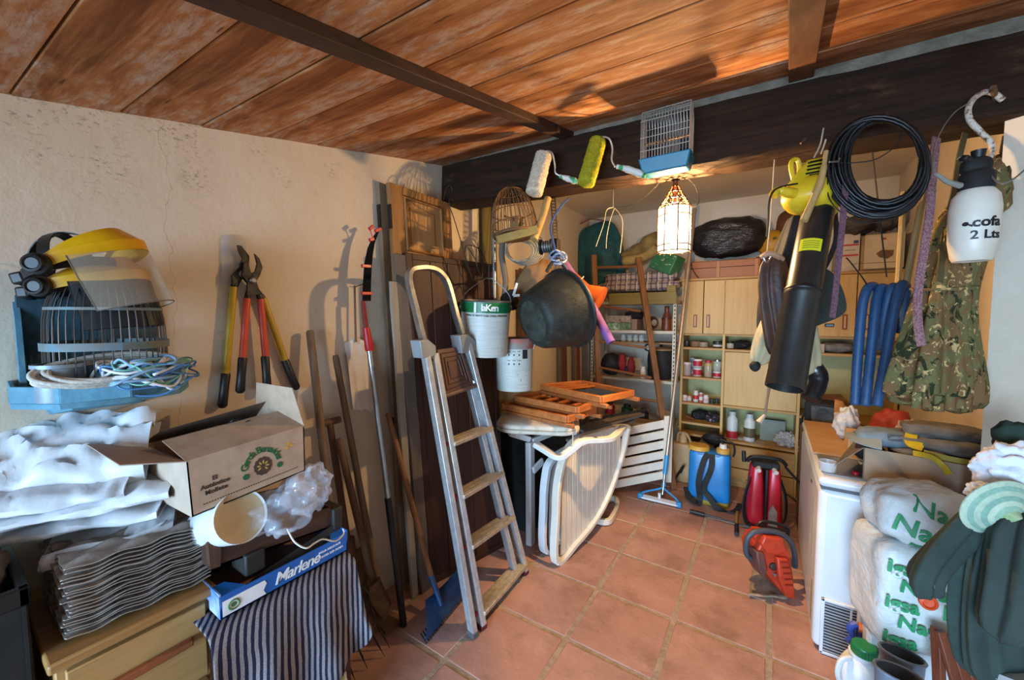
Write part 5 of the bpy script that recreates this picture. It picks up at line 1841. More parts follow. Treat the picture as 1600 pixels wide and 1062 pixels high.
# pool brush
pb = PZ(1034, 782, .02)
pt = DP(1086, 326, dep(pb) + .30)
root = thing('pool_brush', 'pool brush with a blue forked bracket on a long thin aluminium pole', 'brush', PZ(1034, 785))
ALP = M('#b39f8a', .35, .6, '#a28f7b')
jb = pb + (pt - pb) * .10
mk('pole', G().tube([jb, pt], .0165, 10), ALP, root)
BLB = M('#2f8cc0', .4, 0, '#2479aa')
mk('collar', G().tube([pb + (pt - pb) * .085, pb + (pt - pb) * .145], .019, 12), BLB, root)
mk('inner_pole', G().tube([pb + (pt - pb) * .02, pb + (pt - pb) * .10], .0115, 10), STEEL, root)
e1, e2 = PZ(1001, 772, .035), PZ(1061, 786, .035)
hub = pb + (pt - pb) * .042
for e in (e1, e2):
    mk('arm', G().tube(smo([hub + (pt - pb) * .02, hub, hub + (e - hub) * .8 + V((0, 0, .012)), e], 4), .008, 8), BLB, root)
    mk('end_clip', G().box(e + V((0, 0, -.008)), (.04, .05, .045)), BLB, root, bev=.006)
mk('head_bar', G().beam(e1 + V((0, 0, -.014)), e2 + V((0, 0, -.014)), .05, (0, 1, .2), .018), WHITE, root, bev=.004)
mk('squeegee', G().beam(e1 + V((0, 0.03, -.026)), e2 + V((0, .03, -.026)), .018, (0, 1, .2), .012), BLACKM, root)
mk('post', G().tube([(e1 + e2) / 2, (e1 + e2) / 2 + V((0, 0, .05))], .012, 10), WHITE, root)


# ================================================================== BACK WALL: CABINET, METAL SHELVES AND WHAT STANDS ON THEM
CY_ = 4.2
CABW = wood('#b48c48', '#c8a158', 2, .5, 38, .08)
CABS = wood('#a0763a', '#b98e4c', 0, .55, 38, .08)
GRNB = M('#b8b07c', .8, 0, '#a8a06c', 4)
HND = wood('#6f3a1e', '#8a4c2a', 2, .45, 40)


def zc_(u, v):
    return PY(u, v, CY_).z


def xc(u, y=CY_):
    return PY(u, 531, y).x


X0, X1, X2, X3 = xc(1066), xc(1131), xc(1252), .845
YB = 4.56
ZT = zc_(1100, 438)
root = thing('storage_cabinet', 'tall pale wooden cabinet along the back wall with open shelves, doors and drawers', 'cabinet', ((X0 + X3) / 2, 4.38, 0))
for k, x in enumerate((X0, X1, X2, X3)):
    wds = .022
    mk('side_panel', G().bx(x - wds / 2, x + wds / 2, CY_, YB, 0, ZT), CABW, root, bev=.002)
mk('top_panel', G().bx(X0 - .015, X3 + .015, CY_ - .015, YB, ZT, ZT + .022), CABS, root, bev=.003)
mk('back_panel', G().bx(X0, X3, YB, YB + .012, 0.02, ZT), GRNB, root)
mk('plinth', G().bx(X0, X3, CY_ + .02, YB, 0, .06), CABS, root)
zd0, zd1 = zc_(1100, 521), ZT - .004          # upper doors
zA = zc_(1100, 545)
zB = zc_(1100, 592)
zC = zc_(1100, 633)
zD = zc_(1100, 664)
zR1 = zc_(1190, 641)
zR2 = zc_(1190, 696)
for x0, x1, zs in ((X0, X1, (zd0 - .01, zA, zB, zC, zD, .42)), (X1, X2, (zd0 - .01, zA - .005, zR1, zR2 - .01)), (X2, X3, (zd0 - .01, zA - .005, zR1 - .02, zR2, .45))):
    for z in zs:
        mk('shelf', G().bx(x0 + .011, x1 - .011, CY_ + .003, YB, z - .011, z + .011), CABS, root, bev=.002)


def cab_door(x0, x1, z0, z1, hx, y=CY_, hz=None):
    d = mk('door', G().bx(x0 + .003, x1 - .003, y - .018, y, z0, z1), CABW, root, bev=.003)
    if hx is not None:
        zc0 = hz or z0 + (z1 - z0) * .24
        h = mk('handle', G().bx(hx - .016, hx + .016, y - .026, y - .018, zc0 - .062, zc0 + .062), HND, d, bev=.003)
        mk('grip', G().bx(hx - .006, hx + .006, y - .036, y - .026, zc0 - .05, zc0 + .05), wood('#c0935e', '#d0a873', 2, .5, 40), h, bev=.002)


xm = xc(1098)
cab_door(X0, xm, zd0, zd1, xc(1086))
cab_door(xm, X1, zd0, zd1, xc(1106))
cab_door(X1, (X1 + X2) / 2 + .03, zd0, zd1, None)
cab_door((X1 + X2) / 2 + .03, X2, zd0, zd1, None)
cab_door(X2, xc(1335), zd0, zd1, xc(1318))
cab_door(xc(1335), X3, zd0, zd1, xc(1352))
mk('flap_panel', G().bx(X1 + .012, X2 - .012, CY_ + .02, CY_ + .036, zR1 + .012, zA - .02), CABW, root, bev=.003)
for k in range(3):
    zt = zR2 - .035 - k * .215
    d = mk('drawer', G().bx(X1 + .008, X2 - .008, CY_ - .016, CY_ + .3, max(zt - .205, .02), zt), CABS, root, bev=.003)
    mk('handle', G().bx((X1 + X2) / 2 - .08, (X1 + X2) / 2 + .06, CY_ - .034, CY_ - .016, zt - .125, zt - .085), wood('#8a5a2c', '#a06c38', 0, .5, 40), d, bev=.004)

RNG = random.Random(11)


def jar(name, lab, cat, x, z, r, h, m, lidm=None, grp=None, y=None, neck=1.0, lm=None, band=None):
    y = CY_ + .05 + r if y is None else y
    root = thing(name, lab, cat, (x, y, z), None, grp)
    T_ = Matrix.Translation((x, y, z))
    hb = h * (.86 if lidm else 1)
    pr = [(0, .002), (r * .92, .002), (r, .006), (r, hb * .86), (r * neck, hb * .97), (r * neck, hb), (0, hb)]
    mk('body', G().lathe(pr, T_, 20), m, root)
    if lidm:
        mk('cap', G().lathe([(0, hb), (r * neck * 1.04, hb), (r * neck * 1.04, h), (0, h + .001)], T_, 20), lidm, root)
    if lm:
        z0, z1 = band or (.2, .75)
        mk('label', G().lathe([(r * .99, h * z0), (r * 1.015, h * z0), (r * 1.015, h * z1), (r * .99, h * z1)], T_, 20), lm, root)
    return root


def sh(u, v):
    p = PY(u, v, CY_ + .06)
    return p.x


def zs(z):
    return z + .0115


W_ = M('#cfcac0', .5)
R_ = M('#b52530', .5)
PK = M('#c9a59a', .5)
GL = clear('#cfd8d0', .35, .1)
DKG = M('#2b3a2e', .5)
# second shelf: jars and tins
zz = zs(zB)
jar('plastic_tub', 'tall clear lidded tub at the left end of the jar shelf', 'tub', sh(1073, 580), zz, .036, .135, clear('#c9b6a8', .55), W_)
jar('paint_tin', 'lower red and white tin of a stacked pair on the jar shelf', 'tin', sh(1089, 580), zz, .040, .085, W_, W_, None, None, 1, R_, (.15, .8))
jar('paint_tin', 'upper red and white tin of a stacked pair on the jar shelf', 'tin', sh(1089, 580), zz + .087, .041, .085, W_, M('#ded8cc', .5), None, None, 1, R_, (.2, .8))
jar('glass_jar', 'tall glass jar with a red lid and yellow top beside the stacked tins', 'jar', sh(1106, 580), zz, .034, .165, clear('#c8b49a', .5), R_, None, None, .85, M('#b99a4a', .5), (.70, .8))
jar('glass_jar', 'empty clear glass jar standing on the small red tin', 'jar', sh(1120, 580), zz + .066, .033, .11, GL, STEEL, None, None, .9)
jar('paint_tin', 'small red and white tin under the clear glass jar', 'tin', sh(1120, 580), zz, .034, .064, W_, W_, None, None, 1, R_, (.2, .75))
jar('box_tin', 'blue and white tin standing behind the clear tub', 'tin', sh(1078, 580), zz, .03, .17, M('#3b4f86', .5, 0, '#c9c9cc', 20), None, None, CY_ + .22)
# third shelf: small bottles
zz = zs(zC)
for u, r, h, m, lm, lab in ((1070, .022, .06, W_, PK, 'short white pot at the left of the medicine shelf'), (1077, .021, .055, PK, W_, 'short pink white pot second from left on the medicine shelf'), (1087, .024, .115, W_, R_, 'tallest white medicine bottle on the medicine shelf'), (1095, .018, .10, M('#b9564f', .5), W_, 'slim red capped bottle beside the tallest white one'), (1103, .026, .08, W_, PK, 'square shouldered white pot right of the red bottle')):
    jar('medicine_bottle', lab, 'bottle', sh(u, 620), zz, r, h, m, W_ if h > .07 else None, 'small bottles on the medicine shelf', None, .8, lm, (.25, .6))
for k, u in enumerate((1112, 1119)):
    one('green_spool', G().lathe([(0, 0), (.024, 0), (.024, .008), (.016, .012), (.016, .03), (.024, .034), (.024, .042), (0, .042)], Matrix.Translation((sh(u, 620), CY_ + .09 + .03 * k, zz)), 18), DKG, ('dark green spool right of the white pots', 'dark green spool at the right end of the medicine shelf')[k], 'spool')
# fourth shelf: film packet and brush
zz = zs(zD)
one('foil_packet', G().blob((sh(1112, 655), CY_ + .14, zz + .045), (.06, .07, .045), 26, 16, .6, 8, 6), M('#6a6268', .2, .5, '#3a2b33', 20), 'crumpled shiny foil packet on the shelf under the medicine bottles', 'packet', ang=30)
one('paint_brush', G().beam((sh(1071, 655), CY_ + .04, zz + .055), (sh(1083, 655), CY_ + .10, zz + .014), .03, (0, 1, 0), .012), M('#8a4a38', .6), 'red handled flat brush lying left of the foil packet', 'brush', bev=.003)
one('dark_sack', G().blob((sh(1090, 655), CY_ + .20, zz + .04), (.08, .07, .05), 22, 14, .4, 6, 16), BLACKM, 'dark cloth heap at the back of the foil packet shelf', 'cloth')
# top open shelf, left and right bays
zz = zs(zA)
for u, r, h, m, lab, wv in ((1073, .025, .06, DSTEEL, 'small grey metal pot at the left of the shelf below the doors', 1), (1086, .042, .055, M('#8b6a48', .7), 'low brown pot beside the grey metal one', 1), (1099, .040, .05, M('#a08a78', .6), 'low pale plastic tub in the middle of the shelf below the doors', 1), (1121, .042, .06, DKG, 'dark green jar with a pale label on the shelf below the doors', 1), (1141, .030, .055, M('#b3a78f', .6), 'small cream tin behind the leather vest', 1)):
    jar('small_pot', lab, 'pot', sh(u, 535), zz, r, h, m, BLACK if u in (1121, 1141) else None, 'pots on the shelf below the doors', None, 1, W_ if u == 1121 else None, (.2, .5))
one('dark_pouch', G().blob((sh(1158, 535), CY_ + .13, zz + .035), (.08, .06, .04), 22, 14, .4, 6, 26), BLACKM, 'dark pouch lying right of the cream tin', 'pouch')
# right bay, middle shelf
zz = zs(zR1)
jar('spray_can', 'dark blue tin with a gold band standing on the middle shelf', 'tin', sh(1169, 630), zz, .034, .135, M('#1b2340', .4), M('#b9b4a0', .3, .7), None, None, .9, M('#b39a4e', .5), (.3, .42))
for k, u in enumerate((1192, 1199)):
    one('cotton_reel', G().lathe([(0, 0), (.024, 0), (.026, .02), (.018, .036), (.02, .044), (0, .044)], Matrix.Translation((sh(u, 640), CY_ + .08, zz)), 18), M('#23503a' if k == 0 else '#2f3b30', .5), ('green pot lid shaped reel, left of the pair on the middle shelf', 'dark green reel, right of the pair on the middle shelf')[k], 'reel')
jar('paint_tin', 'grey and red tin at the right end of the middle shelf', 'tin', sh(1236, 640), zz, .045, .095, M('#8087a0', .4), STEEL, None, None, 1, M('#a43a36', .5, 0, '#34406e', 40), (.3, .75))
one('small_clips', G().blob((sh(1147, 630), CY_ + .09, zz + .012), (.045, .03, .014), 14, 8, .8, 9, 3), M('#8c8a84', .5), 'little heap of grey metal fittings on the middle shelf', 'fitting')
# right bay, lower shelf
zz = zs(zR2 - .01)
jar('spray_bottle', 'white bottle with a red lower label on the lower shelf', 'bottle', sh(1143, 690), zz, .046, .265, M('#c3cac6', .45), M('#aeb8b4', .4), 'white chemical bottles on the lower shelf', CY_ + .09, .62, R_, (.04, .3))
jar('spray_bottle', 'white bottle with a green and brown label on the lower shelf', 'bottle', sh(1170, 690), zz, .047, .26, M('#c9cdc6', .45), M('#b4bcb8', .4), 'white chemical bottles on the lower shelf', CY_ + .09, .62, M('#4d5a34', .5, 0, '#6b4a30', 30), (.16, .5))
one('plastic_bag', G().blob((sh(1230, 690), CY_ + .12, zz + .055), (.085, .08, .06), 40, 26, .5, 9, 12), clear('#d8d8d8', .5, .2), 'crumpled clear plastic bag at the right of the lower shelf', 'bag', ang=30)
one('folder', G().bx(sh(1204, 690) - .085, sh(1204, 690) + .11, CY_ + .20, CY_ + .215, zz, zz + .20), M('#7d8578', .6), 'grey translucent folder leaning at the back of the lower shelf', 'folder')
one('paper_sheet', G().bx(sh(1180, 700) - .05, sh(1180, 700) + .07, CY_ + .02, CY_ + .14, zz, zz + .003), M('#b3a790', .8), 'sheet of paper lying in front of the white bottles', 'paper')
one('flat_tin', G().lathe([(0, 0), (.03, 0), (.03, .02), (0, .02)], Matrix.Translation((sh(1157, 690), CY_ + .10, zz)), 18), clear('#b8b0a0', .6), 'low clear pot between the two white bottles', 'pot')
# third bay
zz = zs(zA - .005)
one('folded_cloth', G().blob((sh(1308, 545), CY_ + .14, zz + .045), (.12, .10, .045), 28, 16, .3, 8, 22), M('#6a6460', .9, 0, '#8b8580', 12), 'folded grey cloth on the shelf behind the blue hose', 'cloth', ang=180)
one('small_carton', G().bx(sh(1281, 545) - .04, sh(1281, 545) + .03, CY_ + .04, CY_ + .10, zz, zz + .075), M('#b8a98e', .8), 'small beige carton left of the folded grey cloth', 'carton', bev=.002)
one('kraft_box', G().hexa([V((sh(1296, 610) - .07, CY_ + .05, zs(zR1 - .02))), V((sh(1296, 610) + .10, CY_ + .05, zs(zR1 - .02))), V((sh(1296, 610) + .10, CY_ + .25, zs(zR1 - .02))), V((sh(1296, 610) - .07, CY_ + .25, zs(zR1 - .02))), V((sh(1296, 610) - .07, CY_ + .05, zs(zR1) + .14)), V((sh(1296, 610) + .10, CY_ + .05, zs(zR1) + .16)), V((sh(1296, 610) + .10, CY_ + .25, zs(zR1) + .16)), V((sh(1296, 610) - .07, CY_ + .25, zs(zR1) + .14))]), M('#8f6a4c', .85), 'brown kraft box on the shelf behind the rubber boot', 'box', bev=.003)

# on top of the cabinet
zt = ZT + .0225
t = NT('bin_bag').p(.22, 0, .6)
t.b.inputs['Base Color'].default_value = lin('#17181a')
t.bump(t.noise(t.map((1, 1, 2.2)), 16, 5, .6, 1.5), .45, .03)
BINB = t.m
a, b = PY(1080, 372, 4.32), PY(1196, 372, 4.32)
cc = (a + b) / 2
root = thing('refuse_bag', 'shiny black refuse bag with pale lettering lying on the wooden case', 'bag', (cc.x, cc.y, cc.z - .15))
mk('film', G().blob(cc, ((b - a).length / 2 + .01, .17, .185), 56, 34, .10, 6, 21, sq=.8), BINB, root, ang=60)
fm = frame(PY(1139, 352, 4.165), (1, 0, 0), (0, .45, 1))
mk('lettering', text_g('CAVILL', .048, flat(fm), .001), M('#8f8d88', .5), root)
zc2 = zt + .165
x0, x1 = PY(1070, 420, 4.25).x, PY(1188, 420, 4.25).x
root = thing('wooden_case', 'reddish brown wooden case with battens under the black refuse bag', 'case', ((x0 + x1) / 2, 4.4, zt))
CSW = wood('#85430f', '#a05c1a', 0, .5, 40)
mk('body', G().bx(x0, x1, 4.25, 4.54, zt, zc2), CSW, root, bev=.006)
for u in (1122, 1182):
    x = PY(u, 420, 4.25).x
    mk('batten', G().bx(x - .015, x + .015, 4.238, 4.25, zt + .004, zc2 - .004), wood('#9a5c2c', '#b37238', 2, .5, 40), root, bev=.002)
mk('lid_seam', G().bx(x0 + .004, x1 - .004, 4.2475, 4.25, zt + .096, zt + .102), M('#3a1f10', .8), root)
cb_ = G().tube(smo([PY(u, v, 4.215) for u, v in ((1078, 400), (1080, 415), (1088, 430), (1098, 437), (1120, 436.5))], 6), .004, 6)
one('black_cable', cb_, BLACK, 'thin black cable curving down in front of the wooden case', 'cable')
c_ = PY(1209, 381, 4.36)
root = thing('yellow_pumpkin', 'round yellow pumpkin shaped ball beside the black refuse bag', 'ball', (c_.x, c_.y, c_.z - .14))
rows = []
for i in range(13):
    ph = math.pi * i / 12 - math.pi / 2
    rows.append([c_ + V((.125 * math.cos(ph) * math.cos(a) * (1 + .05 * abs(math.sin(a * 4))), .11 * math.cos(ph) * math.sin(a) * (1 + .05 * abs(math.sin(a * 4))), .125 * math.sin(ph))) for a in [2 * math.pi * j / 40 for j in range(40)]])
mk('shell', G().loft(rows), M('#b5851c', .55, 0, '#a2761a'), root, ang=180)
mk('stalk', G().tube([c_ + V((0, -.10, .03)), c_ + V((.01, -.125, .035))], .012, 8), M('#6d5a22', .7), root)
one('box_under_ball', G().bx(c_.x - .13, c_.x + .13, 4.26, 4.5, zt, c_.z - .117), M('#5a2c20', .7), 'dark red carton carrying the yellow ball', 'carton', bev=.003)
g = G().blob(PY(1232, 372, 4.40), (.11, .12, .25), 26, 20, .18, 4, 31)
one('leather_bag', g, M('#6a3f20', .6, 0, '#54301a'), 'tall brown leather bag behind the yellow ball', 'bag', ang=180)


def carton(lab, x0, x1, y0, y1, z0, z1, m, top=True):
    root = thing('carton', lab, 'carton', ((x0 + x1) / 2, (y0 + y1) / 2, z0))
    mk('body', G().bx(x0, x1, y0, y1, z0, z1), m, root, bev=.004)
    xm_ = (x0 + x1) / 2
    mk('flap', G().bx(x0, xm_ - .002, y0, y1, z1, z1 + .004), m, root)
    mk('flap', G().bx(xm_ + .002, x1, y0, y1, z1, z1 + .004), m, root)
    return root


xa, xb = PY(1312, 400, 4.22).x, PY(1344, 400, 4.22).x
WC = M('#c4b49c', .8, 0, '#b5a58d')
r_ = carton('white carton with red stripes on the cabinet, left of the beige one', xa - .02, xb - .004, 4.22, 4.5, zt, PY(1325, 366, 4.22).z, WC)
for v in (383, 399):
    z = PY(1325, v, 4.22).z
    mk('stripe', G().bx(xa - .015, xb - .012, 4.2185, 4.22, z - .007, z + .007), R_, r_)
mk('stripe', G().bx(xa + .03, xb - .03, 4.2185, 4.22, PY(1325, 391, 4.22).z - .004, PY(1325, 391, 4.22).z + .004), M('#8a8078', .7), r_)
xc0, xc1 = xb + .004, min(PY(1412, 400, 4.1).x, .84)
BC = M('#c0ab86', .85, 0, '#b39d79')
r_ = carton('large beige carton with a torn brown hole on the right of the cabinet', xc0, xc1, 4.08, 4.45, zt + .0, PY(1375, 367, 4.1).z, BC)
fm = frame(PY(1384, 395, 4.078), (1, 0, 0), (0, 0, 1))
mk('torn_hole', G().prism([fm @ V((a, b, .001)) for a, b in ((-.055, .0), (-.02, .028), (.0, .022), (.045, .018), (.04, -.02), (.01, -.045), (-.015, -.035), (-.035, -.03))], V((0, -.002, 0))), M('#6d4f2e', .9), r_)
mk('printed_mark', G().prism([fm @ V((a - .19, b + .09, .001)) for a, b in ((0, 0), (.03, 0), (.03, .022), (0, .022))], V((0, -.001, 0))), M('#27406b', .8), r_)
mk('printed_mark', G().prism([fm @ V((a - .03, b + .10, .001)) for a, b in ((0, 0), (.028, 0), (.028, .012), (0, .02))], V((0, -.001, 0))), M('#a5372c', .8), r_)
mk('paper_label', G().tube([fm @ V((a, b, .0015)) for a, b in ((-.2, -.12), (.08, -.12), (.08, -.07), (-.2, -.07))], .0015, 4, closed=True), M('#5a4a34', .8), r_)
# heap of dark sacks on the cartons
for k, (u, v, rx, rz, m, lab) in enumerate(((1338, 352, .13, .07, M('#4c443c', .8, 0, '#37312b', 8, bump=.3), 'grey brown sack heaped on the cartons, left one'), (1384, 342, .09, .09, M('#5d5346', .8, 0, '#403930', 8, bump=.3), 'grey brown sack heaped on the cartons, right one by the camouflage'))):
    one('sack', G().blob(PY(u, v, 4.25), (rx, .16, rz), 30, 18, .35, 6, 40 + k), m, lab, 'sack', ang=180)

# ------------------------------------------------------------------ metal shelving
MSH = M('#b9ad98', .5, .2, '#a79a84')
sy0, sy1 = 3.98, 4.40
sx0, sx1 = -1.60, PY(1057, 500, 3.98).x
levels = [.10, .52, PY(1000, 592, 3.98).z, PY(1000, 516, 3.98).z, PY(1000, 470, 3.98).z]
root = thing('metal_shelving', 'pale metal shelving with perforated posts behind the trestle ladder', 'shelving', ((sx0 + sx1) / 2, 4.2, 0))
for x, s in ((sx0, 1), (sx1, -1)):
    for y, t_ in ((sy0, 1), (sy1, -1)):
        p = mk('post', G().bx(x, x + .032 * s, y, y + .003, 0, levels[-1] + .05).bx(x, x + .003 * s, y, y + .032, 0, levels[-1] + .05), MSH, root, kind=None)
        if y == sy0:
            g = G()
            for k in range(46):
                z = .05 + k * .038
                if z < levels[-1]:
                    g.bx(x + .011 * s, x + .021 * s, y - .0008, y, z, z + .018)
            mk('slot', g, M('#2a231b', .8), p, kind='stuff')
for z in levels:
    mk('shelf', G().bx(sx0 + .004, sx1 - .004, sy0 + .004, sy1 - .004, z - .03, z), MSH, root, bev=.003)
root_sh = root


def on(u, z, y=4.15):
    return PY(u, 531, y).x, y, z + .001


# wooden trestle ladder
tw = wood('#6a4022', '#8c5a30', 2, .6, 50)
root = thing('wooden_ladder', 'old wooden ladder with round rungs leaning against the metal shelving', 'ladder', PZ(1038, 745))
l0, l1 = PY(928, 398, 3.92), PY(938, 668, 3.84)
r0_, r1_ = PY(997, 402, 3.92), PY(1037, 662, 3.82)
l1 = l0 + (l1 - l0) * 1.0
for a, b in ((l0, l1), (r0_, r1_)):
    e = (b - a).normalized()
    k = b.z / max(1e-3, -e.z)
    bb = b + e * (k if k < 1.6 else 1.0)
    bb.z = max(bb.z, .003)
    mk('rail', G().beam(a, bb, .052, rt, .034), tw, root, bev=.005)
for (ua, va), (ub, vb) in (((929, 418), (996, 416)), ((930, 477), (1001, 486)), ((931, 532), (1010, 543)), ((933, 573), (1018, 590)), ((935, 613), (1028, 627))):
    mk('rung', G().tube([PY(ua, va, 3.92 - .0003 * (va - 400)), PY(ub, vb, 3.92 - .0004 * (vb - 400))], .013, 8), tw, root)

# things on the top shelf
zt2 = levels[-1] + .001
t = NT('nylon_teal').p(.55, 0, .4)
t.col(t.ramp(t.noise(t.map(), 8, 5, .7), [(.35, '#123f44'), (.65, '#1d5a5c')]))
t.bump(t.noise(t.map((1, 1, .4)), 15, 5, .6, 1), .6, .03)
pt_ = [PY(942, 455, 4.36), PY(940, 440, 4.36), PY(938, 410, 4.36), PY(936, 380, 4.36), PY(932, 358, 4.36), PY(930, 350, 4.36)]
root = thing('sleeping_bag', 'dark teal nylon sleeping bag standing upright in the back corner', 'sleeping bag', pt_[0])
mk('shell', G().hang(pt_, [.26, .28, .28, .26, .22, .13], [.13, .15, .15, .14, .12, .07], (1, 0, 0), 40, 5, .05, 3), t.m, root, ang=180, sub=1)
mk('drawcord', G().tube(smo([pt_[5] + V((-.14, -.10, 0)), pt_[5] + V((0, -.13, .03)), pt_[5] + V((.14, -.10, 0))], 5), .006, 6), M('#7a2a22', .6), root)
g = G().tube(smo([PY(975, 400, 4.25), PY(1000, 392, 4.2), PY(1030, 380, 4.1)], 4), [.06, .10, .15], 20, flat=.8)
one('canvas_roll', g, M('#8b7440', .85, 0, '#6f5b31', 10, bump=.2), 'olive tan canvas roll lying beside the teal sleeping bag', 'canvas', ang=180)
g = G().tube(smo([PY(975, 408, 4.1), PY(1005, 402, 4.05), PY(1027, 388, 4.0)], 4), [.05, .045, .05], 16)
one('canvas_roll', g, M('#a3894e', .85, 0, '#8a7340', 10, bump=.2), 'thin tan canvas roll lying in front of the olive one', 'canvas', ang=180)
# green box, tilted
c_ = PY(1042, 411, 4.06)
Rg = Matrix.Rotation(math.radians(24), 3, 'Y') @ Matrix.Rotation(math.radians(-18), 3, 'Z')
root = thing('green_case', 'green worn metal case standing tilted on the plaid blanket', 'case', c_)
GRC = M('#2f7048', .5, 0, '#225a39', 9)
mk('body', G().box(c_, (.24, .16, .19), Rg), GRC, root, bev=.008)
g = G()
for k in range(14):
    p = c_ + Rg @ V((RNG.uniform(-.1, .1), -.0805, RNG.uniform(-.08, .08)))
    g.box(p, (RNG.uniform(.006, .03), .001, RNG.uniform(.004, .012)), Rg)
mk('scratch', g, M('#a8b08e', .7), root, kind='stuff')
t = NT('plaid').p(.95, 0, .1)
sx_ = t.sep(t.map())
s1 = t.math('SINE', t.math('MULTIPLY', sx_[0], 125))
s2 = t.math('SINE', t.math('MULTIPLY', sx_[2], 125))
c = t.mix(t.math('MULTIPLY', t.ramp(s1, [(.45, (0, 0, 0, 1)), (.7, (1, 1, 1, 1))]), .65), '#a3938a', '#2d2f42')
c = t.mix(t.math('MULTIPLY', t.ramp(s2, [(.45, (0, 0, 0, 1)), (.7, (1, 1, 1, 1))]), .65), c, '#39324a')
s3 = t.math('SINE', t.math('MULTIPLY', sx_[0], 62))
c = t.mix(t.math('MULTIPLY', t.ramp(s3, [(.86, (0, 0, 0, 1)), (.94, (1, 1, 1, 1))]), .7), c, '#c9b7a2')
t.col(c)
t.bump(t.noise(t.map(), 10, 4), .5, .03)
c_ = PY(997, 440, 4.10)
root = thing('plaid_blanket', 'folded navy and beige plaid blanket on the top metal shelf', 'blanket', (c_.x, c_.y, zt2))
mk('fold', G().blob(c_ + V((0, 0, -.05)), (.40, .14, .055), 40, 14, .12, 5, 51, sq=.5), t.m, root, ang=180)
mk('fold', G().blob(c_ + V((.02, 0.01, .035)), (.36, .13, .055), 40, 14, .18, 5, 52, sq=.5), t.m, root, ang=180)
root = thing('shelf_board', 'olive green board lying at the front of the top metal shelf', 'board', PY(1005, 466, 3.97))
OLV = wood('#6d6128', '#857739', 0, .6, 40)
mk('panel', G().bx(PY(952, 466, 3.97).x, sx1 - .005, 3.955, 3.975, levels[-1] - .035, PY(1005, 457, 3.97).z), OLV, root, bev=.002)
mk('block', G().bx(PY(1042, 466, 3.97).x, sx1 - .01, 3.955, 4.02, PY(1005, 457, 3.97).z, PY(1005, 449, 3.97).z + .01), OLV, root, bev=.003)

# things on the lower metal shelves
z3 = levels[3] + .001
for u, w_, h_, m, lab, z_ in ((957, .15, .075, M('#3f6b35', .6, 0, '#a9b79a', 30), 'green printed carton under the white one on the metal shelf', 0), (976, .12, .072, M('#6b7a4a', .6, 0, '#2c4a2a', 30), 'dark green printed carton on the metal shelf, right of the first', 0), (965, .26, .07, M('#a08f7c', .7, 0, '#6f5c4c', 30), 'pale printed carton lying on top of the green cartons', .076)):
    x, y, _ = on(u, z3, 4.02)
    one('small_carton', G().bx(x - w_ / 2, x + w_ / 2, 4.02, 4.2, z3 + z_, z3 + z_ + h_), m, lab, 'carton', bev=.002)
x, y, _ = on(990, z3)
one('brown_carton', G().bx(x - .07, x + .06, 4.05, 4.25, z3, z3 + .11), CARDIN, 'brown open carton in the middle of the metal shelf', 'carton', bev=.003)
one('cloth_hat', G().blob((x + .005, 4.13, z3 + .15), (.10, .08, .045), 22, 12, .25, 5, 61), BLACKM, 'black cloth hat lying on the brown open carton', 'hat', ang=180)
x, y, _ = on(1042, z3)
root = thing('clay_bottle', 'tall reddish brown clay bottle at the right of the metal shelf', 'bottle', (x, 4.12, z3))
mk('body', G().lathe([(0, 0), (.042, 0), (.045, .02), (.046, .11), (.034, .15), (.022, .18), (.022, .235), (.026, .24), (0, .24)], Matrix.Translation((x, 4.12, z3)), 20), M('#5e2c1b', .4, 0, '#733a22'), root)
mk('ring', G().lathe([(.045, .11), (.049, .112), (.049, .122), (.045, .124)], Matrix.Translation((x, 4.12, z3)), 20), M('#4a2114', .4), root)
x, y, _ = on(1022, z3)
for k in range(3):
    one('coiled_strap', G().tube(smo([V((x + (.05 - .008 * k) * math.cos(a), 4.08 + .03 * k, z3 + .075 + (.06 - .01 * k) * math.sin(a))) for a in [j * .63 for j in range(10)]], 3, True), .008, 6, closed=True), M(('#5a3a24', '#38412c', '#4c2f28')[k], .7), ('brown coiled strap by the clay bottle, front loop', 'olive coiled strap by the clay bottle, middle loop', 'dark red coiled strap by the clay bottle, rear loop')[k], 'strap')
z2 = levels[2] + .001
x, y, _ = on(1037, z2)
root = thing('cauldron', 'black lidded pot with a pale lid ring on the second metal shelf', 'pot', (x - .02, 4.14, z2))
T_ = Matrix.Translation((x - .02, 4.14, z2))
mk('body', G().lathe([(0, 0), (.10, 0), (.125, .03), (.13, .2), (.122, .28), (.11, .285), (0, .28)], T_, 28), BLACKM, root)
mk('lid', G().lathe([(0, .286), (.105, .286), (.10, .30), (.045, .315), (0, .318)], T_, 28), M('#8d7a55', .6), root)
mk('knob', G().lathe([(0, .316), (.02, .318), (.012, .33), (.028, .35), (0, .36)], T_, 14), BLACK, root)
for s in (-1, 1):
    mk('handle', G().tube(smo([T_ @ V((.115 * s, 0, .27)), T_ @ V((.16 * s, 0, .29)), T_ @ V((.15 * s, 0, .33)), T_ @ V((.10 * s, 0, .35))], 4), .008, 6), BLACK, root)
x, y, _ = on(957, z2)
one('dark_rucksack', G().blob((x, 4.12, z2 + .115), (.11, .10, .12), 24, 16, .2, 5, 71), M('#16181a', .7), 'small black rucksack on the left of the second metal shelf', 'rucksack', ang=180)
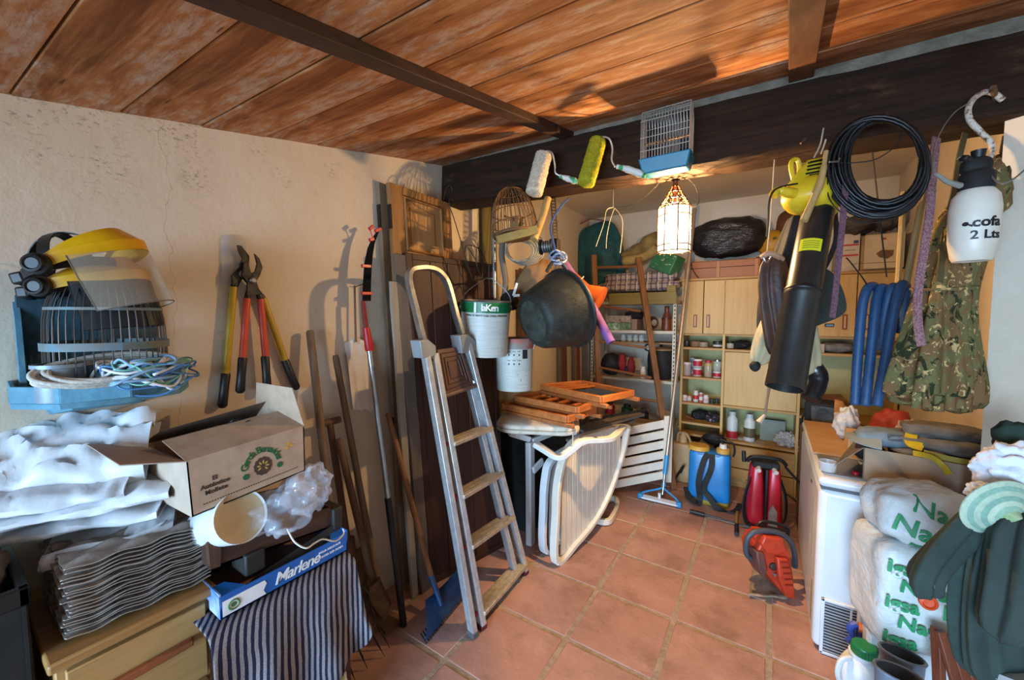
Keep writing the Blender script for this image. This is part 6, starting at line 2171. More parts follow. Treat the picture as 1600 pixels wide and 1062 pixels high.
for k, (u, m, lab) in enumerate(((975, '#8d1f28', 'red cloth strap hanging beside the black rucksack'), (988, '#7d1d2c', 'crimson cloth bundle in the middle of the second metal shelf'), (982, '#1f3a63', 'navy cloth bundle below the red strap'))):
    x, y, _ = on(u, z2)
    one('cloth_bundle', G().blob((x, 4.10 + .03 * k, z2 + (.14, .10, .05)[k]), (.04 + .02 * (k == 2), .05, (.10, .10, .05)[k]), 20, 14, .3, 5, 72 + k), M(m, .85), lab, 'cloth', ang=180)
x, y, _ = on(1010, z2)
jar('white_bottle', 'small white bottle standing left of the black pot', 'bottle', x, z2, .028, .12, W_, W_, None, 4.05, .7)
x, y, _ = on(1000, z2 + .31)
one('wooden_shelf', G().bx(sx0 + .04, sx1 - .03, 4.10, 4.36, levels[3] - .14, levels[3] - .125), wood('#8a6a44', '#a07c52', 0, .6, 40), 'thin wooden board fixed between the upper metal shelves', 'shelf', bev=.002)
for k, u in enumerate((975, 985, 994, 1003)):
    x, y, _ = on(u, 0, 4.16)
    jar('glass_tumbler', ('first', 'second', 'third', 'last')[k] + ' glass tumbler from the left on the thin wooden board', 'glass', x, levels[3] - .1245, .025, .07, GL, None, 'tumblers on the wooden board', 4.14)
z1 = levels[1] + .001
for k, (u, r, h, m, lab) in enumerate(((955, .05, .16, '#a01d36', 'crimson plastic bottle on the third metal shelf'), (982, .06, .15, '#1f4a2c', 'dark green plastic canister on the third metal shelf'), (1008, .05, .13, '#21262c', 'black canister on the third metal shelf'))):
    x, y, _ = on(u, z1, 4.1)
    jar('canister', lab, 'canister', x, z1, r, h, M(m, .5), BLACK, None, 4.1, .6)
x, y, _ = on(1000, z1)
one('spare_board', G().bx(x - .3, x + .25, 4.0, 4.03, z1 + .0, z1 + .04), wood('#7d6038', '#937347', 0, .6, 40), 'narrow board lying at the front of the third metal shelf', 'board', bev=.002)
one('dark_toolbox', G().bx(-1.4, -.95, 4.03, 4.33, levels[0] + .001, levels[0] + .22), BLACKM, 'dark toolbox on the lowest metal shelf', 'toolbox', bev=.01)


# ================================================================== THINGS HANGING FROM THE BEAM ON THE RIGHT
YELB = M('#d8b928', .4, 0, '#c4a41c')
BLKP = M('#1a1a19', .38, 0, '#22211f', 20, spec=.6)
root = thing('leaf_blower', 'yellow electric leaf blower with a long black tube hanging nose down', 'leaf blower', DP(1228, 606, 1.38))
ta, tj, tb = DP(1279, 326, 1.53), DP(1250, 467, 1.455), DP(1226, 606, 1.385)
ax = axis(ta, tb)
L = (tb - ta).length
Lj = L * .50
mk('upper_tube', G().lathe([(.052, 0), (.053, .01), (.056, Lj), (.050, Lj), (.047, .01)], ax, 36), BLKP, root)
mk('lower_tube', G().lathe([(.054, Lj - .004), (.059, Lj), (.059, Lj + .014), (.056, Lj + .018), (.0605, L - .01), (.0605, L), (.054, L), (.052, L - .02), (.05, Lj)], ax, 36), BLKP, root)
mk('joint_ring', G().lathe([(.057, Lj - .016), (.0595, Lj - .012), (.0595, Lj - .004), (.057, Lj)], ax, 36), BLACK, root)
cdr = (ax.inverted() @ EYE)
a0 = math.atan2(cdr.y, cdr.x)
zs0 = L * .225
rows = [[ax @ V((.0562 * math.cos(a0 + .2 + q), .0562 * math.sin(a0 + .2 + q), z)) for q in (-.75, -.5, -.25, 0, .25, .5)] for z in (zs0, zs0 + .05)]
st_ = mk('sticker', G().sheet(rows, .001), M('#d9d020', .5), root)
g = G()
for k in range(4):
    rows = [[ax @ V((.0570 * math.cos(a0 + .2 + q), .0570 * math.sin(a0 + .2 + q), z)) for q in (-.6, -.3, 0, .3)] for z in (zs0 + .010 + .009 * k, zs0 + .013 + .009 * k)]
    g.sheet(rows, .0006)
mk('print_line', g, M('#8f8a1c', .6), st_, kind='stuff')
bc = DP(1268, 292, 1.53)
side_ = (rt - fw * .2).normalized()
mk('fan_housing', G().blob(DP(1263, 305, 1.53), (.085, .07, .062), 30, 18, .06, 3, 4, axis(V((0, 0, 0)), d=(tb - ta)).to_3x3(), .75), YELB, root, ang=60)
mk('outlet_collar', G().lathe([(.055, -.05), (.060, -.045), (.060, .012), (.054, .014)], ax, 30), YELB, root)
mot = mk('motor_cover', G().loft([[DP(u, v, d) for u, v, d in r] for r in (
    [(1228, 292, 1.50), (1292, 286, 1.50), (1292, 286, 1.62), (1228, 292, 1.62)],
    [(1246, 268, 1.50), (1296, 258, 1.50), (1296, 258, 1.62), (1246, 268, 1.62)],
    [(1262, 250, 1.515), (1294, 243, 1.515), (1294, 243, 1.60), (1262, 250, 1.60)])]), YELB, root, bev=.008)
for k in range(4):
    mk('vent', G().beam(DP(1264 - 2 * k, 254 + 6 * k, 1.502), DP(1288 - k, 249 + 6 * k, 1.502), .006, (0, 0, 1), .010), BLACK, mot)
mk('badge', G().slab([DP(u, v, 1.492) for u, v in ((1266, 272), (1283, 270), (1281, 279), (1265, 281))], fw * .004), BLACK, root)
hd_ = smo(dp([(1240, 280, 1.52), (1236, 262, 1.52), (1238, 251, 1.52), (1246, 250, 1.52), (1249, 262, 1.52), (1247, 280, 1.52)]), 5)
mk('handle', G().tube(hd_, .0085, 8), YELB, root)
mk('side_grip', G().tube(smo(dp([(1240, 302, 1.51), (1225, 299, 1.50), (1215, 297, 1.50), (1208, 306, 1.50)]), 4), [.020, .017, .014, .017], 10), YELB, root)
mk('cord', G().tube(smo(dp([(1246, 287, 1.50), (1228, 290, 1.49), (1210, 297, 1.485), (1202, 315, 1.485), (1200, 345, 1.49), (1198, 370, 1.5)]), 5), .0035, 6), BLACK, root)
pk = DP(1288, 193, 1.60)
mk('hanging_loop', G().tube(smo([DP(1272, 246, 1.56), DP(1282, 225, 1.57), DP(1288, 196, 1.585), DP(1291, 215, 1.58), DP(1283, 240, 1.57)], 5), .003, 6), M('#b5aa98', .8), root)
for k, (a, b, lab) in enumerate((((1311, 192, 1.58), (1284, 192, 1.66), 'thick rusty peg in the beam holding the leaf blower'), ((1251, 224, 1.60), (1287, 190, 1.66), 'long thin dark nail slanting out of the beam above the leaf blower'), ((1386, 183, 1.40), (1392, 164, 1.46), 'rusty peg in the beam holding the black hose coil'))):
    p_, q__ = DP(*a), DP(*b)
    q__ = V((q__.x, max(q__.y, beam_y(q__.x) + .03), q__.z))
    one('peg', G().tube([p_, q__], (.007, .004, .004)[k], 8), RUST, lab, 'peg', 'pegs in the beam')
one('forked_stick', G().tube(smo(dp([(1291, 236, 1.44), (1287, 262, 1.44), (1281, 288, 1.44), (1268, 318, 1.44), (1256, 345, 1.44)]), 5), [.008, .011, .013, .012, .013], 10), wood('#9c7a48', '#b8965e', 2, .7, 50), 'forked peeled stick hanging in front of the leaf blower', 'stick')

# hose coil
pts = []
rh = random.Random(9)
turns = 28
ox = oy = orx = ory = 0.0
tg = [(rh.uniform(-9, 5), rh.uniform(-3, 9), rh.uniform(-11, 9), rh.uniform(-9, 8), rh.uniform(-.045, .045)) for _ in range(turns + 2)]
for k in range(turns * 30):
    t_ = k / 30
    i0 = int(t_)
    f_ = t_ - i0
    j_ = [a + (b - a) * f_ for a, b in zip(tg[i0], tg[i0 + 1])]
    a = 2 * math.pi * t_
    q_ = .5 - .5 * math.cos(t_ * .618 * math.pi)
    p = PY(1384 - 12 * q_ + .45 * j_[0] + (60 + 20 * q_ + .35 * j_[2]) * math.cos(a), 250 + 11 * q_ + .45 * j_[1] + (65 + 13 * q_ + .35 * j_[3]) * math.sin(a), 1.90 + j_[4])
    pts.append(p)
root = thing('hose_coil', 'coil of thin black irrigation pipe hanging on a peg of the beam', 'hose', PY(1376, 335, 1.90))
mk('coil', G().tube(pts, .0056, 7), M('#0f1011', .35, 0, '#151617', 20, spec=.4), root, ang=180)
mk('loose_end', G().tube(smo([PY(u, v, 1.88) for u, v in ((1302, 250), (1310, 254), (1335, 254), (1365, 250), (1390, 236), (1404, 222), (1408, 205))], 5), .002, 6), WIRE, root)
mk('loose_loop', G().tube(smo([PY(u, v, 1.87) for u, v in ((1294, 270), (1294, 305), (1312, 330), (1345, 347), (1390, 343), (1425, 325), (1446, 295))], 5), .0022, 6), WIRE, root)
mk('tie', G().tube(dp([(1296, 253, 1.36), (1310, 252, 1.36), (1312, 247, 1.36)]), .003, 6), STEEL, root)

# purple straps
t = NT('purple_webbing').p(.9)
t.col(t.ramp(t.noise(t.map((1, 1, 1)), 120, 3), [(.38, '#553640'), (.66, '#785460')]))
PUR = t.m
tt = NT('pink_webbing').p(.9)
tt.col(tt.ramp(tt.noise(tt.map(), 160, 3), [(.40, '#6f4650'), (.6, '#9a7474')]))
one('webbing_strap', G().belt(smo(dp([(1326, 212, 1.52), (1324, 245, 1.47), (1318, 330, 1.42), (1310, 410, 1.41), (1304, 470, 1.40), (1300, 496, 1.40)]), 5), rt, .021, .004), PUR, 'narrow faded purple webbing strap hanging between the blower tube and the blue hose', 'strap', 'purple straps')
one('webbing_strap', G().belt(smo(dp([(1463, 215, 1.40), (1458, 260, 1.34), (1453, 330, 1.31), (1444, 390, 1.29), (1435, 450, 1.28), (1434, 500, 1.27), (1440, 540, 1.27)]), 5), rt, .026, .005), tt.m, 'wider pinkish webbing strap with a rounded end hanging before the camouflage cloth', 'strap', 'purple straps')

# blue hoses
BLH = M('#23486f', .55, 0, '#1c3d62', 60)
root = thing('pool_hose', 'blue ribbed pool hose hung in four long loops', 'hose', DP(1370, 630, 1.72))
for k, l in enumerate((
        [(1336, 632, 1.72), (1340, 560, 1.72), (1346, 490, 1.72), (1352, 458, 1.72), (1360, 447, 1.73), (1368, 456, 1.75), (1364, 520, 1.77)],
        [(1352, 634, 1.68), (1360, 560, 1.69), (1367, 490, 1.70), (1372, 460, 1.71), (1378, 449, 1.72), (1384, 462, 1.74), (1376, 540, 1.77)],
        [(1377, 545, 1.74), (1381, 500, 1.71), (1388, 465, 1.69), (1395, 448, 1.69), (1400, 460, 1.71), (1394, 510, 1.75)],
        [(1370, 634, 1.64), (1382, 570, 1.65), (1393, 505, 1.65), (1402, 462, 1.65), (1410, 444, 1.66), (1415, 455, 1.69), (1408, 520, 1.73)])):
    P = smo(dp(l), 12)
    mk('loop', G().tube(P, [(.0185 if i % 2 else .0175) for i in range(len(P))], 12), BLH, root, ang=180)
hk = DP(1385, 440, 1.72)
one('hose_line', G().tube(smo([DP(1356, 447, 1.73), DP(1345, 430, 1.7), DP(1325, 405, 1.72), DP(1323, 404, 1.72)], 4), .003, 6), DSTEEL, 'thin dark rod end sticking out left of the blue hose', 'rod')
one('bamboo_cane', G().tube([DP(1412, 300, 1.78), DP(1403, 445, 1.72)], .011, 8), wood('#8c7346', '#a98e5b', 2, .6, 40), 'tan bamboo cane behind the hose coil, right of the blue hose', 'cane', 'canes by the blue hose')
one('bamboo_cane', G().tube([DP(1446, 285, 1.60), DP(1416, 443, 1.66)], .012, 8), wood('#84693c', '#a08552', 2, .6, 40), 'slanting bamboo cane passing behind the hose coil towards the camouflage cloth', 'cane', 'canes by the blue hose')
g = G().tube([V((0.33, beam_y(.3) + .18, 2.30)), hk + V((0, 0, .02))], .003, 6)
one('thin_string', g, WIRE, 'thin cord from the beam holding the blue hose loops', 'cord')

# clothes hanging behind the blower
DJK = M('#17181a', .8, 0, '#24262a', 14, bump=.3)
up_ = DP(1215, 392, 1.72)
one('clip_string', G().tube([V((DP(1208, 300, 1.72).x, beam_y(0) + .1, 2.30)), DP(1204, 340, 1.72), DP(1198, 398, 1.70)], .0028, 6), M('#a89a82', .6), 'grey string from the beam ending in a metal clip', 'string')
root = thing('leather_vest', 'brown leather work vest hanging from the metal clip, left of the blower tube', 'vest', DP(1205, 540, 1.7))
LE = M('#4d2f22', .55, 0, '#33221a', 12, bump=.3)
mk('body', G().hang(dp([(1213, 398, 1.70), (1208, 415, 1.70), (1207, 445, 1.70), (1211, 480, 1.70), (1216, 520, 1.70), (1221, 560, 1.70)]), [.03, .055, .060, .060, .058, .054], [.02, .035, .04, .04, .04, .04], rt, 40, 4, .18, 4), LE, root, ang=180, sub=1)
mk('collar', G().tube(smo(dp([(1190, 402, 1.68), (1200, 396, 1.66), (1213, 399, 1.66), (1222, 405, 1.68)]), 4), .012, 8), M('#b58a6a', .7), root)
mk('clip', G().tube(smo(dp([(1198, 396, 1.665), (1193, 402, 1.665), (1198, 410, 1.665), (1204, 402, 1.665)]), 4, True), .004, 6, closed=True), STEEL, root)
g = G().hang(dp([(1245, 330, 1.80), (1238, 390, 1.80), (1230, 430, 1.80), (1222, 480, 1.80), (1218, 530, 1.80), (1222, 575, 1.80)]), [.03, .06, .09, .10, .09, .07], [.03, .05, .06, .07, .06, .05], rt, 36, 5, .14, 8)
one('work_jacket', g, DJK, 'black work jacket hanging behind the leather vest and the blower tube', 'jacket', ang=180, sub=1)
CRM = M('#bdb08a', .85, 0, '#a89b77', 10, bump=.25)
root = thing('cream_trousers', 'cream work trousers with dark knees hanging behind the blower tube', 'trousers', DP(1225, 590, 1.75))
mk('left_leg', G().hang(dp([(1215, 478, 1.74), (1206, 505, 1.74), (1196, 535, 1.74), (1188, 558, 1.74), (1183, 570, 1.74)]), [.02, .04, .05, .04, .028], [.03, .04, .04, .03, .02], rt, 32, 4, .20, 5), CRM, root, ang=180, sub=1)
mk('right_leg', G().hang(dp([(1258, 480, 1.72), (1259, 520, 1.72), (1262, 555, 1.72), (1264, 588, 1.72)]), [.03, .045, .05, .045], [.03, .04, .045, .04], rt, 28, 4, .10, 6), CRM, root, ang=180, sub=1)
mk('knee_patch', G().blob(DP(1180, 572, 1.73), (.022, .02, .022), 14, 8, .2), BLACKM, root)
root = thing('rubber_boot', 'black rubber boot hanging below the cream trousers', 'boot', DP(1274, 620, 1.7))
mk('shaft', G().tube(smo(dp([(1270, 572, 1.72), (1278, 585, 1.71), (1277, 602, 1.70), (1267, 622, 1.69)]), 6), [.035, .036, .034, .033], 20), M('#16191a', .3, spec=.7), root)
mk('cuff', G().tube(dp([(1268.5, 619, 1.692), (1266.5, 624, 1.69)]), .0355, 20), BLACK, root)
g = G().hang(dp([(1207, 566, 1.76), (1203, 590, 1.76), (1199, 620, 1.74), (1195, 648, 1.72)]), [.018, .01, .006, .006], [.01, .006, .004, .004], rt, 14, 3, .1, 2)
one('hanging_string', g, M('#8a6a50', .9), 'thin frayed cord dangling under the leather vest', 'cord', ang=180)
one('cord_tassel', G().tube(dp([(1195, 648, 1.72), (1186, 660, 1.72)]), [.006, .014], 10), M('#b29a82', .9), 'pale tassel at the end of the frayed cord before the cabinet', 'tassel')
root = thing('brimmed_hat', 'dark olive hat with a stiff brim hanging right of the blower tube', 'hat', DP(1297, 510, 1.62))
mk('brim', G().prism(smo(dp([(1262, 438, 1.66), (1280, 420, 1.64), (1300, 425, 1.60), (1316, 450, 1.58), (1323, 478, 1.58), (1316, 492, 1.59), (1290, 504, 1.62), (1268, 508, 1.65), (1258, 480, 1.67)]), 4, True), fw * .012), M('#25271f', .8, 0, '#1d1f18'), root)
mk('crown', G().blob(DP(1284, 452, 1.68), (.06, .06, .07), 22, 14, .1, 4, 3), M('#1c1d1a', .8), root)
mk('buckle', G().box(DP(1296, 508, 1.60), (.03, .015, .014)), BLACK, root, bev=.003)
one('black_straps', G().belt(smo(dp([(1304, 330, 1.60), (1306, 370, 1.60), (1297, 400, 1.61), (1284, 425, 1.62)]), 5), rt, .022, .004), BLACKM, 'black rucksack strap hanging between the blower tube and the purple strap', 'strap')

# camouflage parasol
t = NT('camouflage').p(.9, 0, .1)
o = t.map()
dst = t.map((1, 1, .6))
n1 = t.noise(dst, 17, 4, .6, .8)
n2 = t.noise(t.map((1.1, .9, .6), (0, 0, .7)), 24, 4, .65, .8)
n3 = t.noise(t.map((.8, 1.2, .8), (.3, 0, 2)), 42, 4, .65, 1.0)
c = t.mix(t.ramp(n1, [(.48, (0, 0, 0, 1)), (.52, (1, 1, 1, 1))]), '#66603c', '#705436')
c = t.mix(t.ramp(n2, [(.56, (0, 0, 0, 1)), (.60, (1, 1, 1, 1))]), c, '#2c301e')
c = t.mix(t.ramp(n3, [(.585, (0, 0, 0, 1)), (.62, (1, 1, 1, 1))]), c, '#b79b68')
t.col(c)
t.bump(t.noise(o, 30, 3), .2, .006)
CAMO = t.m
rg = [(1566, 238, 12), (1540, 290, 34), (1506, 345, 50), (1487, 400, 55), (1474, 450, 50), (1466, 500, 55), (1462, 560, 68), (1460, 600, 77), (1459, 626, 80), (1459, 632, 66)]
d0 = 1.40
root = thing('camouflage_parasol', 'closed camouflage parasol hanging point up beside the pillar', 'parasol', DP(1459, 632, d0 - .03))
pts_ = [DP(u, v, d0 + .05 * (1 - i / 9)) for i, (u, v, h) in enumerate(rg)]
hw = [h / (F / d0 / .69) for _, _, h in rg]
mk('canopy', G().hang(pts_, hw, [h * .85 for h in hw], rt, 60, 7, [.02, .05, .08, .10, .12, .15, .17, .18, .20, .22], 12), CAMO, root, ang=180, sub=1)
for k in range(9):
    a_ = -2.7 + 2.4 * k / 8
    c_ = pts_[8] + rt * (hw[8] * .82 * math.cos(a_)) + (fw * -1) * (hw[8] * .6 * -math.sin(a_)) * 1.0
    rows = []
    for i in range(4):
        rows.append([c_ + rt * (.016 * math.cos(q)) - fw * (.012 * math.sin(q)) + V((0, 0, .035 - .055 * i / 3 + .008 * math.sin(k * 2.1))) for q in [2 * math.pi * j / 10 for j in range(10)]])
    mk('valance_fold', G().loft(rows, caps=False), CAMO, root, ang=180)
mk('tie_band', G().tube([pts_[4] + rt * (hw[4] * 1.12 * math.cos(a)) + fw * (hw[4] * .98 * math.sin(a)) + V((0, 0, .012 * math.sin(a + .5))) for a in [2 * math.pi * j / 32 for j in range(32)]], .006, 6, closed=True), CAMO, root)
mk('shaft', G().tube([pts_[0], DP(1571, 212, 1.45)], .008, 8), DSTEEL, root)
one('camouflage_bundle', G().blob(DP(1554, 300, 1.31), (.036, .04, .10), 24, 16, .3, 5, 81), CAMO, 'dark camouflage cloth bundle above the sprayer bottle, against the pillar', 'bundle', ang=180)
one('rifle_strap', G().belt(smo(dp([(1508, 208, 1.46), (1498, 250, 1.44), (1490, 300, 1.44), (1478, 350, 1.44), (1468, 440, 1.34)]), 5), rt, .020, .004), M('#54492a', .8), 'olive webbing strap hanging behind the sprayer bottle', 'strap')

# hook and pump sprayer
t = NT('flaked_paint').p(.6)
t.col(t.ramp(t.noise(t.map(), 60, 4, .7), [(.45, '#cdc3b3'), (.56, '#b7a48c'), (.62, '#5d4330')]))
root = thing('iron_hook', 'curved iron hook with flaking white paint hanging from the beam', 'hook', DP(1520, 254, 1.27))
mk('rod', G().tube(smo(dp([(1566, 156, 1.33), (1552, 146, 1.33), (1538, 144, 1.33), (1522, 154, 1.32), (1513, 170, 1.31), (1516, 188, 1.30), (1530, 204, 1.29), (1546, 220, 1.28), (1551, 234, 1.28), (1545, 248, 1.27), (1528, 254, 1.27), (1508, 252, 1.27), (1498, 247, 1.27)]), 6), [.009, .0085, .0085, .008, .007, .005], 9), t.m, root)
pg0 = DP(1552, 136, 1.30)
one('peg', G().tube([pg0, V((pg0.x + .04, beam_y(pg0.x) + .03, pg0.z - .02))], .008, 8), RUST, 'thick rusty peg in the beam carrying the white iron hook', 'peg', 'pegs in the beam')
sc = DP(1521, 354, 1.24)
zt_, zb_ = sc.z + .115, sc.z - .108
root = thing('pump_sprayer', 'white two litre pump sprayer bottle with a black head hanging on the iron hook', 'sprayer', (sc.x, sc.y, zb_))
t = NT('milky_plastic').p(.4)
t.col(t.ramp(t.noise(t.map(), 6, 3), [(.4, '#d8d2c4'), (.7, '#c9c1b0')]))
t.b.inputs['Subsurface Weight'].default_value = .15
T_ = Matrix.Translation((sc.x, sc.y, 0))
rings = []
for r, z in ((.030, zb_ + .004), (.044, zb_), (.050, zb_ + .012), (.055, zb_ + .06), (.057, zb_ + .12), (.057, zb_ + .165), (.052, zb_ + .20), (.040, zb_ + .218), (.034, zb_ + .226)):
    lob = max(0, 1 - (z - zb_) / .05) * .10
    rings.append([T_ @ V((r * (1 - lob * abs(math.sin(a * 2.5))) * math.cos(a), r * (1 - lob * abs(math.sin(a * 2.5))) * math.sin(a), z)) for a in [2 * math.pi * j / 48 for j in range(48)]])
mk('bottle', G().loft(rings), t.m, root, ang=60)
mk('collar', G().lathe([(.036, zt_ - .004), (.040, zt_), (.040, zt_ + .045), (.032, zt_ + .055), (.0, zt_ + .056)], T_, 28), BLACKM, root)
mk('head', G().blob(V((sc.x - .004, sc.y, zt_ + .072)), (.034, .028, .026), 22, 12, .06, 4, 5, None, .7), BLACKM, root)
mk('trigger', G().tube(smo([V((sc.x, sc.y, zt_ + .08)) - rt * .02, V((sc.x, sc.y, zt_ + .095)) - rt * .04, V((sc.x, sc.y, zt_ + .09)) - rt * .055], 4), [.012, .010, .006], 8), BLACK, root)
mk('pump_handle', G().tube([V((sc.x, sc.y, zt_ + .09)), V((sc.x, sc.y, zt_ + .118))], [.014, .018], 12), BLACK, root)
mk('nozzle', G().tube(dp([(1500, 290, 1.22), (1480, 284, 1.20), (1463, 272, 1.19)]), [.009, .007, .005], 8), M('#8f948c', .5), root)
ca = math.atan2(EYE.y - sc.y, EYE.x - sc.x)
INKB = M('#121316', .5)
mk('lettering', text_g('cofa', .040, wrap(T_, .0578, sc.z + .004, ca + .52), .0006, bold=.0012), INKB, root)
mk('lettering', text_g('2 Lts', .036, wrap(T_, .0576, sc.z - .034, ca + .52), .0006, bold=.0008), INKB, root)
W1 = wrap(T_, .0579, sc.z + .002, ca - .24)
mk('printed_emblem', G().prism([W1(-.003 + .0075 * math.cos(q * .524), .0065 * math.sin(q * .524), 0) for q in range(12)], (EYE - sc).normalized() * .0012), INKB, root)
mk('printed_emblem', G().prism([W1(a, b, 0) for a, b in ((.002, .0), (.012, -.004), (.012, -.011), (.004, -.006))], (EYE - sc).normalized() * .0012), INKB, root)
g = G().tube(smo(dp([(1462, 272, 1.24), (1458, 240, 1.24), (1470, 205, 1.26), (1492, 175, 1.29), (1516, 160, 1.31)]), 6), .002, 5)
one('thin_wire', g, STEEL, 'thin grey wire arching from the sprayer nozzle up to the iron hook', 'wire')
g = G().tube(smo(dp([(1545, 270, 1.2), (1560, 285, 1.18), (1580, 282, 1.18), (1605, 262, 1.18)]), 5), .0025, 5)
one('thin_wire', g, STEEL, 'thin grey wire running right from the sprayer head', 'wire')


# ================================================================== FREEZER CORNER, RIGHT FOREGROUND, FLOOR TOOLS
t = NT('white_enamel').p(.3, 0, .5)
t.col(t.ramp(t.noise(t.map(), 3, 3), [(.4, '#d3d6da'), (.7, '#c9ccd2')]))
ENA = t.m
fx0, fx1, fy0, fy1 = .218, .80, 2.30, 3.48
root = thing('chest_freezer', 'white chest freezer with a black grille low on its near end', 'freezer', ((fx0 + fx1) / 2, 2.9, 0))
mk('body', G().bx(fx0, fx1, fy0, fy1, .015, .795), ENA, root, bev=.03, seg=4)
mk('lid', G().bx(fx0 - .004, fx1, fy0 - .006, fy1, .803, .85), ENA, root, bev=.022, seg=4)
mk('gasket', G().bx(fx0 + .008, fx1 - .008, fy0 + .008, fy1 - .01, .79, .806), M('#5b5e63', .8), root)
for x in (fx0 + .06, fx1 - .06):
    for y in (fy0 + .08, fy1 - .08):
        mk('foot', G().tube([V((x, y, 0)), V((x, y, .02))], .02, 12), BLACK, root)
ga, gb = PY(1289, 938, fy0 - .002), PY(1374, 952, fy0 - .002)
gz1, gz0 = ga.z, PY(1289, 1016, fy0 - .002).z
mk('grille_back', G().bx(ga.x, gb.x + .01, fy0 - .003, fy0 + .001, gz0, gz1), BLACK, root)
gz = (gz1 - gz0)
for k in range(17):
    z = gz0 + gz * (k + .5) / 17
    mk('grille_slat', G().bx(ga.x, gb.x + .01, fy0 - .010, fy0 - .002, z - gz * .012, z + gz * .012), M('#aeb2b8', .4), root)
mk('grille_frame', G().bx(ga.x - .014, ga.x, fy0 - .012, fy0 + .001, gz0 - .012, gz1 + .014).bx(ga.x - .014, gb.x + .02, fy0 - .012, fy0 + .001, gz1, gz1 + .014).bx(ga.x - .014, gb.x + .02, fy0 - .012, fy0 + .001, gz0 - .014, gz0), ENA, root, bev=.003, kind=None)
mk('grille_rib', G().bx((ga.x + gb.x) / 2 - .004, (ga.x + gb.x) / 2 + .004, fy0 - .011, fy0 - .002, gz0, gz1), ENA, root)
mk('hinge_mark', G().bx(fx0 - .003, fx0 + .001, 2.62, 2.66, .70, .712), BLACK, root)
mk('side_scratch', G().bx(fx0 - .0012, fx0 + .001, 2.50, 2.505, .35, .66), M('#5d5f62', .7), root)
mk('edge_strip', G().bx(fx0 - .003, fx0 + .002, 2.36, 2.40, .10, .30), M('#9b7a50', .7), root)

# on the freezer
tf = .851
PLY = wood('#b08558', '#c49a6c', 0, .6, 30)
one('plywood_sheet', G().bx(fx0 + .004, .50, 2.66, 3.44, tf, tf + .012), PLY, 'pale plywood sheet lying on the rear of the freezer lid', 'plywood', bev=.002)
one('grey_tray_mat', G().hexa([V((x, y, z)) for z in (tf, tf + .006) for x, y in ((.235, 2.34), (.40, 2.34), (.40, 2.64), (.235, 2.64))]), M('#7e8590', .3), 'grey plastic mat at the front corner of the freezer lid', 'mat')
c_ = PZ(1293, 735, tf + .007)
root = thing('plastic_cup', 'clear plastic cup lying open on the grey mat', 'cup', c_)
mk('wall', G().lathe([(.030, 0), (.032, .002), (.036, .045), (.034, .045), (.030, .003)], Matrix.Translation(c_), 24), clear('#d5d9de', .4, .1), root)
mk('rim', G().tube([c_ + V((.036 * math.cos(a), .036 * math.sin(a), .045)) for a in [2 * math.pi * j / 24 for j in range(24)]], .0018, 5, closed=True), clear('#e5e9ee', .7, .1), root)
c_ = PZ(1337, 741, tf + .007)
one('red_disc', G().lathe([(0, 0), (.014, 0), (.014, .012), (.011, .015), (0, .015)], Matrix.Translation(c_), 16), RED, 'small red plastic disc beside the cardboard box on the freezer', 'disc')
# cardboard box with clothes
b0, b1 = PZ(1347, 749, tf), PZ(1547, 793, tf)
b1 = V((b1.x, min(b1.y, 2.36), tf))
bd = b1 - b0
bn = V((-bd.y, bd.x, 0)).normalized()
hb = V((0, 0, .15))
e = bn * .30
root = thing('cardboard_box', 'open cardboard box of folded work clothes on the freezer', 'box', (b0 + b1) / 2 + bn * .15)
CB2 = M('#a58e76', .85, 0, '#97806a', 8)
mk('front_panel', G().slab([b0, b1, b1 + hb, b0 + hb], bn * .005), CB2, root)
mk('back_panel', G().slab([b0 + e, b1 + e, b1 + e + hb, b0 + e + hb], -bn * .005), CB2, root)
mk('side_panel', G().slab([b0, b0 + e, b0 + e + hb, b0 + hb], bd.normalized() * .005), M('#8b7865', .85), root)
mk('side_panel', G().slab([b1, b1 + e, b1 + e + hb, b1 + hb], -bd.normalized() * .005), CB2, root)
mk('base_panel', G().slab([b0, b1, b1 + e, b0 + e], V((0, 0, .004))), CB2, root)
mk('flap', G().slab([b0 + hb, b0 + e + hb, PZ(1348, 672, tf + .12), PZ(1304, 726, tf + .05)], V((0, 0, -.004))), M('#7d7168', .85), root)
GRY = M('#6e6862', .9, 0, '#57534e', 10, bump=.25)
for k, (u, v, rx, ry, rz, lab) in enumerate(((1490, 705, .15, .11, .040, 'grey folded trousers at the bottom of the cardboard box on the freezer'), (1485, 680, .17, .10, .035, 'grey folded trousers in the middle of the pile in the freezer box'), (1470, 660, .13, .08, .030, 'grey folded trousers on top of the pile in the freezer box'))):
    c_ = b0 + bd * (.62 + .02 * k) + bn * (.15 + .015 * k) + hb + V((0, 0, -.02 + .055 * k))
    Rk = RZ(math.degrees(math.atan2(bd.y, bd.x)) + (6, -5, 10)[k]).to_3x3()
    one('folded_trousers', G().blob(c_, (rx, ry, rz), 36, 14, .22, 6, 90 + k, Rk, .6), GRY, lab, 'trousers', 'folded grey trousers', ang=180)
c_ = b0 + bd * .16 + bn * .14 + hb + V((0, 0, .02))
root = thing('blue_grey_cap', 'blue grey sailing cap lying at the left end of the freezer box', 'cap', c_)
BGC = M('#7b8a94', .85, 0, '#66747e', 12)
Rk = RZ(math.degrees(math.atan2(bd.y, bd.x)) + 15).to_3x3()
mk('crown', G().blob(c_ + V((0, 0, .012)), (.10, .085, .04), 28, 14, .14, 5, 95, Rk, .8), BGC, root, ang=180)
rows = [[c_ + Rk @ V((-.085 * r * math.cos(q) - .01, .11 * r * math.sin(q) - .01, .02 - .03 * (r - .6))) for q in [-1.3 + 2.6 * j / 12 for j in range(13)]] for r in (.6, .9, 1.2, 1.5)]
